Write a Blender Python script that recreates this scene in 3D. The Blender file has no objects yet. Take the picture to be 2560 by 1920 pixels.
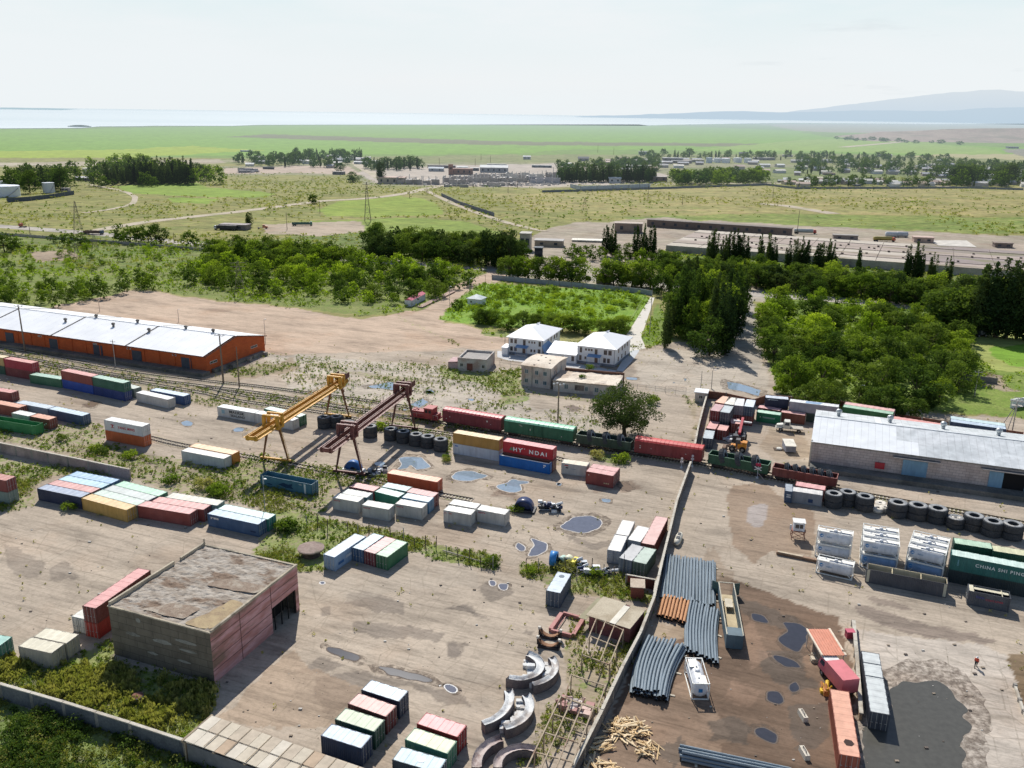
import bpy, bmesh, math, random
import numpy as np
from mathutils import Vector, Matrix, noise as mnoise
random.seed(7); rng=np.random.default_rng(7)
SC=bpy.context.scene
COL=SC.collection
R=math.radians
# ---------------------------------------------------------------- survey: photo pixel (2560x1920) <-> ground metres
F_,P_,H_,R_=2200.0,R(17.061),76.3,0.0140
cR_,sR_=math.cos(R_),math.sin(R_)
FW=np.array([0,math.cos(P_),-math.sin(P_)]); U0=np.array([0,math.sin(P_),math.cos(P_)]); X0=np.array([1.,0,0])
RT=cR_*X0+sR_*U0; UP=-sR_*X0+cR_*U0
def G(px,py,z=0.0):
    d=FW+(px-1280)/F_*RT-(py-960)/F_*UP
    t=(z-H_)/d[2]
    return (float(d[0]*t),float(d[1]*t))
def PJ(x,y,z):
    d=np.array([x,y,z-H_]); q=d@FW
    return (1280+F_*float(d@RT)/q, 960-F_*float(d@UP)/q)
def HG(base,top):
    g=G(*base); lo,hi=0.,80.
    for _ in range(40):
        m=(lo+hi)/2
        if PJ(g[0],g[1],m)[1]>top[1]: lo=m
        else: hi=m
    return lo
SHEET={'a':(0,700,2.765),'b':(0,1300,2.765),'c':(500,900,2.765),'d':(1000,700,2.765),'e':(1760,900,2.765),'f':(1760,1320,2.765),
'g':(1100,1320,2.765),'h':(400,1320,2.765),'i':(0,300,2.765),'j':(800,300,2.765),'k':(1600,200,2.304),'l':(1600,600,2.304),
'm':(900,350,4.424),'n':(1350,350,3.687),'o':(0,350,3.687),'q':(1900,180,3.352),'A':(0,860,4.424),'B':(1120,1060,5.027),
'C':(780,1680,5.267),'D':(60,1140,3.456),'R':(2340,1330,7.214),'S':(1740,960,5.53),'T':(1340,1260,5.53),'V':(2020,1280,5.53),
'W':(820,1150,5.267),'X':(600,930,3.95),'Y':(1240,780,6.144),'Z':(1160,1500,3.95),'K':(2040,1560,4.254),'0':(0,0,2212/2560.)}
def P(s,x,y):
    o=SHEET[s]; return (o[0]+x/o[2],o[1]+y/o[2])
def GP(s,x,y,z=0.0): return G(*P(s,x,y),z)
# ---------------------------------------------------------------- materials
MATS={}
def nn(nt,t,**kw):
    n=nt.nodes.new(t)
    for k,v in kw.items(): setattr(n,k,v)
    return n
def ramp(nt,fac,stops,interp='LINEAR'):
    r=nn(nt,'ShaderNodeValToRGB'); r.color_ramp.interpolation=interp
    e=r.color_ramp.elements
    while len(e)<len(stops): e.new(0.5)
    for i,(p,c) in enumerate(stops):
        e[i].position=p; e[i].color=(c[0],c[1],c[2],1) if isinstance(c,(tuple,list)) else (c,c,c,1)
    nt.links.new(fac,r.inputs[0]); return r.outputs[0]
def noise(nt,vec,scale,detail=4,rough=.55,w=None):
    n=nn(nt,'ShaderNodeTexNoise'); n.inputs['Scale'].default_value=scale; n.inputs['Detail'].default_value=detail; n.inputs['Roughness'].default_value=rough
    if vec is not None: nt.links.new(vec,n.inputs['Vector'])
    return n.outputs['Fac']
def mapping(nt,vec,scale=(1,1,1),rot=(0,0,0),loc=None):
    m=nn(nt,'ShaderNodeMapping'); m.inputs['Scale'].default_value=scale; m.inputs['Rotation'].default_value=rot
    nt.links.new(vec,m.inputs['Vector'])
    if loc is not None: nt.links.new(loc,m.inputs['Location'])
    return m.outputs[0]
def mixc(nt,fac,a,b,mode='MIX'):
    m=nn(nt,'ShaderNodeMix',data_type='RGBA',blend_type=mode); 
    for i,v in ((0,fac),(6,a),(7,b)):
        if isinstance(v,(int,float)): m.inputs[i].default_value=v
        elif isinstance(v,tuple): m.inputs[i].default_value=(v[0],v[1],v[2],1)
        else: nt.links.new(v,m.inputs[i])
    return m.outputs[2]
def math_(nt,op,a,b=None,clamp=False):
    m=nn(nt,'ShaderNodeMath',operation=op,use_clamp=clamp)
    for i,v in ((0,a),(1,b)):
        if v is None: continue
        if isinstance(v,(int,float)): m.inputs[i].default_value=v
        else: nt.links.new(v,m.inputs[i])
    return m.outputs[0]
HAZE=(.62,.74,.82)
def finish(nt,shader,haze=True,K=7500.,start=800.):  # aerial haze painted in: glowing haze colour mixed over the surface by world Y
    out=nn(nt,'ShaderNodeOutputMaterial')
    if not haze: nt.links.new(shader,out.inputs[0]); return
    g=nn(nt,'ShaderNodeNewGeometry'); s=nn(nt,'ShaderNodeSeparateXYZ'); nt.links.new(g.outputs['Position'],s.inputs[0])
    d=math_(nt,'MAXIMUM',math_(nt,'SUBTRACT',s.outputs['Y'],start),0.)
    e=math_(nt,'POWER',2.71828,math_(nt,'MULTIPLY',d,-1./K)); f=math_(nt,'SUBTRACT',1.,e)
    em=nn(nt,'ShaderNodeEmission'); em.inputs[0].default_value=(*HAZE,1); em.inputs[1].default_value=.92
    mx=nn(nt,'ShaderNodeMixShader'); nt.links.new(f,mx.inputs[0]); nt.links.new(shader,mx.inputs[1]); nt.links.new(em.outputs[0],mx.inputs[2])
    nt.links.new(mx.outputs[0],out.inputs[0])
def newmat(name):
    m=bpy.data.materials.new(name); m.use_nodes=True; m.node_tree.nodes.clear(); return m,m.node_tree
def bsdf(nt,col,rough=.8,metal=0.,spec=.3):
    b=nn(nt,'ShaderNodeBsdfPrincipled')
    for k,v in (('Base Color',col),('Roughness',rough),('Metallic',metal),('Specular IOR Level',spec)):
        if isinstance(v,(int,float)): b.inputs[k].default_value=v
        elif isinstance(v,tuple): b.inputs[k].default_value=(v[0],v[1],v[2],1)
        else: nt.links.new(v,b.inputs[k])
    return b
def objvec(nt):
    tc=nn(nt,'ShaderNodeTexCoord'); oi=nn(nt,'ShaderNodeObjectInfo')
    ml=math_(nt,'MULTIPLY',oi.outputs['Random'],97.)
    cb=nn(nt,'ShaderNodeCombineXYZ'); nt.links.new(ml,cb.inputs[0]); nt.links.new(ml,cb.inputs[1])
    return mapping(nt,tc.outputs['Object'],loc=cb.outputs[0])
def paint(c,rough=.6,dirt=.35,rust=.25,metal=0.,streak=True,haze=False,scale=1.):
    key=('p',tuple(round(x,3) for x in c),rough,dirt,rust,metal,streak,haze,scale)
    if key in MATS: return MATS[key]
    m,nt=newmat('paint'); v=objvec(nt)
    n1=noise(nt,mapping(nt,v,(1.6*scale,1.6*scale,.25*scale) if streak else (.9*scale,)*3),1.,5,.65)
    n2=noise(nt,v,.35*scale,4); n3=noise(nt,mapping(nt,v,(2.2*scale,2.2*scale,.7*scale)),1.,6,.7)
    dark=tuple(x*.45+.02 for x in c); lite=tuple(min(1,x*1.15+.03) for x in c)
    col=mixc(nt,ramp(nt,n2,[(.3,0.),(.7,1.)]),tuple(c),lite)
    col=mixc(nt,math_(nt,'MULTIPLY',ramp(nt,n1,[(.42,0.),(.7,1.)]),dirt),col,dark)
    col=mixc(nt,math_(nt,'MULTIPLY',ramp(nt,n3,[(.6,0.),(.72,1.)]),rust),col,(.16,.07,.035))
    b=bsdf(nt,col,rough,metal,.35); finish(nt,b.outputs[0],haze); MATS[key]=m; return m
def plain(c,rough=.8,metal=0.,haze=False,var=.25,scale=.6,spec=.3):
    key=('s',tuple(round(x,3) for x in c),rough,metal,haze,var,scale,spec)
    if key in MATS: return MATS[key]
    m,nt=newmat('surface'); v=objvec(nt)
    n=noise(nt,v,scale,6,.65)
    col=mixc(nt,ramp(nt,n,[(.3,0.),(.7,1.)]),tuple(x*(1-var) for x in c),tuple(min(1,x*(1+var*.6)) for x in c))
    b=bsdf(nt,col,rough,metal,spec); finish(nt,b.outputs[0],haze); MATS[key]=m; return m
def patchy(c1,c2,c3,scale=.3,rough=.9,stretch=(1,1,1),bump=.0,haze=False):
    key=('q',c1,c2,c3,scale,stretch,haze)
    if key in MATS: return MATS[key]
    m,nt=newmat('weathered'); v=mapping(nt,objvec(nt),stretch)
    n1=noise(nt,v,scale,7,.7); n2=noise(nt,v,scale*.37,5,.6)
    col=mixc(nt,ramp(nt,n1,[(.42,0.),(.58,1.)]),c1,c2)
    col=mixc(nt,ramp(nt,n2,[(.52,0.),(.62,1.)]),col,c3)
    n3=noise(nt,v,scale*8,3,.6); col=mixc(nt,.5,col,ramp(nt,n3,[(.3,.55),(.7,1.2)]),'MULTIPLY')
    b=bsdf(nt,col,rough); 
    if bump:
        bp=nn(nt,'ShaderNodeBump'); bp.inputs['Strength'].default_value=bump; bp.inputs['Distance'].default_value=.2
        nt.links.new(n1,bp.inputs['Height']); nt.links.new(bp.outputs[0],b.inputs['Normal'])
    finish(nt,b.outputs[0],haze); MATS[key]=m; return m
def blocks(c1,c2,mortar,bw=1.2,bh=.6,haze=False,dirt=.4,rot=(R(90),0,0)):
    key=('b',c1,c2,bw,bh,haze,rot)
    if key in MATS: return MATS[key]
    m,nt=newmat('blockwork'); tc=nn(nt,'ShaderNodeTexCoord')
    sp=nn(nt,'ShaderNodeSeparateXYZ'); nt.links.new(tc.outputs['Object'],sp.inputs[0])
    cb=nn(nt,'ShaderNodeCombineXYZ'); nt.links.new(math_(nt,'ADD',sp.outputs[0],sp.outputs[1]),cb.inputs[0]); nt.links.new(sp.outputs[2],cb.inputs[1])
    br=nn(nt,'ShaderNodeTexBrick'); nt.links.new(cb.outputs[0],br.inputs['Vector'])
    for k,v in (('Color1',c1),('Color2',c2),('Mortar',mortar)): br.inputs[k].default_value=(*v,1)
    br.inputs['Scale'].default_value=1.; br.inputs['Brick Width'].default_value=bw; br.inputs['Row Height'].default_value=bh; br.inputs['Mortar Size'].default_value=.03
    v=objvec(nt); n=noise(nt,mapping(nt,v,(.5,.5,.25)),1.,6,.7)
    col=mixc(nt,math_(nt,'MULTIPLY',ramp(nt,n,[(.42,0.),(.66,1.)]),dirt),br.outputs[0],tuple(x*.4 for x in c1))
    b=bsdf(nt,col,.9); finish(nt,b.outputs[0],haze); MATS[key]=m; return m
def leafmat(c1,c2,c3,name='foliage',trans=.35,haze=True):
    key=('l',c1,c2,c3,trans)
    if key in MATS: return MATS[key]
    m,nt=newmat(name); oi=nn(nt,'ShaderNodeObjectInfo'); g=nn(nt,'ShaderNodeNewGeometry')
    n=noise(nt,g.outputs['Position'],.45,3); 
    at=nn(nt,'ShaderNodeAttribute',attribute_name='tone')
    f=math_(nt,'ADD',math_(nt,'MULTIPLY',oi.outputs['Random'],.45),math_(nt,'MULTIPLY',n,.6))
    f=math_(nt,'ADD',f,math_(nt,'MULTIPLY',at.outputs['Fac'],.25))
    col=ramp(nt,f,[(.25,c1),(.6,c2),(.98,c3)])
    d=nn(nt,'ShaderNodeBsdfDiffuse'); t=nn(nt,'ShaderNodeBsdfTranslucent'); mx=nn(nt,'ShaderNodeMixShader'); mx.inputs[0].default_value=trans
    nt.links.new(col,d.inputs[0]); tcol=mixc(nt,1.,col,(1.3,1.35,.55),'MULTIPLY'); nt.links.new(tcol,t.inputs[0])
    nt.links.new(d.outputs[0],mx.inputs[1]); nt.links.new(t.outputs[0],mx.inputs[2])
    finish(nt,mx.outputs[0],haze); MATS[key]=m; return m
# ---------------------------------------------------------------- mesh helper
class MB:
    def __init__(s): s.v=[]; s.f=[]; s.m=[]
    def add(s,vs,fs,m=0):
        o=len(s.v); s.v+=[tuple(map(float,v)) for v in vs]; s.f+=[tuple(i+o for i in f) for f in fs]; s.m+=[m]*len(fs); return s
    def box(s,x0,x1,y0,y1,z0,z1,m=0):
        return s.add([(x0,y0,z0),(x1,y0,z0),(x1,y1,z0),(x0,y1,z0),(x0,y0,z1),(x1,y0,z1),(x1,y1,z1),(x0,y1,z1)],
         [(0,3,2,1),(4,5,6,7),(0,1,5,4),(1,2,6,5),(2,3,7,6),(3,0,4,7)],m)
    def prism(s,poly,z0,z1,m=0):
        n=len(poly); vs=[(x,y,z0) for x,y in poly]+[(x,y,z1) for x,y in poly]
        return s.add(vs,[tuple(range(n-1,-1,-1)),tuple(range(n,2*n))]+[(i,(i+1)%n,n+(i+1)%n,n+i) for i in range(n)],m)
    def beam(s,p,q,w,h=None,m=0):
        h=h or w; p=Vector(p); q=Vector(q); d=(q-p).normalized()
        up=Vector((0,0,1)) if abs(d.z)<.95 else Vector((1,0,0))
        a=d.cross(up).normalized()*w/2; b=a.cross(d).normalized()*h/2
        vs=[p-a-b,p+a-b,p+a+b,p-a+b,q-a-b,q+a-b,q+a+b,q-a+b]
        return s.add(vs,[(0,1,2,3),(7,6,5,4),(0,4,5,1),(1,5,6,2),(2,6,7,3),(3,7,4,0)],m)
    def tube(s,p,q,r,n=8,r2=None,m=0,cap=True):
        r2=r if r2 is None else r2; p=Vector(p); q=Vector(q); d=(q-p).normalized()
        up=Vector((0,0,1)) if abs(d.z)<.95 else Vector((1,0,0))
        a=d.cross(up).normalized(); b=d.cross(a)
        vs=[];fs=[]
        for i in range(n):
            t=2*math.pi*i/n; e=a*math.cos(t)+b*math.sin(t); vs+=[p+e*r,q+e*r2]
        for i in range(n): j=(i+1)%n; fs.append((2*i,2*i+1,2*j+1,2*j))
        if cap: fs+= [tuple(2*i for i in range(n)),tuple(2*i+1 for i in reversed(range(n)))]
        return s.add(vs,fs,m)
    def lathe(s,prof,n=20,m=0,c=(0,0,0),axis='z',a0=0.,a1=2*math.pi):
        full=abs(a1-a0-2*math.pi)<1e-6; k=n if full else n+1; vs=[];fs=[]
        for i in range(k):
            t=a0+(a1-a0)*i/n
            for r,z in prof:
                x,y=r*math.cos(t),r*math.sin(t)
                p=(x,y,z) if axis=='z' else ((z,x,y) if axis=='x' else (x,z,y))
                vs.append((p[0]+c[0],p[1]+c[1],p[2]+c[2]))
        L=len(prof)
        for i in range(n):
            j=(i+1)%k
            for q in range(L-1): fs.append((i*L+q,j*L+q,j*L+q+1,i*L+q+1))
        return s.add(vs,fs,m)
    def quad(s,a,b,c,d,m=0): return s.add([a,b,c,d],[(0,1,2,3)],m)
    def mesh(s,name,mats,smooth=False):
        me=bpy.data.meshes.new(name); me.from_pydata(s.v,[],s.f)
        for m in (mats if isinstance(mats,(list,tuple)) else [mats]): me.materials.append(m)
        me.polygons.foreach_set('material_index',s.m)
        if smooth: me.polygons.foreach_set('use_smooth',[True]*len(s.f))
        me.update(); return me
    def build(s,name,mats,parent=None,smooth=False,loc=None,rz=None):
        return link(name,s.mesh(name,mats,smooth),parent,loc,rz)
def link(name,me,parent=None,loc=None,rz=None):
    o=bpy.data.objects.new(name,me); COL.objects.link(o)
    if parent is not None: o.parent=parent
    if loc is not None: o.location=loc
    if rz is not None: o.rotation_euler=(0,0,rz)
    return o
def tag(o,label=None,cat=None,group=None,kind=None):
    if label: o['label']=label
    if cat: o['category']=cat
    if group: o['group']=group
    if kind: o['kind']=kind
    return o
def thing(name,label,cat,loc=(0,0,0),rz=0.,group=None):
    o=bpy.data.objects.new(name,None); COL.objects.link(o); o.location=loc if len(loc)==3 else (loc[0],loc[1],0); o.rotation_euler=(0,0,rz)
    o.empty_display_size=.5
    return tag(o,label,cat,group)
def kids(o): return list(o.children)
def dup(root,loc,rz,label=None,group=None,scale=None):
    r=root.copy(); COL.objects.link(r); r.location=loc; r.rotation_euler=(0,0,rz)
    if scale is not None: r.scale=scale
    if label: r['label']=label
    if group: r['group']=group
    for ch in kids(root):
        c=ch.copy(); COL.objects.link(c); c.parent=r
        for g in kids(ch):
            d=g.copy(); COL.objects.link(d); d.parent=c
    return r
FONTCACHE={}
def lettering(txt,size,mat,parent,loc,rot,name='lettering',sx=1.,spacing=1.,bold=.012):
    k=(txt,size,id(mat),spacing,bold)
    if k not in FONTCACHE:
        cu=bpy.data.curves.new('lettering','FONT'); cu.body=txt; cu.size=size; cu.align_x='CENTER'; cu.align_y='CENTER'; cu.space_character=spacing; cu.offset=bold*size
        t=bpy.data.objects.new('tmp',cu); COL.objects.link(t); bpy.context.view_layer.update()
        me=bpy.data.meshes.new_from_object(t.evaluated_get(bpy.context.evaluated_depsgraph_get()))
        bpy.data.objects.remove(t); me.name='lettering'; me.materials.clear(); me.materials.append(mat); FONTCACHE[k]=me
    o=link(name,FONTCACHE[k],parent,loc); o.rotation_euler=rot; o.scale=(sx,1,1); return o
def frame2(A,B):
    u=(Vector((B[0],B[1]))-Vector((A[0],A[1]))); L=u.length; u/=L; return u,Vector((-u.y,u.x)),L,math.atan2(u.y,u.x)
# ---------------------------------------------------------------- camera, light, sky
cam=bpy.data.cameras.new('camera'); co=bpy.data.objects.new('camera',cam); COL.objects.link(co)
M=Matrix.Identity(4)
for i in range(3): M[i][0]=RT[i]; M[i][1]=UP[i]; M[i][2]=-FW[i]
M[2][3]=H_; co.matrix_world=M
cam.sensor_width=36; cam.lens=36*F_/2560; cam.clip_start=1; cam.clip_end=400000
SC.camera=co
SUN_EL,SUN_AZ=R(43),R(9)    # the sun stands ahead of the camera, 9 degrees to the left
sd=Vector((-math.sin(SUN_AZ)*math.cos(SUN_EL),math.cos(SUN_AZ)*math.cos(SUN_EL),math.sin(SUN_EL)))
sl=bpy.data.lights.new('sun','SUN'); sl.energy=5.0; sl.angle=R(.5); sl.color=(1.,.955,.88)
so=bpy.data.objects.new('sun',sl); COL.objects.link(so); so.rotation_euler=sd.to_track_quat('Z','Y').to_euler(); so.location=(0,0,200)
w=bpy.data.worlds.new('World'); SC.world=w; w.use_nodes=True; nt=w.node_tree; nt.nodes.clear()
sky=nn(nt,'ShaderNodeTexSky',sky_type='NISHITA'); sky.sun_disc=False; sky.sun_elevation=SUN_EL; sky.sun_rotation=R(360)-SUN_AZ; sky.air_density=1.2; sky.dust_density=2.; sky.altitude=1600
bg1=nn(nt,'ShaderNodeBackground'); nt.links.new(sky.outputs[0],bg1.inputs[0]); bg1.inputs[1].default_value=.10
tc=nn(nt,'ShaderNodeTexCoord'); sp=nn(nt,'ShaderNodeSeparateXYZ'); nt.links.new(tc.outputs['Generated'],sp.inputs[0])
zz=sp.outputs['Z']
v=mapping(nt,tc.outputs['Generated'],(1.,1.,4.5))
n1=noise(nt,v,3.,7,.6); n2=noise(nt,mapping(nt,tc.outputs['Generated'],(1.,1.,9.)),6.,6,.6)
base=ramp(nt,math_(nt,'MULTIPLY',zz,5.),[(0.,(.84,.885,.91)),(.16,(.87,.90,.915)),(.4,(.82,.89,.91)),(.7,(.74,.87,.90)),(1.,(.68,.84,.88))])
cl=mixc(nt,ramp(nt,n1,[(.40,0.),(.62,1.)]),base,(.86,.905,.925))
shade=math_(nt,'MULTIPLY',ramp(nt,n2,[(.58,0.),(.68,1.)]),math_(nt,'MULTIPLY',ramp(nt,math_(nt,'MULTIPLY',zz,10.),[(.15,0.),(.35,1.),(.75,1.),(1.,.2)]),ramp(nt,sp.outputs['X'],[(.12,0.),(.35,1.)])))
cl=mixc(nt,math_(nt,'MULTIPLY',shade,.35),cl,(.60,.66,.70))
bg2=nn(nt,'ShaderNodeBackground'); nt.links.new(cl,bg2.inputs[0]); bg2.inputs[1].default_value=1.
mx=nn(nt,'ShaderNodeMixShader')
belt=ramp(nt,zz,[(.10,1.),(.30,0.)]); nt.links.new(belt,mx.inputs[0]); nt.links.new(bg1.outputs[0],mx.inputs[1]); nt.links.new(bg2.outputs[0],mx.inputs[2])
wo=nn(nt,'ShaderNodeOutputWorld'); nt.links.new(mx.outputs[0],wo.inputs[0])
SC.view_settings.view_transform='Standard'; SC.view_settings.look='None'; SC.view_settings.exposure=0; SC.view_settings.gamma=1
SC.cycles.max_bounces=6; SC.cycles.diffuse_bounces=2; SC.cycles.glossy_bounces=3; SC.cycles.transmission_bounces=3; SC.cycles.transparent_max_bounces=6
SC.cycles.use_denoising=True
# ---------------------------------------------------------------- 2-D value noise (vectorised)
_T=rng.random((256,256))
def vnoise(x,y):
    xi=np.floor(x).astype(int); yi=np.floor(y).astype(int); fx=x-xi; fy=y-yi; fx=fx*fx*(3-2*fx); fy=fy*fy*(3-2*fy)
    a=_T[xi%256,yi%256]; b=_T[(xi+1)%256,yi%256]; c=_T[xi%256,(yi+1)%256]; d=_T[(xi+1)%256,(yi+1)%256]
    return (a*(1-fx)+b*fx)*(1-fy)+(c*(1-fx)+d*fx)*fy
def fbm(x,y,o=4):
    s=0;a=.5;t=0
    for i in range(o): s=s+a*vnoise(x+17*i,y+31*i); t+=a; a*=.55; x=x*2.03; y=y*2.03
    return s/t
def inpoly(x,y,poly):
    r=np.zeros(x.shape,bool); n=len(poly); j=n-1
    for i in range(n):
        xi,yi=poly[i]; xj,yj=poly[j]
        if yi!=yj:
            c=((yi>y)!=(yj>y))&(x<(xj-xi)*(y-yi)/(yj-yi)+xi); r^=c
        j=i
    return r
def pip(x,y,poly):
    r=False; j=len(poly)-1
    for i in range(len(poly)):
        xi,yi=poly[i]; xj,yj=poly[j]
        if (yi>y)!=(yj>y) and x<(xj-xi)*(y-yi)/(yj-yi)+xi: r=not r
        j=i
    return r
def WP(s,pts): return [GP(s,x,y) for x,y in pts]
# ================================================================ THE SETTING: ground
YA=R(-20.7)                       # main direction of the yard
rows=[62.]
while rows[-1]<430: rows.append(rows[-1]*1.0034)
while rows[-1]<1700: rows.append(rows[-1]*1.0062)
while rows[-1]<9000: rows.append(rows[-1]*1.02)
while rows[-1]<90000: rows.append(rows[-1]*1.12)
rows=np.array(rows)
ts=np.concatenate([np.linspace(-1.6,-.72,16)[:-1],np.linspace(-.72,.72,470),np.linspace(.72,1.6,16)[1:]])
GX=(rows[:,None]*ts[None,:]); GY=np.repeat(rows[:,None],len(ts),1)
GY0=GY-ts[None,:]*0
nr,nc=GX.shape
gx,gy=GX.ravel(),GY0.ravel()
dist=np.clip(gy/120.,.8,40)
wx=gx+(fbm(gx/(4*dist)+3,gy/(4*dist)+9,4)-.5)*5.*dist; wy=gy+(fbm(gx/(4*dist)+50,gy/(4*dist)+70,4)-.5)*5.*dist
sx_=gx+(fbm(gx/1.5+3,gy/1.5+9,3)-.5)*1.6; sy_=gy+(fbm(gx/1.5+50,gy/1.5+70,3)-.5)*1.6
colr=np.zeros((len(gx),3)); veg=np.zeros(len(gx)); slab=np.zeros(len(gx))
def zone(s,pts,c=None,vg=None,sl=None,soft=True,amt=1.):
    p=WP(s,pts); X,Y=(wx,wy) if soft else (sx_,sy_)
    m=inpoly(X,Y,p)
    if c is not None: colr[m]=colr[m]*(1-amt)+np.array(c)*amt
    if vg is not None: veg[m]=vg
    if sl is not None: slab[m]=sl
# default: dry steppe
colr[:]=(.31,.29,.105); veg[:]=.42
m=gy>1500; colr[m]=(.20,.30,.07); veg[m]=.18
DRY=(.34,.29,.16)
zone('0',[(-900,405),(480,360),(480,420),(2212,398),(3200,398),(3200,540),(-900,540)],(.31,.29,.10),.46)
zone('0',[(1050,420),(1500,404),(3200,402),(3200,470),(1500,462),(1150,455)],(.39,.335,.14),.46)
zone('0',[(-1500,346),(480,336),(1100,332),(1250,322),(1800,330),(2140,338),(3500,345),(3500,318),(2150,318),(1790,296),(1720,282),(1380,268.5),(560,271),(210,278),(-1500,280)],(.21,.36,.055),.08)
zone('0',[(-200,330),(300,322),(420,314),(560,325),(300,340),(-200,342)],(.33,.42,.05),.1)
zone('0',[(500,296),(560,290),(1100,305),(1800,312),(1800,318),(1000,312),(600,300)],(.20,.20,.10),.2)
zone('0',[(1640,268),(2212,268),(2600,276),(3200,290),(3200,310),(2212,296),(2140,293),(2000,289),(1850,287),(1760,285),(1720,281)],(.33,.31,.22),.1)
zone('0',[(1830,284),(2212,278),(3000,292),(3000,304),(2212,293),(2000,288)],(.36,.28,.23),.1)
zone('0',[(1700,303),(1850,300),(2000,304),(2150,326),(2150,336),(1800,328),(1500,322)],(.27,.38,.09),.1)
zone('0',[(1900,338),(2130,332),(2600,340),(2600,350),(1900,348)],(.42,.38,.20),.1)
zone('0',[(2160,322),(2400,318),(3000,330),(3000,345),(2200,340)],(.27,.25,.2),.2)
zone('0',[(430,345),(1100,334),(1800,333),(2212,345),(3500,350),(3500,372),(1700,362),(900,362),(480,352),(430,352)],(.27,.28,.12),.4)
zone('0',[(-900,350),(0,352),(480,343),(500,352),(60,360),(-900,362)],(.42,.36,.26),.1)
zone('0',[(480,360),(760,352),(900,352),(1250,350),(1500,352),(1800,358),(2212,360),(3300,362),(3300,400),(2212,395),(1450,398),(1180,405),(900,403),(800,400),(770,378),(700,380),(620,378),(480,380)],(.33,.31,.19),.45)
zone('0',[(1480,362),(1800,362),(2212,366),(3000,372),(3000,398),(2212,393),(1480,392)],(.24,.27,.11),.45)
zone('0',[(490,364),(650,358),(760,360),(790,378),(640,374),(500,376)],(.50,.40,.32),.0)
zone('0',[(780,372),(880,360),(1210,352),(1330,362),(1440,380),(1350,394),(1180,404),(940,402),(820,396)],(.47,.41,.35),.0)
zone('0',[(240,402),(430,393),(470,404),(580,418),(560,428),(300,418)],(.25,.35,.055),.2)
zone('0',[(380,425),(480,428),(470,440),(390,436)],(.25,.35,.055),.2)
zone('0',[(690,455),(750,435),(870,424),(925,436),(965,462),(820,470),(720,468)],(.27,.345,.06),.25)
zone('0',[(640,480),(900,470),(1010,480),(1090,500),(1060,520),(820,500),(640,500)],(.26,.33,.065),.3)
zone('0',[(1330,470),(1600,462),(2212,470),(3000,475),(3000,530),(2212,505),(1700,492),(1400,490)],(.28,.31,.09),.6)
# woods floor and scrub on the left
zone('0',[(-900,505),(60,505),(500,520),(850,500),(1150,520),(1120,575),(1060,590),(1060,640),(870,678),(780,682),(600,662),(335,625),(270,623),(200,652),(120,668),(-900,640)],(.225,.235,.085),.74)
zone('0',[(60,545),(140,540),(170,560),(90,565)],(.36,.28,.2),.3)
# band beyond the road: yards with sheds
zone('0',[(560,485),(790,478),(800,500),(700,512),(560,505)],(.47,.38,.29),.1)
zone('0',[(1120,515),(1240,480),(1420,470),(1720,488),(2212,510),(3200,560),(3200,640),(2212,590),(1900,570),(1550,545),(1250,580),(1130,560)],(.42,.35,.28),.2)
zone('0',[(1060,560),(1250,570),(1500,610),(2212,680),(3200,780),(3200,830),(2212,716),(1500,640),(1180,600),(1050,600)],(.44,.39,.31),.1)
zone('0',[(1400,540),(2212,600),(3200,690),(3200,720),(2212,650),(1500,600)],(.16,.18,.07),.8)
# the sandy yard behind the warehouse
SAND=(.52,.395,.295)
zone('0',[(60,690),(150,655),(270,627),(335,628),(600,664),(780,690),(875,678),(960,640),(1020,603),(1075,580),(1100,590),(1050,640),(970,670),(955,695),(1050,712),(1110,720),(1105,800),(950,800),(560,800),(300,790)],SAND,.04)
zone('0',[(860,676),(870,684),(1000,745),(990,748),(860,690)],SAND,.55,soft=False)
# garden
zone('0',[(950,690),(985,650),(1040,612),(1392,632),(1404,650),(1352,722),(1200,706),(1100,708),(1000,698)],(.22,.36,.04),.75,soft=False)
zone('0',[(1418,655),(1452,700),(1450,752),(1392,745),(1385,735)],(.19,.25,.06),.8,soft=False)
# industrial yard
CON=(.455,.38,.30)
zone('0',[(-900,700),(-200,640),(560,770),(1100,752),(1340,762),(1450,740),(1600,700),(1650,790),(1680,850),(1800,870),(3400,1010),(3400,4000),(-2200,4000),(-1400,900)],CON,.10,.5)
zone('0',[(560,765),(960,790),(1140,800),(1150,870),(1280,900),(1280,960),(1000,920),(620,850),(600,820)],(.52,.455,.375),.28,1.)
zone('0',[(1350,762),(1480,752),(1560,780),(1640,790),(1650,850),(1530,845),(1400,850),(1370,830)],(.50,.435,.355),.05,.8)
zone('0',[(1595,640),(1625,640),(1650,760),(1640,800),(1520,790),(1560,750)],(.42,.38,.32),.0,.3,False)
# right wood floor
zone('0',[(1630,600),(2212,690),(3200,800),(3200,1010),(2212,905),(1980,880),(1900,890),(1780,862),(1690,855),(1650,800),(1640,760)],(.20,.26,.06),.82)
zone('0',[(2080,730),(2160,712),(2800,770),(3000,860),(2260,815),(2120,795)],(.36,.40,.12),.12)
zone('0',[(2130,752),(2212,746),(3000,820),(2260,812),(2160,780)],(.20,.36,.04),.2)
zone('0',[(2110,800),(2160,812),(2200,850),(2120,835)],(.38,.31,.22),.3)
# railway band
zone('0',[(-900,690),(-200,700),(0,758),(480,840),(900,890),(1060,925),(1060,950),(880,915),(620,885),(300,822),(0,775),(-900,760)],(.36,.28,.185),.30,0)
zone('0',[(-900,640),(0,705),(560,800),(620,770),(640,800),(480,830),(0,752),(-900,700)],(.36,.29,.21),.22,0)
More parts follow.
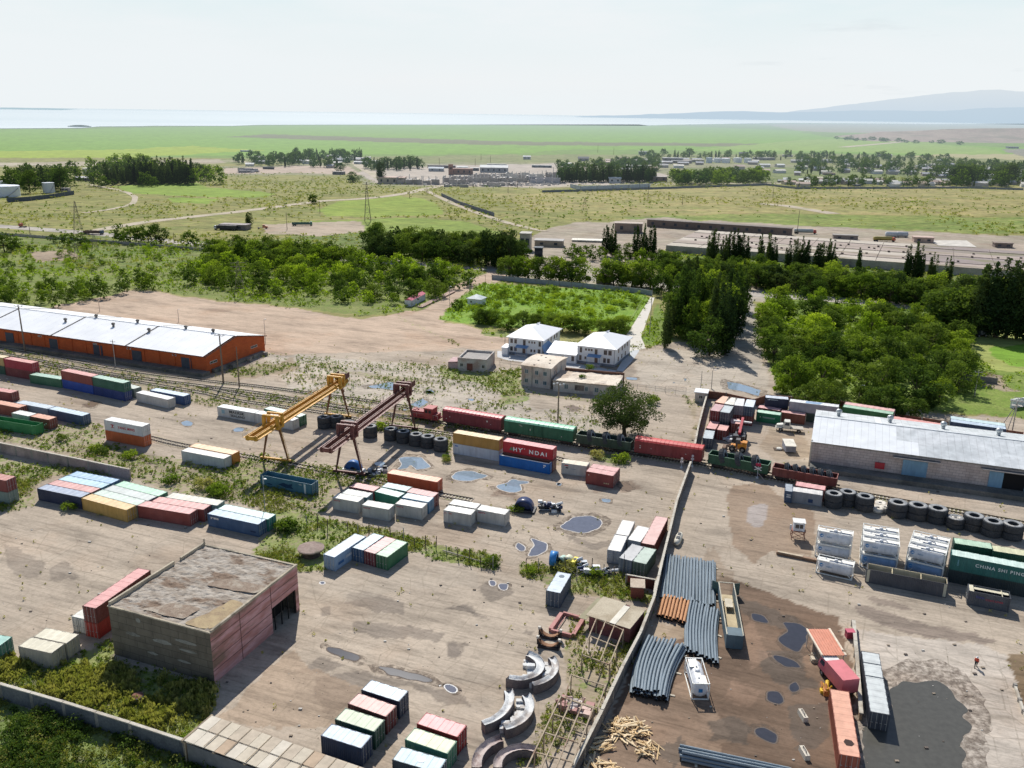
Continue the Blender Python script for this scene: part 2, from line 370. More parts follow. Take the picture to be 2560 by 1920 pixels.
# weeds
def weeds(s,pts,v=.62,c=(.36,.30,.20)): zone(s,pts,c,v,0,False,.7)
weeds('i',[(-2000,1600),(0,1590),(2212,2000),(2212,1990),(1500,1990),(0,1700)],.3)
weeds('a',[(-900,1000),(0,1020),(200,1070),(420,1010),(560,985),(720,1010),(740,1060),(700,1110),(1000,1200),(1250,1240),(1600,1310),(1800,1200),(2212,1290),(2212,1420),(1850,1330),(1500,1400),(1640,1480),(1500,1540),(1100,1440),(920,1370),(600,1240),(0,1110),(-900,1000)],.60)
weeds('a',[(-900,1190),(0,1220),(300,1290),(560,1290),(820,1350),(400,1350),(250,1420),(250,1500),(0,1590),(-900,1500)],.72)
weeds('a',[(-300,1480),(60,1400),(250,1420),(260,1560),(80,1600),(-300,1660)],.6)
weeds('c',[(330,650),(420,670),(640,700),(900,740),(1290,790),(1290,860),(1030,870),(900,900),(930,960),(830,1000),(440,900),(0,960),(0,760),(200,740)],.66)
weeds('c',[(0,860),(420,880),(830,960),(920,960),(900,1010),(820,1080),(600,1060),(520,1060),(280,990),(0,930)],.6)
weeds('c',[(400,1050),(600,1040),(830,1080),(1040,1130),(1250,1170),(1420,1210),(1700,1290),(2050,1390),(2040,1450),(1850,1410),(1600,1370),(1420,1300),(1180,1190),(1070,1250),(880,1330),(870,1450),(700,1460),(560,1410),(330,1360),(450,1220),(520,1160)],.80,(.28,.27,.13))
weeds('c',[(1230,440),(1400,440),(1620,500),(1740,540),(1740,600),(1240,490)],.6)
weeds('c',[(180,80),(420,20),(700,30),(500,100),(240,120)],.6)
weeds('c',[(1000,70),(1500,130),(1620,160),(1600,170),(1280,150),(1100,110),(700,30),(900,10)],.55)
weeds('c',[(1640,90),(1900,100),(2212,60),(2212,300),(2060,300),(2120,200),(1980,140),(1700,130)],.66)
weeds('d',[(270,600),(640,640),(840,610),(840,730),(900,830),(680,880),(700,780),(500,700),(290,680)],.7,(.30,.29,.14))
weeds('d',[(700,830),(830,780),(1360,850),(1360,830),(1000,780)],.6)
weeds('d',[(1330,1200),(1560,1200),(1570,1290),(1330,1240)],.75,(.2,.22,.08))
weeds('d',[(330,1050),(360,1200),(300,1260)],.5)
weeds('d',[(560,360),(760,350),(760,400),(580,385)],.75,(.2,.25,.07))
weeds('d',[(1950,800),(2060,850),(2000,1150),(2060,1010)],.35)
weeds('f',[(-400,1700),(-300,1650)] and [(0,0),(1,0),(1,1)],.5)
weeds('b',[(-900,900),(0,900),(130,1000),(400,990),(780,830),(800,980),(1480,1130),(1500,1330),(1420,1330),(1270,1520),(600,1300),(180,1180),(-900,900)],.78,(.22,.24,.09))
weeds('b',[(-900,1120),(0,1230),(500,1380),(1270,1620),(1500,1720),(1500,2300),(-1200,2300)],.88,(.13,.17,.05))
weeds('b',[(1270,1500),(1430,1330),(1480,1290),(1350,1560)],.8,(.16,.2,.06))
weeds('g',[(-50,110),(400,190),(400,290),(-50,220)],.75,(.2,.22,.08))
weeds('g',[(570,240),(740,260),(1000,260),(1200,300),(1300,330),(1480,480),(1470,520),(1100,480),(900,450),(700,370),(560,340)],.70,(.26,.23,.11))
weeds('g',[(900,600),(1010,650),(1000,900),(1280,760),(1240,1000),(1100,1250),(700,1640),(560,1660),(700,1400),(640,1390),(720,1270),(900,1100),(860,900)],.55,(.33,.27,.17))
weeds('g',[(1290,700),(1440,560),(1500,560),(1400,700),(1380,830),(1290,960),(1250,960)],.75,(.2,.23,.1))
# dry, swept, stained patches
MUD=(.205,.140,.098)
zone('g',[(1290,1020),(1380,850),(1700,640),(1950,330),(2150,400),(2560,560),(2750,620),(2860,1000),(2870,1640),(2900,2200),(1000,2200),(1130,1500)],MUD,.02,0,False)
zone('g',[(1200,1250),(1700,1050),(2000,1500),(1700,1900),(1050,1900)],(.34,.24,.17),.02,0,True,.75)
zone('g',[(1480,640),(1720,640),(1720,760),(1480,800),(1400,720)],(.40,.31,.22),.05,0,True,.8)
zone('e',[(100,950),(150,880),(400,850),(560,960),(700,1050),(760,1250),(700,1370),(480,1330),(320,1420),(140,1290)],(.30,.215,.15),.05,0,True,.8)
zone('e',[(250,1030),(330,990),(430,1010),(440,1100),(380,1170),(250,1140)],(.40,.36,.34),0,0,True,.8)
zone('e',[(430,470),(560,520),(700,520),(720,690),(500,700),(330,600)],(.37,.29,.21),0,0,True,.8)
zone('f',[(1035,690),(1300,740),(1900,800),(2090,880),(2150,1050),(2212,1290),(2500,1800),(2500,2400),(1090,2400),(1075,1200)],(.53,.465,.395),.0,.7,False)
zone('f',[(2100,880),(2400,880),(2500,1500),(2212,1230),(2150,1050)],(.22,.16,.10),.3,0,False)
zone('f',[(1040,530),(1200,560),(1700,700),(2090,800),(2060,820),(1700,780),(1300,690),(1100,610)],(.25,.20,.165),.0,0,True,.8)
zone('f',[(1150,490),(1300,500),(1400,540),(1250,545)],(.25,.20,.165),.0,0,True,.7)
zone('f',[(0,120),(100,300),(150,310),(130,450),(60,600),(0,900),(-60,400)],(.33,.25,.18),.05,0,True,.6)
def stain(s,pts,c=(.19,.16,.135),a=.6): zone(s,pts,c,None,None,True,a)
for q in ([(0,150),(150,200),(260,300),(240,400),(120,380),(20,280)],[(300,330),(420,300),(560,400),(480,430),(330,400)]): stain('b',q,a=.45)
for q in ([(1330,460),(1500,450),(1720,520),(1720,600),(1500,580),(1320,530)],[(1100,570),(1200,550),(1200,610),(1110,630)],[(1380,660),(1500,650),(1800,700),(1950,720),(1900,780),(1500,760),(1360,720)],
 [(1050,1050),(1400,1000),(1700,1050),(1800,1090),(1500,1110),(1380,1200),(1250,1280),(1140,1300),(1040,1180)],[(900,1000),(1100,900),(1300,960),(1100,1030)],[(1980,780),(2080,800),(2110,920),(2000,880)],[(1700,1080),(2070,1130),(2150,1250),(1900,1200)],
 [(2080,560),(2160,540),(2212,600),(2100,600)]): stain('h',q)
for q in ([(0,540),(180,560),(400,620),(200,600)],[(60,800),(200,820),(150,930),(60,880)],[(850,40),(1160,100),(1150,150),(900,90)],[(600,660),(700,670),(660,700),(560,690)],[(280,400),(340,350),(480,430),(420,500),(320,470)]): stain('g',q)
for q in ([(1280,600),(1500,560),(1600,640),(1520,680)],[(820,1080),(1000,1100),(900,1160)]): stain('d',q,a=.4)
for q in ([(1240,1400),(1560,1390),(1620,1450),(1500,1470),(1300,1440)],[(700,1440),(900,1500),(860,1540),(660,1480)]): stain('d',q,(.27,.19,.14),.6)
zone('h',[(430,1290),(900,850),(1000,980),(1500,1130),(1300,1400),(1000,1400),(600,1340)],(.36,.26,.18),.12,None,True,.6)
zone('h',[(900,480),(1100,360),(1900,260),(2212,300),(2212,420),(1700,420),(1200,560)],(.42,.36,.29),.03,None,True,.5)
for q in ([(1950,460),(2300,560),(2500,700),(2480,760),(2150,620),(1960,560)],[(2200,850),(2500,880),(2600,1100),(2400,1180),(2250,1000)],[(1800,1360),(2000,1300),(2180,1400),(2100,1500),(1850,1480)],[(1500,1500),(1640,1440),(1660,1600),(1540,1640)],[(2350,1250),(2700,1200),(2700,1500),(2450,1560)]): stain('g',q,(.115,.10,.085),.6)
for q in ([(2000,700),(2150,640),(2300,900),(2150,1000)],[(1980,1050),(2250,1150),(2150,1250),(1900,1200)],[(2400,700),(2600,800),(2650,1000),(2500,900)]): stain('g',q,(.30,.20,.14),.6)
big=fbm(gx/23,gy/23,3); colr*= (0.86+.28*big)[:,None]
me=bpy.data.meshes.new('ground')
me.vertices.add(nr*nc); zz_=(fbm(gx/9,gy/9,2)-.5)*.0
me.vertices.foreach_set('co',np.stack([gx,gy,zz_],1).ravel())
idx=np.arange(nr*nc).reshape(nr,nc)
fq=np.stack([idx[:-1,:-1],idx[:-1,1:],idx[1:,1:],idx[1:,:-1]],-1).reshape(-1,4)
me.loops.add(fq.size); me.polygons.add(len(fq))
me.loops.foreach_set('vertex_index',fq.ravel().astype(np.int32)); me.polygons.foreach_set('loop_start',np.arange(0,fq.size,4,dtype=np.int32))
me.polygons.foreach_set('loop_total',np.full(len(fq),4,dtype=np.int32)); me.update(calc_edges=True)
ca=me.color_attributes.new('tint','FLOAT_COLOR','POINT'); ca.data.foreach_set('color',np.concatenate([colr,np.ones((len(gx),1))],1).astype(np.float32).ravel())
cb_=me.color_attributes.new('cover','FLOAT_COLOR','POINT'); cb_.data.foreach_set('color',np.stack([veg,slab,veg*0,veg*0+1],1).astype(np.float32).ravel())
gm,nt=newmat('earth')
geo=nn(nt,'ShaderNodeNewGeometry'); pos=geo.outputs['Position']
tint=nn(nt,'ShaderNodeAttribute',attribute_name='tint').outputs['Color']
cov=nn(nt,'ShaderNodeSeparateXYZ'); nt.links.new(nn(nt,'ShaderNodeAttribute',attribute_name='cover').outputs['Vector'],cov.inputs[0])
sy=nn(nt,'ShaderNodeSeparateXYZ'); nt.links.new(pos,sy.inputs[0])
far=math_(nt,'MULTIPLY',math_(nt,'SUBTRACT',sy.outputs['Y'],280.),1/300.,True)
yard=mapping(nt,pos,(1,1,1),(0,0,R(20.7)))
n_f=noise(nt,pos,1.6,5,.7); n_m=noise(nt,mapping(nt,yard,(.05,.17,1)),1.,7,.68); n_s=noise(nt,mapping(nt,yard,(.22,.9,1)),1.,6,.7); n_b=noise(nt,pos,.045,5,.6)
n_v=noise(nt,pos,.62,5,.62); n_vf=noise(nt,mapping(nt,pos,(.055,.11,1)),1.,8,.72); n_vm=noise(nt,pos,.13,6,.7)
c=tint
c=mixc(nt,1.,c,ramp(nt,n_m,[(.30,.56),(.48,.94),(.72,1.16)]),'MULTIPLY')
c=mixc(nt,1.,c,ramp(nt,n_s,[(.30,.72),(.5,1.),(.75,1.10)]),'MULTIPLY')
c=mixc(nt,1.,c,ramp(nt,n_f,[(.25,.80),(.5,1.),(.75,1.12)]),'MULTIPLY')
n_l=noise(nt,mapping(nt,yard,(.035,1.5,1)),1.,5,.75); c=mixc(nt,1.,c,ramp(nt,n_l,[(.34,.74),(.46,1.),(.7,1.07)]),'MULTIPLY')
n_d=noise(nt,mapping(nt,yard,(.4,.7,1)),1.,9,.8); c=mixc(nt,math_(nt,'MULTIPLY',ramp(nt,n_d,[(.58,0.),(.66,1.)]),.45),c,mixc(nt,1.,c,(.55,.5,.46),'MULTIPLY'))
c=mixc(nt,math_(nt,'MULTIPLY',ramp(nt,n_b,[(.52,0.),(.66,1.)]),.35),c,mixc(nt,1.,c,(.82,.68,.58),'MULTIPLY'))
# cracked slabs
vo=nn(nt,'ShaderNodeTexVoronoi',feature='DISTANCE_TO_EDGE'); vo.inputs['Scale'].default_value=.17
nd=nn(nt,'ShaderNodeTexNoise'); nd.inputs['Scale'].default_value=.7; nt.links.new(yard,nd.inputs['Vector'])
nt.links.new(mixc(nt,.12,mapping(nt,yard,(1,1,.01)),nd.outputs['Color'],'ADD'),vo.inputs['Vector'])
crk=math_(nt,'MULTIPLY',ramp(nt,vo.outputs['Distance'],[(.006,1.),(.022,0.)]),math_(nt,'MULTIPLY',cov.outputs['Y'],ramp(nt,n_b,[(.38,.1),(.55,.9)])))
c=mixc(nt,math_(nt,'MULTIPLY',crk,.55),c,(.15,.125,.09))
sb=nn(nt,'ShaderNodeTexBrick'); nt.links.new(yard,sb.inputs['Vector']); sb.offset=0.; sb.inputs['Scale'].default_value=1.; sb.inputs['Brick Width'].default_value=7.; sb.inputs['Row Height'].default_value=5.; sb.inputs['Mortar Size'].default_value=.10
sb.inputs['Color1'].default_value=(0,0,0,1); sb.inputs['Color2'].default_value=(0,0,0,1); sb.inputs['Mortar'].default_value=(1,1,1,1)
c=mixc(nt,math_(nt,'MULTIPLY',math_(nt,'MULTIPLY',sb.outputs['Color'],cov.outputs['Y']),ramp(nt,n_s,[(.42,0.),(.6,.5)])),c,(.13,.11,.07))
# plants
gcol=ramp(nt,n_vm,[(.28,(.085,.125,.022)),(.44,(.17,.23,.045)),(.56,(.30,.32,.09)),(.70,(.44,.39,.19))])
gcol=mixc(nt,.55,gcol,mixc(nt,1.,tint,(.85,1.05,.75),'MULTIPLY'))
gd=ramp(nt,n_f,[(.28,.45),(.5,.95),(.72,1.3)]); gcol=mixc(nt,1.,gcol,gd,'MULTIPLY')
nsel=mixc(nt,far,n_v,n_vf)
vm=math_(nt,'ADD',math_(nt,'MULTIPLY',cov.outputs['X'],1.15),math_(nt,'MULTIPLY',math_(nt,'SUBTRACT',nsel,.62),2.6))
vmask=ramp(nt,vm,[(.42,0.),(.56,1.)])
c=mixc(nt,vmask,c,gcol)
sp_=ramp(nt,noise(nt,mapping(nt,pos,(.10,.22,1)),1.,9,.8),[(.38,.42),(.50,.98),(.60,1.25)])
c=mixc(nt,math_(nt,'MULTIPLY',far,math_(nt,'MULTIPLY',cov.outputs['X'],2.,True)),c,mixc(nt,1.,c,sp_,'MULTIPLY'))
pt_=math_(nt,'MULTIPLY',ramp(nt,noise(nt,mapping(nt,pos,(.014,.034,1)),1.,7,.72),[(.44,0.),(.56,1.)]),math_(nt,'MULTIPLY',far,math_(nt,'MULTIPLY',cov.outputs['X'],1.6,True)))
c=mixc(nt,math_(nt,'MULTIPLY',pt_,.62),c,mixc(nt,1.,c,(.46,.66,.42),'MULTIPLY'))
b=bsdf(nt,c,.92,0,.15)
bp=nn(nt,'ShaderNodeBump'); bp.inputs['Strength'].default_value=.35; bp.inputs['Distance'].default_value=.12; nt.links.new(math_(nt,'ADD',n_f,n_s),bp.inputs['Height']); nt.links.new(bp.outputs[0],b.inputs['Normal'])
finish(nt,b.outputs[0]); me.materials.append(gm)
tag(link('ground',me),kind='structure')
# ---- flat irregular sheets
def ragged(poly,step=.35,amp=.25,seed=0,fr=.9):
    out=[]; n=len(poly)
    for i in range(n):
        a=Vector(poly[i]); b=Vector(poly[(i+1)%n]); L=(b-a).length; k=max(1,int(L/step)); nrm=Vector((-(b-a).y,(b-a).x)).normalized() if L>0 else Vector((0,0))
        for j in range(k):
            p=a.lerp(b,j/k); out.append(p+nrm*amp*(mnoise.noise(Vector((p.x*fr+seed,p.y*fr,seed)))*1.6))
    # smooth
    for _ in range(2): out=[(out[i-1]+out[i]*2+out[(i+1)%len(out)])/4 for i in range(len(out))]
    return [(p.x,p.y) for p in out]
def flat(name,poly,z,mat,kind='structure'):
    bm=bmesh.new(); vs=[bm.verts.new((x,y,z)) for x,y in poly]; 
    f=bm.faces.new(vs); bmesh.ops.triangulate(bm,faces=[f]); bm.normal_update()
    for f in bm.faces:
        if f.normal.z<0: f.normal_flip()
    me=bpy.data.meshes.new(name); bm.to_mesh(me); bm.free(); me.materials.append(mat); o=link(name,me); 
    if kind: o['kind']=kind
    return o
def watermat(name,c,rough=.04,spec=.5):
    m,nt=newmat(name); b=bsdf(nt,c,rough,0,spec); b.inputs['IOR'].default_value=1.4
    g=nn(nt,'ShaderNodeNewGeometry'); n=noise(nt,g.outputs['Position'],1.2,4); col=mixc(nt,n,tuple(x*.7 for x in c),tuple(x*1.3 for x in c)); nt.links.new(col,b.inputs['Base Color'])
    finish(nt,b.outputs[0],False); return m
WAT=watermat('puddle water',(.12,.13,.17),.05,1.); WATB=watermat('pale puddle',(.24,.31,.38),.05,1.); WATD=watermat('dark puddle',(.045,.047,.06),.12,.5); WATM=watermat('muddy puddle',(.095,.092,.08),.25,.4); WATBR=watermat('brown puddle',(.17,.115,.075),.3,.3)  # pale puddle: sky reflection put into its blue base colour
DAMP,nt=newmat('damp ground'); g=nn(nt,'ShaderNodeNewGeometry'); n=noise(nt,g.outputs['Position'],.9,6,.7); d=nn(nt,'ShaderNodeBsdfDiffuse'); d.inputs[0].default_value=(.17,.135,.11,1); tr_=nn(nt,'ShaderNodeBsdfTransparent'); mx=nn(nt,'ShaderNodeMixShader'); nt.links.new(math_(nt,'MULTIPLY',ramp(nt,n,[(.40,0.),(.62,1.)]),.6),mx.inputs[0]); nt.links.new(tr_.outputs[0],mx.inputs[1]); nt.links.new(d.outputs[0],mx.inputs[2]); finish(nt,mx.outputs[0],False)
RIM=plain((.60,.56,.52),.9,var=.15); RIMD=plain((.15,.12,.10),.9,var=.2)
k=0
def puddle(s,pts,mat=WAT,rim=RIM,rw=1.08,amp=.22):
    global k; k+=1
    p=ragged(WP(s,pts),.4,amp,k*3.1)
    if rim is not None:
        cx=sum(a for a,_ in p)/len(p); cy=sum(b for _,b in p)/len(p); 
        e=[]; n=len(p)
        for i in range(n):
            a=Vector(p[i-1]); b=Vector(p[(i+1)%n]); d=(b-a); nr_=Vector((d.y,-d.x)).normalized()
            if nr_.dot(Vector((p[i][0]-cx,p[i][1]-cy)))<0: nr_=-nr_
            ww=.16+.16*abs(mnoise.noise(Vector((p[i][0]*.8,p[i][1]*.8,k)))); e.append((p[i][0]+nr_.x*ww,p[i][1]+nr_.y*ww))
        try: flat('puddle_rim',e,.008,rim)
        except Exception: pass
    q_=ragged([(cx_+(x-cx_)*1.45,cy_+(y-cy_)*1.45) for x,y in WP(s,pts)],.5,.8,k*5.7,.6) if (cx_:=sum(a for a,_ in p)/len(p)) is not None and (cy_:=sum(b for _,b in p)/len(p)) is not None else None
    try: flat('damp_margin',q_,.004,DAMP)
    except Exception: pass
    flat('puddle',p,.016,mat)
puddle('B',[(45,655),(130,600),(200,590),(310,592),(400,630),(505,645),(450,680),(350,690),(300,715),(150,712),(60,690)],WATB)
puddle('B',[(605,780),(740,740),(820,690),(900,715),(1025,725),(1000,745),(890,760),(930,830),(850,860),(720,850),(620,800)],WATB)
puddle('B',[(1360,750),(1400,735),(1430,745),(1400,770),(1365,772)],WATB,amp=.05)
puddle('T',[(335,315),(520,180),(770,165),(880,215),(910,275),(860,330),(740,385),(610,400),(450,355),(380,345)],WAT)
for q in ([(630,70),(740,110),(730,160),(670,190),(610,195),(630,150),(660,120)],[(540,100),(590,130),(585,160),(550,160),(525,130)],[(340,360),(380,365),(385,400),(350,400)],[(400,390),(470,385),(460,430),(420,430)]): puddle('g',q,WAT,amp=.12)
puddle('X',[(1560,850),(1640,838),(1790,842),(1830,890),(1890,940),(1740,965),(1690,915),(1650,950),(1560,965),(1600,900)],WATB)
puddle('X',[(1320,895),(1400,880),(1440,900),(1400,930),(1340,925)],WATB,None)
puddle('a',[(1610,1035),(1640,1018),(1690,1025),(1680,1045),(1620,1050)],WATB,None); puddle('a',[(1250,985),(1290,970),(1335,990),(1320,1010),(1270,1008)],WATB,None)
puddle('a',[(578,875),(625,838),(692,850),(640,880)],WATBR,None)
puddle('f',[(1280,1110),(1340,1080),(1400,1060),(1500,1065),(1600,1050),(1640,1080),(1700,1100),(1760,1190),(1830,1260),(1780,1300),(1850,1370),(1790,1480),(1810,1560),(1780,1760),(1120,1760),(1090,1400),(1180,1290),(1290,1250)],WATM,None,amp=.5)
for q in ([(540,650),(640,660),(720,700),(700,790),(650,860),(560,820),(515,770),(590,720)],[(470,880),(560,890),(640,930),(680,970),(560,960),(500,920)],[(585,1080),(640,1060),(655,1110),(610,1140)],[(440,1130),(520,1130),(550,1190),(520,1220),(430,1190)],[(350,1390),(420,1380),(500,1420),(500,1490),(430,1470),(370,1440)],[(325,590),(400,600),(450,660),(340,640)],[(750,710),(790,710),(780,745),(750,740)]): puddle('f',q,WATD,RIMD,amp=.25)
for q in ([(160,150),(230,160),(300,180),(390,210),(380,250),(260,215),(170,200)],): puddle('e',q,WATB,None)
for q in ([(1560,672),(1640,676),(1640,692),(1570,688)],[(1900,705),(1900,715),(1880,712)],[(1960,680),(1985,685),(1970,700)],[(170,770),(210,755),(240,775),(200,790)],[(460,820),(520,822),(500,838)],[(1080,1400),(1120,1405),(1110,1425),(1085,1420)],[(1390,1510),(1460,1515),(1450,1540),(1400,1535)]): puddle('d',q,WATB,None,amp=.1)
puddle('d',[(1510,1405),(1560,1400),(1615,1440),(1580,1460),(1530,1440)],WATBR,None)
puddle('d',[(1140,880),(1200,865),(1250,890),(1190,905)],WATBR,None,amp=.1)
for q in ([(1150,820),(1280,845),(1380,890),(1360,920),(1260,895),(1160,850)],[(1500,960),(1580,965),(1700,990),(1850,1030),(1900,1060),(1850,1070),(1600,1020)]): puddle('h',q,WATD,RIMD,amp=.3)
for q in ([(1960,1085),(2000,1080),(2060,1110),(2040,1145),(1985,1125)],[(1920,1082),(1950,1085),(1940,1100)],[(1100,370),(1130,365),(1150,385),(1110,392)]): puddle('h',q,WAT,plain((.75,.73,.70),.9),amp=.05)
for q in ([(1260,140),(1400,118),(1480,100),(1520,110),(1510,180),(1400,160),(1300,160)],[(1830,190),(1880,180),(1912,205),(1870,220),(1835,212)],[(1560,350),(1640,330),(1700,315),(1800,262),(1860,300),(1770,350),(1620,380)]): puddle('X',q,WATB,None,amp=.35)
# ---- roads
ROADM=patchy((.40,.36,.31),(.46,.42,.36),(.33,.30,.26),.08,haze=True); PATHM=plain((.66,.62,.55),.9,var=.1,haze=True); TRACKM=patchy((.44,.37,.27),(.50,.43,.33),(.36,.33,.2),.1,haze=True)
def strip(name,pts,w,z,mat,edge=.3):
    wpts=[Vector(p) for p in pts]; L=[];Rr=[]
    dense=[]
    for i in range(len(wpts)-1):
        d=(wpts[i+1]-wpts[i]).length; kk=max(2,int(d/ (w*.8)))
        for j in range(kk):
            t=j/kk; a=wpts[max(i-1,0)];b=wpts[i];c_=wpts[i+1];d_=wpts[min(i+2,len(wpts)-1)]
            dense.append(.5*((2*b)+(-a+c_)*t+(2*a-5*b+4*c_-d_)*t*t+(-a+3*b-3*c_+d_)*t**3))
    dense.append(wpts[-1])
    for i,p in enumerate(dense):
        t=(dense[min(i+1,len(dense)-1)]-dense[max(i-1,0)]).normalized(); nrm=Vector((-t.y,t.x)); e=mnoise.noise(Vector((p.x*.05,p.y*.05,1)))*edge*w
        L.append(p+nrm*(w/2+e)); Rr.append(p-nrm*(w/2-e*.6))
    n=len(L); vs=[(p.x,p.y,z) for p in L]+[(p.x,p.y,z) for p in Rr]
    me=bpy.data.meshes.new(name); me.from_pydata(vs,[],[(i,n+i,n+i+1,i+1) for i in range(n-1)]); me.materials.append(mat); me.update()
    return tag(link(name,me),kind='structure'),dense
def D0(pts): return [GP('0',x,y) for x,y in pts]
strip('road',D0([(-500,455),(-200,474),(0,489),(200,504),(330,518),(450,530),(620,546),(780,562),(1000,576),(1130,587),(1300,604),(1500,626),(1700,640),(1900,655),(2060,672),(2212,690),(2500,722),(2900,770)]),13,.06,ROADM,.03)
strip('road',D0([(200,500),(300,482),(420,468),(520,457),(620,444),(700,434),(800,428),(880,417),(940,404),(1000,402),(1200,404),(1450,398),(1700,396),(1790,394),(2212,408),(2700,418)]),11,.10,TRACKM,.1)
strip('road',D0([(960,403),(880,393),(830,388),(800,372),(775,358),(770,350)]),14,.13,TRACKM,.1)
strip('dirt_track',D0([(920,412),(980,440),(1060,470),(1130,490),(1180,500)]),6,.16,TRACKM,.2)
strip('dirt_track',D0([(190,398),(260,412),(290,425),(285,440),(240,452),(180,460)]),5,.14,TRACKM,.3)
strip('dirt_track',D0([(0,352),(200,358),(420,350),(500,348),(545,352)]),16,.18,TRACKM,.2)
strip('dirt_track',D0([(-400,345),(-50,352),(60,358)]),40,.2,TRACKM,.3)
strip('dirt_track',D0([(1820,318),(1900,311),(1990,303),(2030,301)]),30,.2,TRACKM,.1)
strip('dirt_track',D0([(1950,371),(2100,376),(2212,372),(2500,380)]),25,.2,TRACKM,.2)
strip('dirt_track',D0([(1640,440),(1700,445),(1760,455),(1800,462)]),14,.16,TRACKM,.4)
flat('path',D0([(1352,726),(1405,642),(1414,643),(1385,728),(1395,752),(1358,762)]),.012,PATHM)
flat('pavement',[GP('Y',*p) for p in ((1850,900),(2030,600),(2210,580),(2120,720),(1950,915))],.020,plain((.5,.52,.54),.8,var=.1))
flat('pavement',[GP('Y',*p) for p in ((20,600),(100,600),(200,650),(700,700),(1850,900),(1830,930),(170,740),(20,690))],.008,plain((.5,.5,.5),.8,var=.1))
# ---- lake, far shores, mountains
def lakeP(pts): return [GP('0',x,y) for x,y in pts]
lm,nt=newmat('lake water'); g=nn(nt,'ShaderNodeNewGeometry'); n=noise(nt,mapping(nt,g.outputs['Position'],(.00008,.0009,1)),1.,5,.6)
b=bsdf(nt,ramp(nt,n,[(.35,(.38,.54,.62)),(.6,(.60,.72,.78))]),.14,0,.6); finish(nt,b.outputs[0],True,K=120000.,start=4000.)
shore=[(-1800,283),(0,278.5),(175,277.5),(215,274),(300,273.5),(330,272.5),(500,272.8),(560,270.5),(700,270),(1000,269.6),(1380,269.4),(1400,271.5),(1450,270),(1560,268),(1700,265.6),(1900,267),(2020,268.2),(2100,267.5),(2212,267.3),(2600,273.5),(3000,281)]
near=[GP('0',x,y) for x,y in shore]; Yf=120000.
poly=near+[(Yf*1.0,Yf),(-Yf*1.0,Yf)]
flat('lake_water',poly,1.5,lm)
sand=plain((.30,.31,.27),.95,haze=True)

strip('shore_spit',D0([(1590,268.4),(1800,268.0),(2300,271)]),60,2.4,sand,.3)
islet=MB(); p0=GP('0',172,274.3)
for i in range(9): islet.box(p0[0]-45+i*10,p0[0]-35+i*10,p0[1]-10,p0[1]+10,1.4,3+5*math.sin(math.pi*(i+.5)/9))
tag(islet.build('islet',plain((.13,.17,.13),.9,haze=True)),kind='structure')
def ridge(name,dist,prof,mat,depth=6000,seed=1.):
    # prof: (display x, display y) of the skyline
    MBr=MB(); n=260; xs=[prof[0][0]+(prof[-1][0]-prof[0][0])*i/n for i in range(n+1)]
    tops=[]
    for x in xs:
        for (x0,y0),(x1,y1) in zip(prof,prof[1:]):
            if x0<=x<=x1: y=y0+(y1-y0)*(x-x0)/(x1-x0); break
        y+=mnoise.fractal(Vector((x*.012,seed,0)),.8,2.,5)*(3.2 if name=='mountains' else 1.8)*min(1,max(.15,(262-y)/20))
        px,py=P('0',x,y); d=FW+(px-1280)/F_*RT-(py-960)/F_*UP; t=dist/d[1]
        tops.append((d[0]*t,dist,max(2,H_+d[2]*t)))
    vs=[];m_=6
    for j in range(m_+1):
        q=j/m_
        for (x,y,z) in tops:
            k_=1-(1-q)**1.5
            vs.append((x,y-depth*(1-q),z*q*(1+.18*mnoise.noise(Vector((x*.0009,q*3.,seed))) if 0<q<1 else 1) if q<1 else z))
    L=n+1; fs=[(j*L+i,j*L+i+1,(j+1)*L+i+1,(j+1)*L+i) for j in range(m_) for i in range(n)]
    MBr.add(vs,fs); return tag(MBr.build(name,mat,smooth=True),kind='structure')
def hillmat(c,e,s):  # distance haze painted as a pale blue glow, blended by height
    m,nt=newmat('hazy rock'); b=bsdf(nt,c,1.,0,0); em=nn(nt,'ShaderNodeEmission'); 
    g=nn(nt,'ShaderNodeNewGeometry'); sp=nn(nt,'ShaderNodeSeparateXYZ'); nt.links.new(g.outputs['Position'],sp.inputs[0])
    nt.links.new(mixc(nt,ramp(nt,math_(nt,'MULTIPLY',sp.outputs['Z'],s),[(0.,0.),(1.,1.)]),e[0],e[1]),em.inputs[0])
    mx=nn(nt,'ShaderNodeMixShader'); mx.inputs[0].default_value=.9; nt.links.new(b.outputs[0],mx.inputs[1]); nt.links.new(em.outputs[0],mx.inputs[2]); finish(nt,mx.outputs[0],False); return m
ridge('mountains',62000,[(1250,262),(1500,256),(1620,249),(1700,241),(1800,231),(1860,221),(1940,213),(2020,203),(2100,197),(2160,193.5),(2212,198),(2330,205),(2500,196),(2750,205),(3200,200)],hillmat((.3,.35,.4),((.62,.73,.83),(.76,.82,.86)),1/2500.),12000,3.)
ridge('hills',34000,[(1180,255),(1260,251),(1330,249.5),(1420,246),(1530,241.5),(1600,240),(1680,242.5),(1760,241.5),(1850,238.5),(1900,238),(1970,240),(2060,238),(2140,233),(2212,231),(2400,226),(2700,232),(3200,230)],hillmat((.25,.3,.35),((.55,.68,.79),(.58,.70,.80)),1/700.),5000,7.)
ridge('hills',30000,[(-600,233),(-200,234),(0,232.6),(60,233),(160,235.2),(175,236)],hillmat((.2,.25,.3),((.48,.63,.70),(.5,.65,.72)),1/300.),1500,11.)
em_=MB()
ridge('low_hills',3700,[(1800,294),(1850,290),(1900,285),(1980,283),(2040,279),(2120,277.5),(2200,277),(2400,279),(2700,286)],patchy((.30,.22,.18),(.36,.28,.22),(.24,.20,.15),.02,haze=True),420,5.)
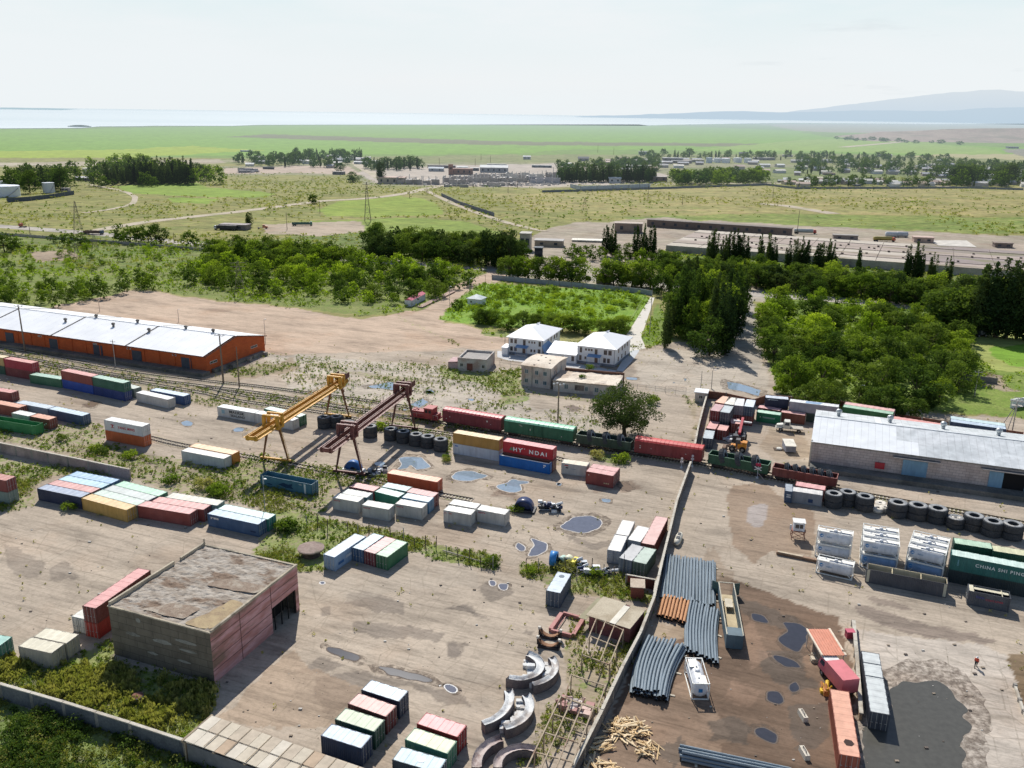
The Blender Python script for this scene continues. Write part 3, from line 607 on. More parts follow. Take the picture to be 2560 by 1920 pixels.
# ---- railway
RAIL=plain((.07,.05,.04),.6,.2); SLEEP=plain((.56,.50,.41),.9); BALL=patchy((.46,.38,.28),(.38,.31,.22),(.30,.30,.15),.5)
def smooth(pts,step):
    w_=[Vector(p) for p in pts]; out=[]
    for i in range(len(w_)-1):
        d=(w_[i+1]-w_[i]).length; kk=max(1,int(d/step))
        for j in range(kk):
            t=j/kk; a=w_[max(i-1,0)];b=w_[i];c_=w_[i+1];d_=w_[min(i+2,len(w_)-1)]
            out.append(.5*((2*b)+(-a+c_)*t+(2*a-5*b+4*c_-d_)*t*t+(-a+3*b-3*c_+d_)*t**3))
    out.append(w_[-1]); return out
def resample(pts,step):
    pts=smooth(pts,step/3); out=[pts[0]]; acc=0
    for a,b in zip(pts,pts[1:]):
        L=(b-a).length
        while acc+L>=step:
            t=(step-acc)/L; a=a.lerp(b,t); out.append(a.copy()); L=(b-a).length; acc=0
        acc+=L
    return out
def railway(pts,label,sleepers=True,gauge=1.52):
    c=resample([G(*p) for p in pts],.75); root=thing('railway_track',label,'railway track',(c[0].x,c[0].y,0),group='railway tracks across the yard')
    o=c[0]; nr_=[]
    for i in range(len(c)):
        t=(c[min(i+1,len(c)-1)]-c[max(i-1,0)]).normalized(); nr_.append((c[i]-o,Vector((-t.y,t.x))))
    def sweep(off,w,z0,z1,st=4):
        vs=[]
        sel=nr_[::st]+[nr_[-1]]
        for p,n in sel:
            for s,z in ((-w,z0),(-w,z1),(w,z1),(w,z0)): q=p+n*(off+s); vs.append((q.x,q.y,z))
        fs=[]
        for i in range(len(sel)-1):
            for a in range(3): fs.append((i*4+a,i*4+a+1,i*4+4+a+1,i*4+4+a))
        return vs,fs
    if sleepers:
        b=MB(); b.add(*sweep(0,1.7,.0,.05)); b.build('ballast',BALL,root)
        s=MB()
        for p,n in nr_:
            if rng.random()<.06: continue
            t=Vector((n.y,-n.x)); a=p-n*1.3; e=p+n*1.3
            s.beam((a.x,a.y,.10),(e.x,e.y,.10),.26,.10)
        s.build('sleepers',SLEEP,root)
    for sgn in (-1,1):
        b=MB(); b.add(*sweep(sgn*gauge/2,.10,.13,.30)); b.build('rail',RAIL,root)
    return c
TRAIN=[(-200,851),(0,884),(282,936),(500,965),(650,984),(800,1009),(1028,1045),(1108,1058),(1260,1084),(1434,1112),(1600,1138),(1760,1162),(1934,1196),(2090,1224),(2300,1262),(2560,1310),(2800,1355)]
railway([(-200,838),(0,868),(282,921),(500,951),(640,966),(777,984),(900,1000),(1040,1022)],'northernmost railway track, running beside the brick red warehouse')
train_path=railway(TRAIN,'railway track carrying the parked freight train')
railway([(500,965),(600,988),(720,1004),(850,1024),(960,1038),(1040,1048)],'short curved railway track between the two gantry cranes and the train',True)
railway([(104,913),(154,923),(328,953),(500,982),(600,1003),(795,1031),(959,1062),(1119,1086),(1240,1108),(1330,1130),(1440,1160)],'southern railway track passing behind the white and blue containers')
railway([(370,1094),(466,1116),(660,1150),(900,1195),(1095,1236),(1180,1252)],'overgrown crane rail line under the near legs of the gantry cranes')
# ================================================================ CONTAINERS
CW=2.44
def corr_wall(mb,p,q,z0,z1,inward,period=.28,depth=.045):
    # trapezoid corrugated wall from p to q
    p=Vector(p);q=Vector(q);d=q-p;L=d.length;d/=L;n=Vector(inward)
    k=max(2,int(round(L/period))); st=L/k; pts=[]
    for i in range(k):
        x=i*st
        pts+= [p+d*x, p+d*(x+st*.26), p+d*(x+st*.5)+n*depth, p+d*(x+st*.76)+n*depth]
    pts.append(q)
    vs=[(a.x,a.y,z0) for a in pts]+[(a.x,a.y,z1) for a in pts]; m=len(pts)
    mb.add(vs,[(i,i+1,m+i+1,m+i) for i in range(m-1)])
CCACHE={}
def cmesh(L,h,opent,w=CW):
    k=(round(L,1),round(h,2),opent,round(w,2))
    if k in CCACHE: return CCACHE[k]
    x=L/2; y=w/2; r={}
    b=MB(); e=.06
    corr_wall(b,(-x+e,-y+.02),(x-e,-y+.02),.12,h-.1,(0,1)); corr_wall(b,(x-e,y-.02),(-x+e,y-.02),.12,h-.1,(0,-1))
    corr_wall(b,(-x+.03,y-e),(-x+.03,-y+e),.12,h-.1,(1,0)); corr_wall(b,(x-.03,-y+e),(x-.03,y-e),.12,h-.1,(-1,0))
    b.box(-x+.05,x-.05,-y+.07,y-.07,.10,.16)
    r['body']=b
    f=MB()
    for sx in (-1,1):
        for sy in (-1,1):
            cx,cy=sx*(x-.08),sy*(y-.08); f.box(cx-.08,cx+.08,cy-.08,cy+.08,0,h)
            f.box(cx-.10+(-.0),cx+.10,cy-.085,cy+.085,h-.12,h+.012); f.box(cx-.10,cx+.10,cy-.085,cy+.085,-.0,.12)
    for sy in (-1,1):
        cy=sy*(y-.05); f.box(-x+.16,x-.16,cy-.045,cy+.045,h-.12,h-.01); f.box(-x+.16,x-.16,cy-.045,cy+.045,.02,.16)
    for sx in (-1,1):
        cx=sx*(x-.05); f.box(cx-.045,cx+.045,-y+.16,y-.16,h-.12,h-.01); f.box(cx-.045,cx+.045,-y+.16,y-.16,.02,.16)
    r['frame']=f
    t=MB()
    if not opent:
        n=max(4,int(L/.7)); st=(L-.2)/n
        for i in range(n):
            xa=-x+.1+i*st; dz=.022 if i%2 else 0.
            t.quad((xa,-y+.06,h-.03+dz),(xa+st*.88,-y+.06,h-.03+dz),(xa+st*.88,y-.06,h-.03+dz),(xa,y-.06,h-.03+dz))
            t.quad((xa+st*.88,-y+.06,h-.03+dz),(xa+st,-y+.06,h-.03+(.022-dz)),(xa+st,y-.06,h-.03+(.022-dz)),(xa+st*.88,y-.06,h-.03+dz))
    else: t.box(-x+.1,x-.1,-y+.1,y-.1,.17,.22)
    r['roof']=t
    d=MB(); d.box(-.02,.02,0,1.10,.16,h-.13)
    for q in (.02,.37,.73): d.box(-.035,.035,0,1.10,.2+q*(h-.6),.24+q*(h-.6))
    r['door']=d
    lb=MB()
    for q in (.22,.82): lb.tube((-.06,q,.12),(-.06,q,h-.06),.025,6); lb.box(-.09,-.03,q-.06,q+.22,h*.42,h*.42+.05)
    r['bars']=lb
    CCACHE[k]=r; r['cache']={}; return r
def cm(r,part,mat,name):
    k=(part,id(mat))
    if k not in r['cache']: r['cache'][k]=r[part].mesh(name,mat)
    return r['cache'][k]
BAR=paint((.42,.42,.40),.5,.4,.5)
def cont(s,A,B,label,body,roof=None,z0=0.,mode='side',L=None,h=2.59,opent=False,doors='R',dopen=None,back=0.,shift=0.,group=None,inner=None,name='shipping_container',cat='shipping container',roofrust=.12,w=CW,bodydirt=.35,lenfix=None):
    z=z0+h if not(roof is None and not opent and z0<=0) else z0+2*h
    a=GP(s,A[0],A[1],z) ; b=GP(s,B[0],B[1],z); u,v,LL,ang=frame2(a,b); mid=(Vector(a)+Vector(b))/2
    if mode=='side':
        L_=L or LL
        if L is None and abs(LL-6.06)<.9: L_=max(5.8,min(6.5,LL))
        c=mid+v*(w/2+back)+u*shift; yaw=ang
    else:
        L_=L or 12.19; c=mid+v*(L_/2+back)+u*shift; yaw=ang+math.pi/2
    t=thing(name,label,cat,(c.x,c.y,z0),yaw,group)
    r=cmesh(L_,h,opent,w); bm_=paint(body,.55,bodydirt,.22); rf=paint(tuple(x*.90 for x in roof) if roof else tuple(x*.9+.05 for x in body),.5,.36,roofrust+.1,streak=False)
    link('body',cm(r,'body',bm_,'body'),t); fr=link('frame',cm(r,'frame',paint(tuple(x*.85 for x in body),.55,.4,.3),'frame'),t)
    if opent: link('floor',cm(r,'roof',inner or plain((.30,.25,.16),.9),'floor'),t)
    else: link('roof',cm(r,'roof',rf,'roof'),t)
    if doors:
        sx={'R':1,'L':-1}[doors]; 
        for k_,sy in enumerate((-1,1)):
            o=link('door',cm(r,'door',bm_,'door'),t,(sx*(L_/2+.012),sy*(w/2-.06),0)); o.scale=(1,-sy,1)
            if dopen: o.rotation_euler=(0,0,(-sy*sx)*R(dopen)*(1 if sy*sx>0 else 1)) 
            lb=link('locking_bar',cm(r,'bars',BAR,'locking_bar'),o); lb.scale=(-sx,1,1)
    return t
def ctext(t,txt,size,c,L=0.,z=1.3,side=-1,y=None,sx=1.,sp=1.1,bold=.02,x=0.,w=CW):
    m=plain(c,.6,var=.1)
    return lettering(txt,size,m,t,(x,side*(w/2+.012),z),(R(90),0,0 if side<0 else R(180)),sx=sx,spacing=sp,bold=bold)
def cmark(t,quads,c,name='marking',y=-(CW/2+.012)):
    mb=MB()
    for (x0,x1,z0,z1) in quads: mb.quad((x0,y,z0),(x1,y,z0),(x1,y,z1),(x0,y,z1))
    return mb.build(name,plain(c,.6,var=.2),t)
RED=(.23,.035,.028); BRN=(.17,.05,.035); ORG=(.50,.105,.03); GRN=(.022,.13,.06); DGR=(.03,.085,.055); BLU=(.03,.10,.24); NAV=(.022,.035,.085); WHT=(.56,.56,.54); GRY=(.30,.33,.35)
rPINK=(.66,.30,.27); rWHT=(.80,.80,.77); rGRN=(.36,.55,.44); rBLU=(.40,.55,.68); rCYAN=(.55,.70,.70); rGRY=(.46,.51,.55); rSAL=(.72,.36,.24)  # pale roof tones here and below: fading plus sun highlight in the colour
GL='shipping containers standing in the yard'
# far left rows
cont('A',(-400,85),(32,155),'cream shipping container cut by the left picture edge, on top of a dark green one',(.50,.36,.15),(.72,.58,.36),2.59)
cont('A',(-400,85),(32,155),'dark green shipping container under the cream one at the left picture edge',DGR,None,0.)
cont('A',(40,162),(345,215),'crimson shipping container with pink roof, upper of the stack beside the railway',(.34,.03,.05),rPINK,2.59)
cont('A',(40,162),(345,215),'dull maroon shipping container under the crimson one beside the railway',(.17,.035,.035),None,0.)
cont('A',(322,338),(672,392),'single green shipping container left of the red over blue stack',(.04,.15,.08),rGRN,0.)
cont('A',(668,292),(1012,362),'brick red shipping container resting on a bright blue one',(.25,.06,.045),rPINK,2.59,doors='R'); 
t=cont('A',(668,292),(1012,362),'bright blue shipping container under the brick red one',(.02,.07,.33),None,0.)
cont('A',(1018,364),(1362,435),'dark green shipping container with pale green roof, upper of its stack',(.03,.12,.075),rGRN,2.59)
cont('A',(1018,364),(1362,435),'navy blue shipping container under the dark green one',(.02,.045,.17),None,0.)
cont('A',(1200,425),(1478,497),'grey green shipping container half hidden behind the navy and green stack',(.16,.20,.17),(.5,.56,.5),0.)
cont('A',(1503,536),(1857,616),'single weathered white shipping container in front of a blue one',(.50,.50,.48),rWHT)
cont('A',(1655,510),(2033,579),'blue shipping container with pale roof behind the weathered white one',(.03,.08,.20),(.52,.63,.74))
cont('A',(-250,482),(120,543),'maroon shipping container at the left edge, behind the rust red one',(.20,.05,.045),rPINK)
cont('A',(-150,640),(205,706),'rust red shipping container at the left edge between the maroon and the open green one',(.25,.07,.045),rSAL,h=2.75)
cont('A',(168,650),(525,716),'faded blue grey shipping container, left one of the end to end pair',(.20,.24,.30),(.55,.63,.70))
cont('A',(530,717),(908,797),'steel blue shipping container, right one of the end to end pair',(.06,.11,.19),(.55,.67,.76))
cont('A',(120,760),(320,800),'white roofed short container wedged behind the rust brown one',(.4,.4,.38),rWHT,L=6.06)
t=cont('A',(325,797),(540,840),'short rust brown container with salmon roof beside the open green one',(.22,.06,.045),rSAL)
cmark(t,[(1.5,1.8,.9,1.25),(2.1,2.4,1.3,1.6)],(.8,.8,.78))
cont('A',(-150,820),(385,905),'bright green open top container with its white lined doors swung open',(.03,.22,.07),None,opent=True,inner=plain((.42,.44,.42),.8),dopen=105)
t=cont('A',(1148,838),(1570,914),'white container with red lettering stacked on an orange one',(.62,.62,.62),rWHT,2.59)
ctext(t,'YANG MING',.86,(.62,.05,.06),z=1.25,x=.9,sx=1.,sp=1.1); cmark(t,[(-3.9,-2.9,1.55,1.75),(-3.55,-3.25,1.0,1.75),(-3.9,-2.9,.95,1.08)],(.5,.03,.05))
cont('A',(1148,838),(1570,914),'orange container under the white one with red lettering',(.52,.12,.035),None,0.)
t=cont('c',(118,322),(374,367),'white container with bold black lettering near the yellow crane',(.52,.54,.53),(.76,.80,.80))
ctext(t,'MAERSK',1.02,(.03,.035,.04),z=1.72,x=.3,sx=1.25,sp=1.06); ctext(t,'SEALAND',.84,(.03,.035,.04),z=.78,x=.6,sx=1.22,sp=1.06); cmark(t,[(-4.6,-3.6,1.0,2.0)],(.28,.45,.52))
cont('c',(376,367),(640,420),'plain white container end to end with the black lettered one, behind the crane leg',(.52,.53,.52),(.80,.82,.80))
cont('c',(440,336),(690,394),'green container with pale green roof behind the white pair near the yellow crane',(.03,.14,.07),(.62,.75,.68))
t=cont('a',(1252,1180),(1548,1236),'white container with rusty roof and its left doors open, in front of an orange one',(.50,.52,.53),(.80,.76,.70),doors='L',dopen=80,roofrust=.6)
t=cont('a',(1305,1150),(1606,1206),'amber orange container behind the rusty roofed white one, doors open on its right',(.55,.24,.05),(.84,.58,.36),dopen=100)
t=cont('c',(415,792),(770,862),'long teal blue open top container standing alone beside the crane leg',(.06,.17,.24),None,opent=True,inner=plain((.52,.47,.36),.9),dopen=None)
mb=MB(); y=-(CW/2+.014); mb.add([(-1.9,y,1.15),(-.6,y,1.75),(.6,y,1.55),(1.7,y,1.85),(1.4,y,1.2),(1.9,y,.75),(-.2,y,.75),(-1.0,y,1.0)],[(0,1,2,3,4,5,6,7)]); mb.quad((-5,y,.9),(-4,y,1.0),(-3.2,y,.75),(-4.4,y,.7)); mb.build('marking',plain((.015,.05,.11),.7),t)
cmark(t,[(-5.95,-5.55,.3,2.45),(4.55,5.0,.25,2.35)],(.75,.76,.76)); cmark(t,[(3.3,4.0,2.0,2.12)],(.7,.7,.7))
# painted block of eleven
ln=None
t=cont('D',(112,280),(490,358),'navy container at the front left corner of the block of long containers',(.022,.032,.075),(.38,.44,.56))
cont('D',(112,280),(490,358),'dull red container behind the navy one in the block',(.24,.05,.05),(.68,.36,.33),back=2.5,shift=.1)
cont('D',(112,280),(490,358),'cyan roofed container behind the dull red one in the block',(.05,.20,.28),(.48,.68,.76),back=5.0,shift=.2)
cont('D',(112,280),(490,358),'sky blue container at the back left corner of the block',(.04,.15,.33),(.40,.58,.78),back=7.5,shift=.3)
cont('D',(496,364),(882,468),'ochre yellow container with orange roof at the front of the block',(.48,.30,.08),(.78,.55,.28))
cont('D',(496,364),(882,468),'mint roofed container directly behind the ochre yellow one',(.25,.36,.32),(.60,.70,.62),back=2.5,shift=.2,roofrust=.3)
cont('D',(496,364),(882,468),'grey roofed container third from the front behind the ochre yellow one',(.30,.33,.33),(.56,.60,.58),back=5.0,shift=.3)
cont('D',(496,364),(882,468),'light green container at the back of the middle row of the block',(.10,.28,.17),(.48,.74,.56),back=7.5,shift=.5)
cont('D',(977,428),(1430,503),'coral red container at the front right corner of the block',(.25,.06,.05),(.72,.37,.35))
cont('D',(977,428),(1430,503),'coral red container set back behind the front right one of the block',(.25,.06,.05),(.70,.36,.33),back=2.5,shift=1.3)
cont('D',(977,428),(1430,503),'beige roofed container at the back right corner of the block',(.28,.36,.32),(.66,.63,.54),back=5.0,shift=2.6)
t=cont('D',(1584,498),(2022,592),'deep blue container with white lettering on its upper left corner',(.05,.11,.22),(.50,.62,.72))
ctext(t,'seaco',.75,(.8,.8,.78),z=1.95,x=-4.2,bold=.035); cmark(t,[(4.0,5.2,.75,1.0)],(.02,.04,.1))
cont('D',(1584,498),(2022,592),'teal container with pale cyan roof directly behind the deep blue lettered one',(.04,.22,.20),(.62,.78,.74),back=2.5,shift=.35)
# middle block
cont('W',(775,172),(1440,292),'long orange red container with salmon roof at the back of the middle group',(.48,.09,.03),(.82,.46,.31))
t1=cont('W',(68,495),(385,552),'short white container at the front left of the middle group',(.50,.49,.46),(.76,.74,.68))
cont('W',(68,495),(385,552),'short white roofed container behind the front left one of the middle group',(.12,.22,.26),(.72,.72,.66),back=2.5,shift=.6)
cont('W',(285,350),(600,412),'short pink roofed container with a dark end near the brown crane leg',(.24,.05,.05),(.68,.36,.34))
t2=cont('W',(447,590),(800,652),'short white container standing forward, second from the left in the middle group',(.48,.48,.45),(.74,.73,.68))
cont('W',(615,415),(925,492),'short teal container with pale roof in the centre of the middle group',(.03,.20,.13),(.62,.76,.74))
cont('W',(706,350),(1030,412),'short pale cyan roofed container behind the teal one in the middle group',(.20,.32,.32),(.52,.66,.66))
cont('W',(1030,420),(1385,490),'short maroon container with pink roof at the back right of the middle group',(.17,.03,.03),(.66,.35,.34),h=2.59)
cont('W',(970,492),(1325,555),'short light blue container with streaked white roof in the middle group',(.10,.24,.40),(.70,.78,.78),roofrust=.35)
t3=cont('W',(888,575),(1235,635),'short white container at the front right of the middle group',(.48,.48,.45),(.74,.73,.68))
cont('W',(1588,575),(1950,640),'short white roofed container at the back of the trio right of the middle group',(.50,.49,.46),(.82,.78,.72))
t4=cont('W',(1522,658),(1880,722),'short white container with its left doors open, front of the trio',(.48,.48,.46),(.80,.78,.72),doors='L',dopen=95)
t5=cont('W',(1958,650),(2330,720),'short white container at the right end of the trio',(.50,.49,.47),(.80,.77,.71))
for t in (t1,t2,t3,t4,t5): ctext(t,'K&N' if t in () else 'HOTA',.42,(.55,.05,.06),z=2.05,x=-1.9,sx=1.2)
# yellow / white, red lettered, blue open top
cont('B',(62,110),(642,206),'mustard yellow container stacked on a white one beside the train',(.42,.24,.06),(.76,.57,.33),2.59)
t=cont('B',(62,110),(642,206),'scuffed white container under the mustard yellow one',(.52,.56,.62),None,0.); cmark(t,[(-5.4,-4.6,1.9,2.2)],(.1,.18,.5))
t=cont('B',(690,214),(1318,323),'bright red container with white lettering beside the green boxcar',(.44,.02,.03),(.74,.32,.32),2.75)
ctext(t,"HY  NDAI",1.30,(.85,.85,.83),z=1.05,x=.6,sx=1.1,sp=1.42,bold=.03); cmark(t,[(-1.35,-1.1,1.5,1.65),(-.85,-.6,1.5,1.65)],(.8,.8,.8)); mb=MB(); mb.add([(-4.5,-1.234,.75),(-3.4,-1.234,.75),(-3.95,-1.234,1.6)],[(0,1,2)]); mb.build('marking',plain((.12,.24,.14),.7),t)
cont('B',(690,214),(1318,323),'brown container under the bright red lettered one',(.20,.07,.05),None,0.,h=2.75)
t=cont('B',(645,387),(1282,503),'vivid blue open top container with a white rim in front of the red lettered one',(.0,.12,.42),None,opent=True,inner=plain((.01,.09,.30),.7),h=2.5)
m_=MB(); Lx=6.0
for (a,b_) in (((-Lx,-1.22),(Lx,-1.22)),((-Lx,-1.22),(-Lx,1.22)),((Lx,-1.22),(Lx,1.22))): m_.beam((*a,2.53),(*b_,2.53),.14,.10)
m_.build('rim',paint((.75,.78,.8),.5,.15,.1),t); cmark(t,[(4.6,5.2,1.7,2.0),(4.6,4.9,1.35,1.55)],(.75,.77,.8))
t=cont('B',(1425,486),(1745,532),'short cream roofed container with a red and black emblem on its side',(.48,.48,.46),(.78,.68,.52)); cmark(t,[(-2.2,-1.3,2.0,2.2)],(.5,.05,.05)); cmark(t,[(-1.9,-1.3,1.45,1.7)],(.03,.03,.03)); cmark(t,[(-.7,.4,1.3,1.55)],(.35,.38,.42))
t=cont('B',(1733,593),(2078,654),'short brick red container, front one of the pair with pink roofs',(.22,.045,.04),(.70,.37,.35),h=2.9); cmark(t,[(1.0,1.3,.75,1.0),(1.45,1.75,.75,1.0),(1.9,2.2,.75,1.0)],(.62,.5,.3)); ctext(t,'c',.5,(.75,.7,.65),z=2.2,x=-2.4)
cont('B',(1733,593),(2078,654),'short brick red container, rear one of the pair with pink roofs',(.22,.045,.04),(.70,.38,.36),h=2.9,back=2.47)
# four standing end on
t=cont('W',(-60,1240),(85,1282),'light blue container with grey roof, seen end on beside the round concrete cap',(.24,.36,.52),(.58,.65,.68),mode='end',L=9.,doors='L',h=2.75); mk=MB(); mk.quad((-1.5,-1.235,1.2),(.2,-1.235,1.2),(.2,-1.235,1.7),(-1.5,-1.235,1.7)); mk.build('marking',plain((.6,.66,.72),.7),t); mk=MB(); mk.quad((-3.6,-1.235,.8),(-2.,-1.235,.8),(-2.,-1.235,1.3),(-3.6,-1.235,1.3)); mk.build('marking',plain((.05,.15,.35),.7),t)
cont('W',(315,1150),(468,1192),'pale blue roofed container, left of the three side by side',(.04,.10,.20),(.52,.66,.70),mode='end',L=6.4,doors='L')
cont('W',(468,1192),(625,1238),'maroon container with pink roof, middle of the three side by side',(.17,.035,.045),(.70,.42,.40),mode='end',L=6.4,doors='L')
cont('W',(625,1238),(785,1282),'green container with light green roof, right of the three side by side',(.03,.14,.065),(.45,.64,.46),mode='end',L=6.4,doors='L')
# bottom groups
HB=2.75
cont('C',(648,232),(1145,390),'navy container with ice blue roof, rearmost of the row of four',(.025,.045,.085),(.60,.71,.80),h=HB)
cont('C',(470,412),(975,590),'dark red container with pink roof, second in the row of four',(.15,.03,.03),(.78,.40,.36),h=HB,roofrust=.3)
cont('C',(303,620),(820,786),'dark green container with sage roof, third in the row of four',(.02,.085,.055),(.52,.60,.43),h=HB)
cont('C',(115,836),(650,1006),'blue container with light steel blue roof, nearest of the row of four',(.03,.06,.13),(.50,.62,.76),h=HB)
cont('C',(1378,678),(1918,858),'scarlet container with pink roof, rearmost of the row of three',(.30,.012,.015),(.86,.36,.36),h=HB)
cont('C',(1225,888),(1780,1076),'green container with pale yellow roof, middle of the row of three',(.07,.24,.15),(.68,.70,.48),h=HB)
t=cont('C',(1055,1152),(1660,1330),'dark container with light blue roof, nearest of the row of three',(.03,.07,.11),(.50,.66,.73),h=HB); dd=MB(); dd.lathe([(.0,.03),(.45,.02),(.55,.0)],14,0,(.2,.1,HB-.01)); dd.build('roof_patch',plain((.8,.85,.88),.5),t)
cont('b',(125,872),(355,921),'cream short container, front one of the pair beside the roofed ruin',(.42,.38,.31),(.70,.65,.50),h=2.7)
cont('b',(125,872),(355,921),'cream short container, rear one of the pair beside the roofed ruin',(.42,.38,.31),(.72,.67,.52),back=2.6,shift=.2,h=2.7)
cont('b',(-260,830),(-5,872),'teal green container cut by the left picture edge near the cream pair',(.06,.20,.15),(.36,.60,.52),h=2.7)
cont('b',(570,594),(657,612),'long rust brown container with ribbed pink roof, upper of the stack beside the ruin',(.16,.035,.03),(.70,.33,.31),2.59,mode='end',L=12.2,doors='L',roofrust=.4)
cont('b',(570,594),(657,612),'long vermilion container at the bottom of the stack beside the ruin',(.34,.03,.02),None,0.,mode='end',L=12.2,doors='L')
cont('b',(500,668),(578,684),'long white container left of the vermilion stack beside the ruin',(.55,.56,.52),(.74,.74,.66),0.,mode='end',L=12.2,doors='L')
cont('a',(-220,1340),(38,1388),'brick red container at the left picture edge, on top of a grey green one',(.20,.05,.045),(.55,.24,.20),2.59)
cont('a',(-220,1340),(38,1388),'grey green container under the brick red one at the left picture edge',(.20,.26,.23),None,0.)
# group beside the long wall (seen end on)
cont('T',(993,630),(1165,658),'white container with grey end, nearest on the left of the group by the wall',(.30,.32,.36),(.84,.80,.74),mode='end',L=6.3,doors='L')
cont('T',(993,630),(1165,658),'white container directly behind the left one of the group by the wall',(.45,.45,.44),(.88,.83,.76),mode='end',L=6.3,doors=None,back=6.5,shift=.1)
cont('T',(1268,488),(1445,525),'white container between the left pair and the long pink one by the wall',(.45,.45,.44),(.86,.83,.78),mode='end',L=6.3,doors=None,roofrust=.35)
cont('T',(1453,538),(1640,572),'long salmon roofed red container standing against the wall',(.22,.055,.04),(.74,.46,.42),mode='end',L=12.2,doors=None)
cont('T',(1143,740),(1330,790),'grey container in front of the white one in the group by the wall',(.13,.16,.20),(.50,.50,.50),mode='end',L=6.1,doors='L',h=2.7)
cont('T',(1338,790),(1520,832),'dull green container beside the grey one in the group by the wall',(.07,.12,.09),(.46,.55,.47),mode='end',L=6.1,doors='L',h=2.7)
t=cont('T',(140,1195),(335,1232),'slate blue container standing alone with a dark dent on its roof',(.07,.10,.14),(.55,.64,.72),mode='end',L=6.6,doors='L',h=2.8); dd=MB(); dd.lathe([(0,.035),(.45,.03),(.5,.0)],12,0,(2.0,.1,2.78)); dd.build('dent',plain((.12,.17,.2),.6),t)
# tall stacks beyond the train, upper row
def stk(a,b,lab,body,roof,z,L=12.2,doors='L',**k): return cont('S',a,b,lab,body,roof,z,mode='end',L=L,doors=doors,**k)
stk((255,248),(388,272),'peach roofed container at the far left corner of the walled stack',(.45,.13,.07),(.84,.52,.36),2.59,6.4)
stk((388,272),(524,290),'cream roofed container second from the wall in the back row of the stack',(.5,.47,.40),(.84,.80,.70),2.59,6.4)
stk((524,292),(662,306),'white roofed container third from the wall in the back row of the stack',(.26,.22,.25),(.86,.86,.84),2.59,6.4)
stk((662,306),(796,322),'ice white roofed container at the right end of the back row of the stack',(.06,.09,.14),(.74,.80,.83),2.59,6.4)
stk((524,292),(662,306),'dark red container below the white roofed one in the walled stack',(.17,.03,.03),None,0.,6.4); stk((662,306),(796,322),'rusty red container below the ice white roofed one in the walled stack',(.20,.04,.035),None,0.,6.4)
stk((190,362),(326,382),'dusty pink roofed container in the second row against the wall',(.17,.02,.02),(.62,.38,.38),2.59,6.1)
stk((326,384),(470,404),'grey roofed container in the second row of the walled stack',(.07,.08,.10),(.52,.57,.58),2.59,6.1)
stk((190,362),(326,382),'dark red container under the dusty pink roofed one',(.15,.02,.02),None,0.,6.1,back=0)
stk((326,384),(470,404),'black blue container under the grey roofed one of the second row',(.04,.05,.07),None,0.,6.1)
stk((508,456),(600,552),'small pink box lying low inside the walled stack',(.3,.06,.05),(.78,.44,.38),0.,2.6,None) if 0 else None
stk((133,608),(275,628),'salmon roofed container in the third row against the wall',(.22,.045,.04),(.80,.42,.38),0.,6.1)
stk((284,630),(428,650),'salmon roofed container beside the reach stacker in the third row',(.24,.05,.04),(.82,.45,.40),0.,4.6)
stk((88,745),(238,762),'slate blue container with grey roof nearest the train in the walled yard',(.045,.075,.11),(.52,.58,.60),0.,6.1)
stk((500,545),(600,552),'short pink roofed container in the gap right of the third row',(.25,.05,.04),(.80,.45,.40),0.,4.)
t=cont('S',(838,388),(1168,434),'short green container with white frame lettering beside the white truck',(.01,.17,.08),(.55,.78,.62)); cmark(t,[(-1.4,1.6,1.45,1.55),(-1.2,1.7,1.25,1.32),(1.6,1.7,1.25,1.7),(-2.1,-1.9,1.3,1.6)],(.65,.75,.7))
t=cont('S',(960,188),(1282,216),'short navy container with a pale swoosh emblem beside the hedge',(.018,.025,.06),(.62,.66,.74),2.4); mk=MB(); y=-1.235; mk.add([(-2.5,y,2.05),(-1.8,y,2.35),(-1.6,y,2.1),(-1.9,y,1.95)],[(0,1,2,3)]); mk.quad((-1.5,y,2.05),(.3,y,2.1),(.3,y,2.2),(-1.5,y,2.2)); mk.build('marking',plain((.6,.66,.72),.7),t)
cont('S',(960,188),(1282,216),'short brown container under the navy one with the swoosh emblem',(.14,.05,.04),None,-.19)
t=cont('S',(1292,240),(1975,322),'long light grey container with a blue patch on its white roof',(.34,.33,.37),(.82,.82,.80),2.4); pp=MB(); pp.quad((-2.2,-.9,2.595),(1.4,-.9,2.595),(2.2,.95,2.595),(-2.,.9,2.595)); pp.build('roof_patch',plain((.28,.42,.60),.6,var=.3),t)
cont('S',(1292,240),(1975,322),'long dark green container under the light grey one behind the warehouse',(.03,.06,.05),None,-.19)
cont('S',(850,322),(1165,372),'short pink roofed container behind the green lettered one',(.2,.05,.04),(.78,.44,.42),0.)
cont('S',(1172,388),(1510,436),'short rust brown container with pink roof behind the white truck',(.19,.06,.04),(.78,.44,.40),0.)
t=cont('e',(952,322),(1314,378),'long green container with light green roof behind the right warehouse',(.025,.15,.05),(.42,.62,.46),2.2,L=12.19)
cont('e',(952,322),(1314,378),'long pink roofed container directly behind the green one, beyond the right warehouse',(.5,.3,.27),(.84,.50,.47),2.2,L=12.19,back=2.5)
cont('e',(952,322),(1314,378),'long brown container at ground level below the green one, beyond the right warehouse',(.2,.06,.04),None,-.39,L=12.19)
cont('e',(1318,408),(1665,462),'long salmon roofed container behind the roof vents of the right warehouse',(.30,.05,.03),(.82,.38,.33),2.2,L=12.19)
cont('e',(1700,425),(2094,480),'long dark blue container with pale blue roof, front of the pair behind the right warehouse',(.035,.07,.14),(.56,.66,.76),2.4,L=12.19)
cont('e',(1700,425),(2094,480),'long container with mint roof, rear of the pair behind the right warehouse',(.3,.38,.38),(.60,.74,.74),2.4,L=12.19,back=2.5)
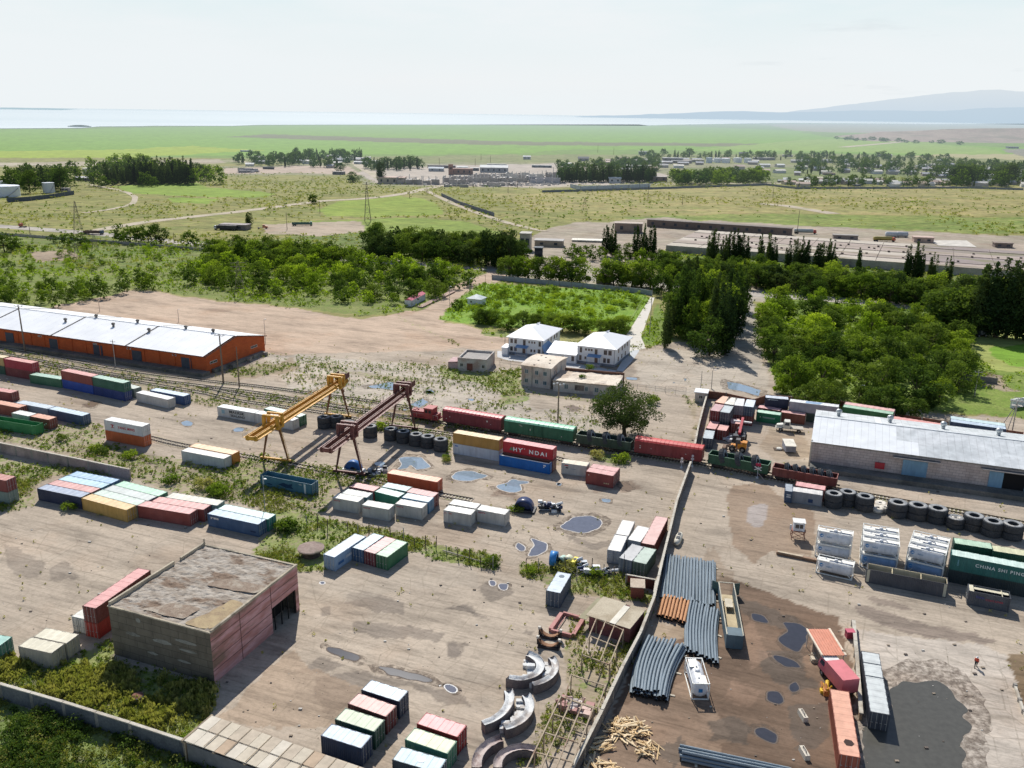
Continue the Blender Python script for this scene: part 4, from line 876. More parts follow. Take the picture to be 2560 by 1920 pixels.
# right of the train: booth containers
cont('S',(1332,1478),(1752,1540),'short grey office container with a dark blue window beside the giant tyres',(.24,.26,.29),(.74,.71,.67),doors=None); 
t=bpy.context.scene.objects; t=[o for o in COL.objects if o.get('label','').startswith('short grey office')][0]; cmark(t,[(.3,1.2,.55,1.35)],(.03,.06,.14),'window'); 
cont('S',(1370,1400),(1785,1470),'short salmon roofed container directly behind the grey office container',(.4,.12,.1),(.80,.42,.40),doors=None)
t=cont('S',(1245,1478),(1325,1488),'narrow blue container end with white labels beside the grey office container',(.06,.10,.17),(.38,.42,.46),mode='end',L=4.,doors=None,w=1.5); mk=MB(); 
for z_ in (1.2,1.65): mk.quad((-2.016,-.45,z_),(-2.016,.4,z_),(-2.016,.4,z_+.25),(-2.016,-.45,z_+.25))
mk.build('marking',plain((.6,.65,.7),.7),t)
# China shipping stack and row behind
t=cont('R',(408,437),(1620,668),'dark green container with white lettering, upper front of the stack at the right edge',(.02,.13,.115),(.64,.78,.70),2.59,L=12.19,doors='L',h=2.75)
ctext(t,'CHINA SHI PING',.82,(.72,.78,.76),z=1.62,x=1.4,sx=1.02,sp=1.22,bold=.02); l2=ctext(t,'CHINA',.34,(.25,.5,.6),z=1.55,x=-4.9); l2.rotation_euler=(R(90),R(-90),0)
cont('R',(408,437),(1620,668),'black green container under the white lettered one at the right edge',(.015,.03,.035),None,0.,L=12.19,doors='L')
cont('R',(335,202),(1035,312),'short dark green container with mint roof, behind the white lettered one',(.02,.085,.045),(.52,.70,.52),2.59,L=6.06,doors='L')
cont('R',(1048,342),(1720,450),'short dark green container with straw roof at the right edge of the back row',(.02,.085,.045),(.70,.68,.44),2.59,L=6.06,doors=None)
cont('R',(335,202),(1035,312),'black green container under the mint roofed one',(.015,.035,.03),None,0.,L=6.06,doors='L')
t=cont('R',(608,1060),(1345,1200),'short open top container with blue and red lettering near the right edge',(.07,.08,.10),None,0.,L=6.1,opent=True,inner=plain((.55,.50,.38),.9),doors='L')
ctext(t,'Caru',.55,(.06,.07,.30),z=1.75,x=-1.3); ctext(t,'CONTAINER',.42,(.42,.06,.09),z=1.5,x=.8,bold=.03)
TP=paint((.62,.57,.42),.8,.2,.1,streak=False); m_=MB(); 
m_.box(-3.0,2.9,.2,1.18,2.30,2.36); m_.box(-3.03,-2.3,-1.2,1.2,2.5,2.56); m_.box(1.8,1.9,-1.2,1.2,2.45,2.55); m_.build('tarpaulin',TP,t)
t=cont('V',(797,782),(1958,1005),'long dark grey open top container lined with tan boards in front of the tank containers',(.065,.07,.085),None,0.,L=12.6,opent=True,inner=plain((.42,.34,.20),.9),doors='L')
m_=MB()
for x_ in (-6.2,-2.3,2.2,6.2): m_.box(x_-.06,x_+.06,-1.0,1.15,2.35,2.5)
m_.box(-6.1,6.1,1.0,1.08,.3,2.56); m_.build('lining',paint((.62,.52,.33),.85,.25,.1),t); [cmark(t,[q_],(.5,.48,.38),'corner_post') for q_ in ((-6.2,-5.75,.2,2.5),(5.75,6.2,.2,2.5))]
# ---- tank containers
TW=paint((.62,.64,.68),.45,.35,.12); TF=paint((.74,.74,.70),.5,.3,.2); TB=plain((.03,.22,.52),.5); TTXT=plain((.16,.30,.46),.6)
def tank_parts():
    fr=MB(); L2,w2,h=3.03,1.22,2.59
    for sx in (-1,1):
        for sy in (-1,1): fr.box(sx*L2-.07*sx-.07,sx*L2-.07*sx+.07,sy*w2-.07*sy-.07,sy*w2-.07*sy+.07,0,h)
        for z in (.08,h-.08): fr.beam((sx*(L2-.07),-w2,z),(sx*(L2-.07),w2,z),.14,.14)
        for sy in (-1,1): fr.beam((sx*(L2-.07),sy*(w2-.1),.1),(sx*(L2-1.2),sy*(w2-.1),1.2),.09,.09)
    for sy in (-1,1): fr.beam((-L2,sy*(w2-.07),.08),(L2,sy*(w2-.07),.08),.14,.14); fr.beam((-L2,sy*(w2-.07),h-.07),(L2,sy*(w2-.07),h-.07),.10,.12)
    tk=MB(); tk.lathe([(0,-2.88),(.7,-2.83),(1.1,-2.6),(1.14,-2.4),(1.14,2.4),(1.1,2.6),(.7,2.83),(0,2.88)],24,0,(0,0,1.33),'x')
    for x in (-1.5,0,1.5): tk.lathe([(1.15,x-.05),(1.17,x),(1.15,x+.05)],24,0,(0,0,1.33),'x')
    wk=MB(); wk.box(-2.9,2.9,-.28,.28,2.50,2.54); wk.box(-2.9,-1.,-.9,-.3,2.46,2.50); wk.box(.9,2.9,.3,.9,2.46,2.50)
    hh=MB(); hh.lathe([(.32,2.5),(.32,2.68),(.25,2.74),(0,2.76)],14); hh.tube((.9,0,2.5),(.9,0,2.68),.13,10); hh.tube((-1.7,.1,2.5),(-1.7,.1,2.66),.12,10)
    lg=MB(); lg.lathe([(0,0),(.30,0)],16,0,(-2.35,0,0))
    mk=MB()
    for i in range(9): x=-1.9+i*.33; mk.box(x,x+.2,-.004,.004,1.6,1.6+.2+.08*((i*7)%3))
    return fr,tk,wk,hh,mk
_fr,_tk,_wk,_hh,_mk=tank_parts(); TMESH=None
LOGO=MB(); 
for i in range(16):
    pass
def tank(s,A,B,z0,label,back=0.,shift=0.,mode='side',blue=False):
    global TMESH
    if TMESH is None:
        TMESH={'frame':_fr.mesh('frame',TF),'tank':_tk.mesh('tank',TW,True),'tankb':_tk.mesh('tank',paint((.22,.34,.52),.5,.35,.1),True),'walkway':_wk.mesh('walkway',paint((.82,.80,.74),.6,.15,.25,streak=False)),'hatch':_hh.mesh('hatch',TW,True)}
    zt=5.18 if (z0>0 or 'lower' in label) else 2.59
    a=GP(s,A[0],A[1],zt);b=GP(s,B[0],B[1],zt);u,v,LL,ang=frame2(a,b); mid=(Vector(a)+Vector(b))/2
    if mode=='side': c=mid+v*(1.22+back)+u*shift; yaw=ang
    else: c=mid+v*3.03; yaw=ang+math.pi/2
    t=thing('tank_container',label,'tank container',(c.x,c.y,z0),yaw,'tank containers')
    link('frame',TMESH['frame'],t); link('tank',TMESH['tankb' if blue else 'tank'],t); link('walkway',TMESH['walkway'],t); link('hatch',TMESH['hatch'],t)
    if mode=='side' and back==0:
        # round logo and lettering wrapped on the near flank
        d=MB(); n=18; pts=[]
        for i in range(n):
            th=2*math.pi*i/n; pts.append((-2.2+.30*math.cos(th),.30*math.sin(th)))
        yy=lambda zz_: -math.sqrt(max(0,1.155**2-zz_**2))
        d.add([(x,yy(zq+.35),1.33+.35+zq) for x,zq in pts],[tuple(range(n))]); d.build('logo',TB,t)
        lettering('italco',.42,TTXT,t,(-.9,-1.135,1.60),(R(72),0,0))
    elif mode=='end':
        d=MB(); d.box(-2.95,-2.93,-.28,.28,1.1,1.65); d.build('logo',TB,t)
    return t
tank('V',(135,252),(622,340),2.59,'white tank container, upper of the leftmost pair by the road')
tank('V',(135,252),(622,340),0.,'white tank container, lower of the leftmost pair by the road')
tank('V',(130,655),(625,765),0.,'single white tank container standing in front of the leftmost pair')
ORDN=['front','middle','rear']
for gi,(A_,B_,nm) in enumerate((((772,395),(1262,478),'second'),((1385,478),(1908,600),'third'))):
    for r_ in range(3):
        for k_ in range(2):
            tank('V',A_,B_,2.59 if k_ else 0.,'%stank container, %s of the %s row in the %s stack from the left'%('blue ' if (k_==0) else 'white ','upper' if k_ else 'lower',ORDN[r_],nm),back=r_*2.6,blue=(k_==0))
tank('g',(1752,1075),(1862,1078),0.,'lone white tank container standing end on beside the steel pipes',mode='end')
# right bottom corner
t=cont('K',(578,930),(786,968),'long pale grey container with two roof seams on the concrete apron',(.05,.06,.08),(.62,.65,.64),mode='end',L=14.2,doors='L',roofrust=.25)
sm=MB()
for x_ in (1.0,4.2): sm.box(x_-.05,x_+.05,-1.2,1.2,2.56,2.66)
sm.build('roof_seam',plain((.2,.22,.24),.8),t)
t=cont('K',(240,1382),(480,1424),'long salmon orange container with a burnt black patch on its roof',(.30,.085,.05),(.80,.42,.29),mode='end',L=13.2,doors='L',roofrust=.15)
sm=MB(); sm.add([(-4.7,-.4,2.585),(-4.2,-.8,2.585),(-3.6,-.5,2.585),(-3.5,.2,2.585),(-4.1,.5,2.585),(-4.7,.2,2.585)],[(0,1,2,3,4,5)]); sm.build('burnt_patch',plain((.06,.035,.03),.9),t)
# ================================================================ BUILDINGS AND WALLS
def rect(s,NL,NR,z,W,FR=None,L=None):
    a=GP(s,*NL,z);b=GP(s,*NR,z);u,v,LL,ang=frame2(a,b)
    if FR is not None:
        d=Vector(GP(s,*FR,z))-Vector(b); W=d.dot(v)
    return Vector(a),u,v,(L or LL),W,ang
def windows(root,pts,mat_f,mat_g,face='near',w=1.1,h=1.5,off=0.,L=0,W=0,sill=None,name='window',bars=1):
    # pts: (distance along the wall, height of centre); local frame origin at near left corner
    for it in pts:
        x,z=it[0],it[1]; ww=it[2] if len(it)>2 else w; hh=it[3] if len(it)>3 else h
        f=MB();g=MB();t=.09
        def put(m,x0,x1,z0,z1,d0,d1):
            if face=='near': m.box(x0,x1,-d1,-d0,z0,z1)
            elif face=='right': m.box(L+d0,L+d1,x0,x1,z0,z1)
            elif face=='left': m.box(-d1,-d0,x0,x1,z0,z1)
        put(g,x-ww/2,x+ww/2,z-hh/2,z+hh/2,.005,.02)
        for a,b_,c_,d_ in ((x-ww/2,x-ww/2+t,z-hh/2,z+hh/2),(x+ww/2-t,x+ww/2,z-hh/2,z+hh/2),(x-ww/2+t,x+ww/2-t,z-hh/2,z-hh/2+t),(x-ww/2+t,x+ww/2-t,z+hh/2-t,z+hh/2)): put(f,a,b_,c_,d_,.0,.07)
        if bars: put(f,x-.03,x+.03,z-hh/2+t,z+hh/2-t,.0,.06)
        o=f.build(name,mat_f,root); g.build('pane',mat_g,o)
GLASS=plain((.03,.035,.045),.12,spec=.8,var=.3); GLB=plain((.06,.13,.17),.2,spec=.8,var=.3)
# ---- brick red warehouse, left
a0=Vector((-92.,254.3)); uu=Vector((math.cos(R(158.0)),math.sin(R(158.0)))); ang=R(158.0)-math.pi
Lw=120.; nl=a0+uu*Lw; root=thing('warehouse','long brick red warehouse with white metal roof beside the railway','warehouse',(nl.x,nl.y,0),ang)
Ww=28.; He=5.7; Hr=8.7
wallm=blocks((.56,.125,.035),(.49,.10,.03),(.36,.10,.05),1.6,.5,dirt=.25)
b=MB(); b.quad((0,0,0),(Lw,0,0),(Lw,0,He),(0,0,He)); b.quad((Lw,Ww,0),(0,Ww,0),(0,Ww,He),(Lw,Ww,He))
b.add([(Lw,0,0),(Lw,Ww,0),(Lw,Ww,He),(Lw,Ww/2,Hr),(Lw,0,He)],[(0,1,2,3,4)]); b.add([(0,0,0),(0,Ww,0),(0,Ww,He),(0,Ww/2,Hr),(0,0,He)],[(4,3,2,1,0)])
for i in range(int(Lw/6)+1): b.box(i*6-.18,i*6+.18,-.16,-.002,0,He-.15)
b.build('wall',wallm,root)
rm=paint((.84,.85,.86),.35,.05,.02,streak=False,scale=.4)
r_=MB(); st=3.0; n_=int((Lw+.9)/st)
for i in range(n_):
    x0=-.4+i*st; x1=x0+st-.02
    r_.add([(x0,-.7,He-.08),(x1,-.7,He-.08),(x1,Ww/2,Hr+.12),(x0,Ww/2,Hr+.12),(x0,Ww+.7,He-.08),(x1,Ww+.7,He-.08)],[(0,1,2,3),(3,2,5,4)])
    r_.box(x1-.03,x1+.03,-.68,-.60,He-.04,He+.02)
r_.box(-.4,Lw+.5,Ww/2-.25,Ww/2+.25,Hr+.10,Hr+.22); r_.build('roof',rm,root)
f_=MB(); f_.box(-.4,Lw+.5,-.76,-.70,He-.32,He-.06); f_.beam((Lw+.47,-.7,He-.2),(Lw+.47,Ww/2,Hr-.02),.08,.3); f_.beam((Lw+.47,Ww+.7,He-.2),(Lw+.47,Ww/2,Hr-.02),.08,.3); f_.build('fascia',plain((.16,.07,.05),.7),root)
DK=plain((.07,.08,.10),.7)
for xx in (Lw-7.5,Lw-27,Lw-43,Lw-62,Lw-82,Lw-102): 
    d_=MB(); d_.box(xx-1.9,xx+1.9,-.14,-.02,.2,4.3); d_.build('door',DK,root)
for xx in (Lw-30.5,Lw-62.0,Lw-93):
    j=MB(); j.beam((xx,-.7,He+.0),(xx,Ww/2,Hr+.20),.5,.10); j.beam((xx,Ww/2,Hr+.20),(xx,Ww+.7,He+.0),.5,.10); j.build('roof_joint',plain((.13,.12,.11),.8),root)
for xx,yy in ((Lw-9,14.5),(Lw-20,14.6),(Lw-30.5,9.5),(Lw-40,14.5),(Lw-46,10),(Lw-58,14.5),(Lw-66,9)):
    vt=MB(); zb=He+(Hr-He)*min(yy,Ww-yy)/(Ww/2); vt.tube((xx,yy,zb),(xx,yy,zb+.8),.38,12); vt.lathe([(.6,0),(.62,.35),(.3,.6),(0,.65)],12,0,(xx,yy,zb+.8)); vt.build('roof_vent',plain((.16,.15,.14),.6,.3),root)
WFR=plain((.70,.70,.68),.6)
windows(root,[(3.2,3.1,3.2,.8),(22.5,3.3,3.2,.8)],WFR,GLASS,'right',L=Lw,bars=1)
windows(root,[(x,4.6,1.6,.5) for x in (8,22,52,76,90,108)],WFR,GLASS,'near')
pl=MB(); pl.box(-.4,Lw+1.2,-3.2,-.02,0,1.1); pl.build('loading_platform',patchy((.16,.15,.13),(.22,.2,.17),(.11,.11,.09),.4),root)
rp=MB(); 
for i in range(6): rp.box(Lw+.6+1.5*(i%2),Lw+1.7+1.5*(i%2),4+i*4,5.2+i*4,0,1.2)
rp.box(Lw+.05,Lw+1.4,2,26,.0,1.05); rp.build('ramp_wall',patchy((.30,.28,.25),(.24,.22,.19),(.15,.15,.12),.5),root)
# ---- right warehouse
A_,u,v,L_,W_,ang=rect('e',(752,560),(2212,752),6.1,27.5,L=62.)
root=thing('warehouse','long grey roofed block warehouse with blue doors and round roof vents','warehouse',(A_.x,A_.y,0),ang)
He=6.1;Hr=8.4;Ww=23.5;Lw=62.
wm=blocks((.52,.43,.40),(.60,.52,.49),(.24,.2,.19),1.3,.62,dirt=.35)
b=MB(); b.quad((0,0,0),(Lw,0,0),(Lw,0,He-.55),(0,0,He-.55)); b.quad((Lw,Ww,0),(0,Ww,0),(0,Ww,He),(Lw,Ww,He)); b.add([(Lw,0,0),(Lw,Ww,0),(Lw,Ww,He),(Lw,Ww/2,Hr),(Lw,0,He)],[(0,1,2,3,4)]); b.build('wall',wm,root)
gw=MB(); gw.add([(0,0,0),(0,Ww,0),(0,Ww,He),(0,Ww/2,Hr),(0,0,He)],[(4,3,2,1,0)]); gw.box(-.35,-.002,-.12,.5,0,He+.2); gw.box(-.35,-.002,Ww-.5,Ww+.12,0,He+.2); gw.build('gable_wall',patchy((.62,.58,.50),(.55,.50,.42),(.44,.40,.33),.3),root)
bd=MB(); bd.box(0,Lw,-.10,-.002,He-.55,He-.02); bd.build('cornice',patchy((.30,.27,.25),(.38,.34,.30),(.2,.19,.18),.5),root)
rA=patchy((.66,.69,.70),(.72,.74,.75),(.60,.63,.64),.06,.4); rB=paint((.78,.80,.81),.35,.05,.02,streak=False)
n_=int(Lw/1.5)
r_=MB()
for i in range(n_+1):
    x0=-.3+i*1.5;x1=x0+1.48
    m1=1 if x0<17.5+(0 if True else 0) else 0
    r_.add([(x0,-.55,He),(x1,-.55,He),(x1,Ww*.22,He+(Hr-He)*.44),(x0,Ww*.22,He+(Hr-He)*.44)],[(0,1,2,3)],1 if x0<21 else 0)
    r_.add([(x0,Ww*.22,He+(Hr-He)*.44),(x1,Ww*.22,He+(Hr-He)*.44),(x1,Ww/2,Hr),(x0,Ww/2,Hr)],[(0,1,2,3)],1 if x0<17 else 0)
    r_.add([(x0,Ww/2,Hr),(x1,Ww/2,Hr),(x1,Ww+.5,He),(x0,Ww+.5,He)],[(0,1,2,3)],1 if 12<x0<14 else 0)
    r_.box(x1-.02,x1+.03,-.5,-.44,He+.02,He+.07)
r_.box(-.3,Lw,Ww/2-.2,Ww/2+.2,Hr+.005,Hr+.08); r_.build('roof',[rA,rB],root)
VM=plain((.46,.49,.50),.45,.5)
for x_ in (5.,16.5,28.,39.5,51.):
    vt=MB(); y_=Ww*.70; zb=He+(Hr-He)*(Ww-y_)/(Ww/2); vt.tube((x_,y_,zb),(x_,y_,zb+.8),.42,12); vt.lathe([(.5,0),(.72,.3),(.75,.65),(.45,.95),(0,1.05)],14,0,(x_,y_,zb+.8)); vt.build('roof_vent',VM,root,True)
DB=paint((.17,.32,.46),.6,.35,.15)
for x0,x1,op in ((19.2,24.2,0),(36.3,39.0,0),(43.2,46.,0)):
    d_=MB(); d_.box(x0,x1,-.16,-.02,1.1,4.9); 
    for k_ in range(5): d_.box(x0+.02,x1-.02,-.19,-.16,1.3+k_*.8,1.36+k_*.8)
    d_.build('door',DB,root)
d_=MB(); d_.box(39.0,43.2,-.06,-.01,1.1,4.9); d_.build('doorway',plain((.012,.012,.014),.9),root)
for x0,x1 in ((17,26.5),(34.5,47.5)):
    c_=MB(); c_.box(x0,x1,-1.5,-.11,5.15,5.30); c_.build('canopy',plain((.25,.23,.22),.8),root)
fb=MB(); fb.box(13.6,15.6,-.5,-.11,1.8,3.2); fb.build('fire_point_box',paint((.42,.02,.03),.5,.2,.1),root)
pf=MB(); pf.box(0,Lw,-3.6,-.02,0,1.1); pf.build('loading_platform',patchy((.17,.165,.15),(.22,.21,.19),(.12,.12,.11),.3),root)
# ---- two storey white houses
WW=plain((.82,.83,.84),.8,var=.06); RW=plain((.86,.87,.88),.45,var=.05,scale=.2); BLC=paint((.16,.30,.52),.5,.2,.05,streak=False); FRM=plain((.30,.22,.17),.7); DKG=plain((.05,.055,.07),.15,spec=.7)
def hip(b,x0,x1,y0,y1,z0,z1,ov=.7,t=.16):
    x0-=ov;x1+=ov;y0-=ov;y1+=ov; w=(x1-x0)/2; cx=(x0+x1)/2; ya=y0+w*.95; yb=y1-w*.95
    if ya>yb: ya=yb=(y0+y1)/2
    b.add([(x0,y0,z0),(x1,y0,z0),(x1,y1,z0),(x0,y1,z0),(cx,ya,z1),(cx,yb,z1)],[(0,1,4),(1,2,5,4),(2,3,5),(3,0,4,5)])
    b.add([(x0,y0,z0-t),(x1,y0,z0-t),(x1,y1,z0-t),(x0,y1,z0-t),(x0,y0,z0),(x1,y0,z0),(x1,y1,z0),(x0,y1,z0)],[(3,2,1,0),(0,1,5,4),(1,2,6,5),(2,3,7,6),(3,0,4,7)])
def house(s,NL,NR,base,label,win,can,side):
    He=5.9; A_,u,v,L_,W_,ang=rect(s,NL,NR,He,18.5); o=A_+u*.65+v*.65; L=L_-1.3; W=17.5
    t=thing('house',label,'house',(o.x,o.y,0),ang)
    b=MB(); b.box(0,L,0,W,0,He-.05); b.box(-.06,L+.06,-.06,W+.06,2.85,3.0); b.build('wall',WW,t)
    b=MB(); b.box(-.1,L+.1,-.1,W+.1,0,.75); b.build('plinth',plain((.25,.27,.31),.8),t)
    b=MB(); hip(b,0,L,0,W,He,He+2.5); q=b; q.add([(L/2-.7,W*.62,He+2.2),(L/2+.7,W*.62,He+2.2),(L/2,W*.62,He+2.9),(L/2,W*.8,He+2.5)],[(0,1,2),(1,3,2),(0,2,3)]); b.build('roof',RW,t)
    windows(t,win,FRM,DKG,'near',w=.9,h=1.45); windows(t,side,FRM,DKG,'right',w=.9,h=1.4,L=L)
    c=MB(); c.add([(can[0],-1.9,2.95),(can[1],-1.9,2.95),(can[1],-.02,3.45),(can[0],-.02,3.45),(can[0],-1.9,2.87),(can[1],-1.9,2.87),(can[1],-.02,3.37),(can[0],-.02,3.37)],[(0,1,2,3),(7,6,5,4),(0,4,5,1),(0,3,7,4),(1,5,6,2)]); c.tube((can[0]+.1,-1.8,0),(can[0]+.1,-1.8,2.9),.05,6);c.tube((can[1]-.1,-1.8,0),(can[1]-.1,-1.8,2.9),.05,6); c.build('porch_canopy',BLC,t)
    d=MB(); d.box((can[0]+can[1])/2-.1,(can[0]+can[1])/2+.9,-.12,-.01,.75,2.8); d.build('door',plain((.20,.13,.10),.6),t)
    st=MB(); st.box(can[0],can[1],-1.9,-.11,0,.7); st.build('steps',plain((.4,.4,.42),.8),t)
    pi=MB(); pi.tube((L-.1,-.12,.2),(L-.1,-.12,He-.2),.06,6); pi.tube((.1,-.12,.2),(.1,-.12,He-.2),.06,6); pi.build('downpipe',plain((.2,.2,.22),.6),t)
    return t,L,W
h1=house('Y',(155,378),(740,442),None,'left white two storey house with hipped white roof and blue porch canopy',[(1.1,4.5),(2.5,4.5),(1.1,1.9),(2.5,1.9),(5.6,4.3,.9,1.9),(7.3,4.7,.5,.7),(8.3,4.7,.5,.7),(9.2,4.7,.5,.7),(11.,4.4,.8,1.6),(8.1,1.9,.6,.9),(9.2,1.9,.6,.9),(10.8,1.9)],(3.0,7.2),[(5,4.4),(8,4.4),(11.5,4.4),(14,4.4)])
h2=house('Y',(1213,507),(1852,582),None,'right white two storey house with hipped roof, nearest the concrete path',[(1.2,4.4,.8,1.7),(2.9,4.7,.6,.7),(3.9,4.7,.6,.7),(4.8,4.7,.6,.7),(6.3,4.2,.9,1.9),(9.4,4.4,1.1,1.5),(10.9,4.4,1.1,1.5),(1.1,1.8,.8,1.6),(2.8,1.9,.6,.9),(9.2,1.8,.9,1.5),(10.5,1.8,.9,1.5)],(3.8,8.2),[(4,4.4),(8,4.4),(11,4.4),(14,4.4),(4,1.7),(8,1.7),(12,1.7)])
# low wing joining them
A_,u,v,L_,W_,ang=rect('Y',(780,622),(1235,668),2.9,9.5); t=thing('house_wing','low white wing with sloping roof between the two white houses','building',(A_.x,A_.y,0),ang)
b=MB(); b.box(.3,L_-.2,.4,9.3,0,2.95); b.build('wall',WW,t); b=MB(); b.add([(-.2,-.1,2.95),(L_,-.1,2.95),(L_,9.6,4.6),(-.2,9.6,4.6),(-.2,-.1,2.82),(L_,-.1,2.82),(L_,9.6,4.47),(-.2,9.6,4.47)],[(0,1,2,3),(7,6,5,4),(0,4,5,1),(1,5,6,2),(2,6,7,3),(3,7,4,0)]); b.build('roof',RW,t)
windows(t,[(5.2,1.6,.7,1.2),(8.6,1.6,.9,1.6)],FRM,DKG,'near',off=0); 
for ch in kids(t): 
    if ch.name.startswith('window'): ch.location=(0,.4,0)
g_=MB(); g_.add([(-.25,-.3,1.1),(-.25,9.3,2.9),(-2.3,9.3,4.6),(-2.3,2.0,4.3)],[(0,1,2,3)]); g_.build('side_roof',BLC,t)
# annex and fence left of house 1
A_,u,v,L_,W_,ang=rect('Y',(88,540),(178,548),2.6,4.); t=thing('shed','tiny white annex at the left wall of the left white house','shed',(A_.x,A_.y,0),ang); b=MB(); b.box(0,L_,0,5,0,2.45); b.build('wall',WW,t); b=MB(); b.box(-.2,L_,-.2,5.1,2.451,2.6); b.build('roof',RW,t)
# ---- old two storey office and annex
OLD=patchy((.64,.60,.55),(.55,.48,.43),(.44,.33,.28),.35,stretch=(1,1,.5)); ROLD=patchy((.82,.72,.60),(.72,.62,.50),(.55,.44,.34),.25)
A_,u,v,L_,W_,ang=rect('Y',(393,808),(848,866),6.3,13.2); t=thing('office_building','two storey weathered office with curved cream roof in front of the white houses','building',(A_.x,A_.y,0),ang)
b=MB(); b.box(0,L_,0,W_,0,6.25); b.box(-.04,L_+.04,-.06,-.001,0,.9); b.build('wall',OLD,t)
b=MB(); n_=8
for i in range(n_):
    y0=-.4+(W_+.8)*i/n_; y1=-.4+(W_+.8)*(i+1)/n_; z0_=6.3+.55*math.sin(math.pi*i/n_); z1_=6.3+.55*math.sin(math.pi*(i+1)/n_); b.add([(-.35,y0,z0_),(L_+.35,y0,z0_),(L_+.35,y1,z1_),(-.35,y1,z1_),(-.35,y0,z0_-.15),(L_+.35,y0,z0_-.15),(L_+.35,y1,z1_-.15),(-.35,y1,z1_-.15)],[(0,1,2,3),(7,6,5,4),(0,4,5,1),(1,5,6,2),(3,7,4,0),(2,6,7,3)])
b.build('roof',ROLD,t)
h_=MB()
for x,y in ((2.,10),(4,8.5),(6.3,6.),(3.2,4.5),(7.2,3.2),(3.4,.6)): h_.box(x,x+.5,y,y+.6,6.3+.55*math.sin(math.pi*(y+.4)/(W_+.8)),6.36+.55*math.sin(math.pi*(y+.6)/(W_+.8)))
h_.build('roof_hole',plain((.1,.08,.07),.9),t)
OF=plain((.55,.56,.55),.7)
windows(t,[(1.6,4.5,1.1,1.3),(4.8,4.4,1.1,1.3),(7.4,4.4,1.2,1.3),(1.6,1.7,1.1,1.3),(4.8,1.7,1.1,1.3),(7.4,1.6,1.2,1.2)],OF,GLB,'near'); windows(t,[(3.,4.3,.7,1.3),(8.5,4.3,.7,1.3)],OF,GLASS,'right',L=L_)
p=MB(); p.tube((3.4,-.1,0),(3.4,-.1,6.2),.07,6); p.tube((L_-.1,-.1,0),(L_-.1,-.1,6.2),.07,6); p.build('downpipe',plain((.25,.24,.22),.7),t)
lx0=L_
A2,u2,v2,L2,W2,ang2=rect('Y',(870,1040),(1868,1132),3.5,11.5); t=thing('annex_building','long single storey ruined annex with crumbling sand coloured roof and bushes on top','building',(A2.x,A2.y,0),ang2)
b=MB(); b.box(.1,L2-.1,.25,W2-.4,0,3.2); b.build('wall',OLD,t)
b=MB(); nx,ny=26,12
vs=[(L2*i/nx+(.2*mnoise.noise(Vector((i*.9,j,1))) if 0<i<nx else 0),-.2+(W2-.5)*j/ny,3.42+.22*mnoise.fractal(Vector((i*.35,j*.4,2)),.8,2,3)) for j in range(ny+1) for i in range(nx+1)]
b.add(vs,[(j*(nx+1)+i,j*(nx+1)+i+1,(j+1)*(nx+1)+i+1,(j+1)*(nx+1)+i) for j in range(ny) for i in range(nx)]); b.build('roof',ROLD,t); b=MB(); b.box(-.05,L2+.05,-.25,-.05,3.2,3.42); b.build('eaves',plain((.40,.33,.26),.9,var=.4),t)
pw=MB(); pw.box(lx0-8,L2+.2,W2-.4,W2,0,4.1); pw.build('parapet_wall',blocks((.17,.07,.045),(.13,.055,.04),(.2,.14,.1),.5,.2),t)
windows(t,[(4.0,1.75,1.2,1.4),(9.9,1.6,.9,1.3),(12.8,1.6,1.2,1.4)],OF,GLB,'near')
for ch in kids(t):
    if ch.name.startswith('window'): ch.location=(0,.25,0)
d_=MB(); d_.box(6.5,9.2,.15,.245,.9,2.5); d_.build('boarded_opening',patchy((.2,.17,.15),(.3,.24,.2),(.12,.1,.09),1.),t)
# small flat house
A_,u,v,L_,W_,ang=rect('d',(398,545),(598,560),3.7,10.5); t=thing('flat_roofed_house','small flat roofed house with raised parapet and pink lean-to','house',(A_.x,A_.y,0),ang)
b=MB(); b.box(0,L_,0,W_,0,3.4); 
for q in ((0,L_,0,.4),(0,L_,W_-.4,W_),(0,.4,.4,W_-.4),(L_-.4,L_,.4,W_-.4)): b.box(*q,3.401,4.1)
b.build('wall',patchy((.56,.53,.50),(.50,.46,.42),(.40,.31,.27),.5),t); b=MB(); b.box(.4,L_-.4,.4,W_-.4,3.401,3.45); b.build('roof',patchy((.36,.34,.32),(.42,.39,.36),(.30,.28,.27),.4),t)
windows(t,[(1.3,1.9,1.,1.1),(8.2,1.8,1.,1.1)],OF,GLASS,'near'); d_=MB(); d_.box(3.,4.8,-.06,-.001,.3,2.5); d_.build('door',plain((.2,.08,.06),.8),t)
b=MB(); b.box(-3.4,-.05,1.,6.5,0,2.2); b.add([(-3.5,.9,2.25),(0-.05,.9,2.6),(-.05,6.7,2.6),(-3.5,6.7,2.25)],[(0,1,2,3)]); b.build('lean_to',patchy((.58,.40,.40),(.62,.46,.45),(.5,.33,.33),.5),t)
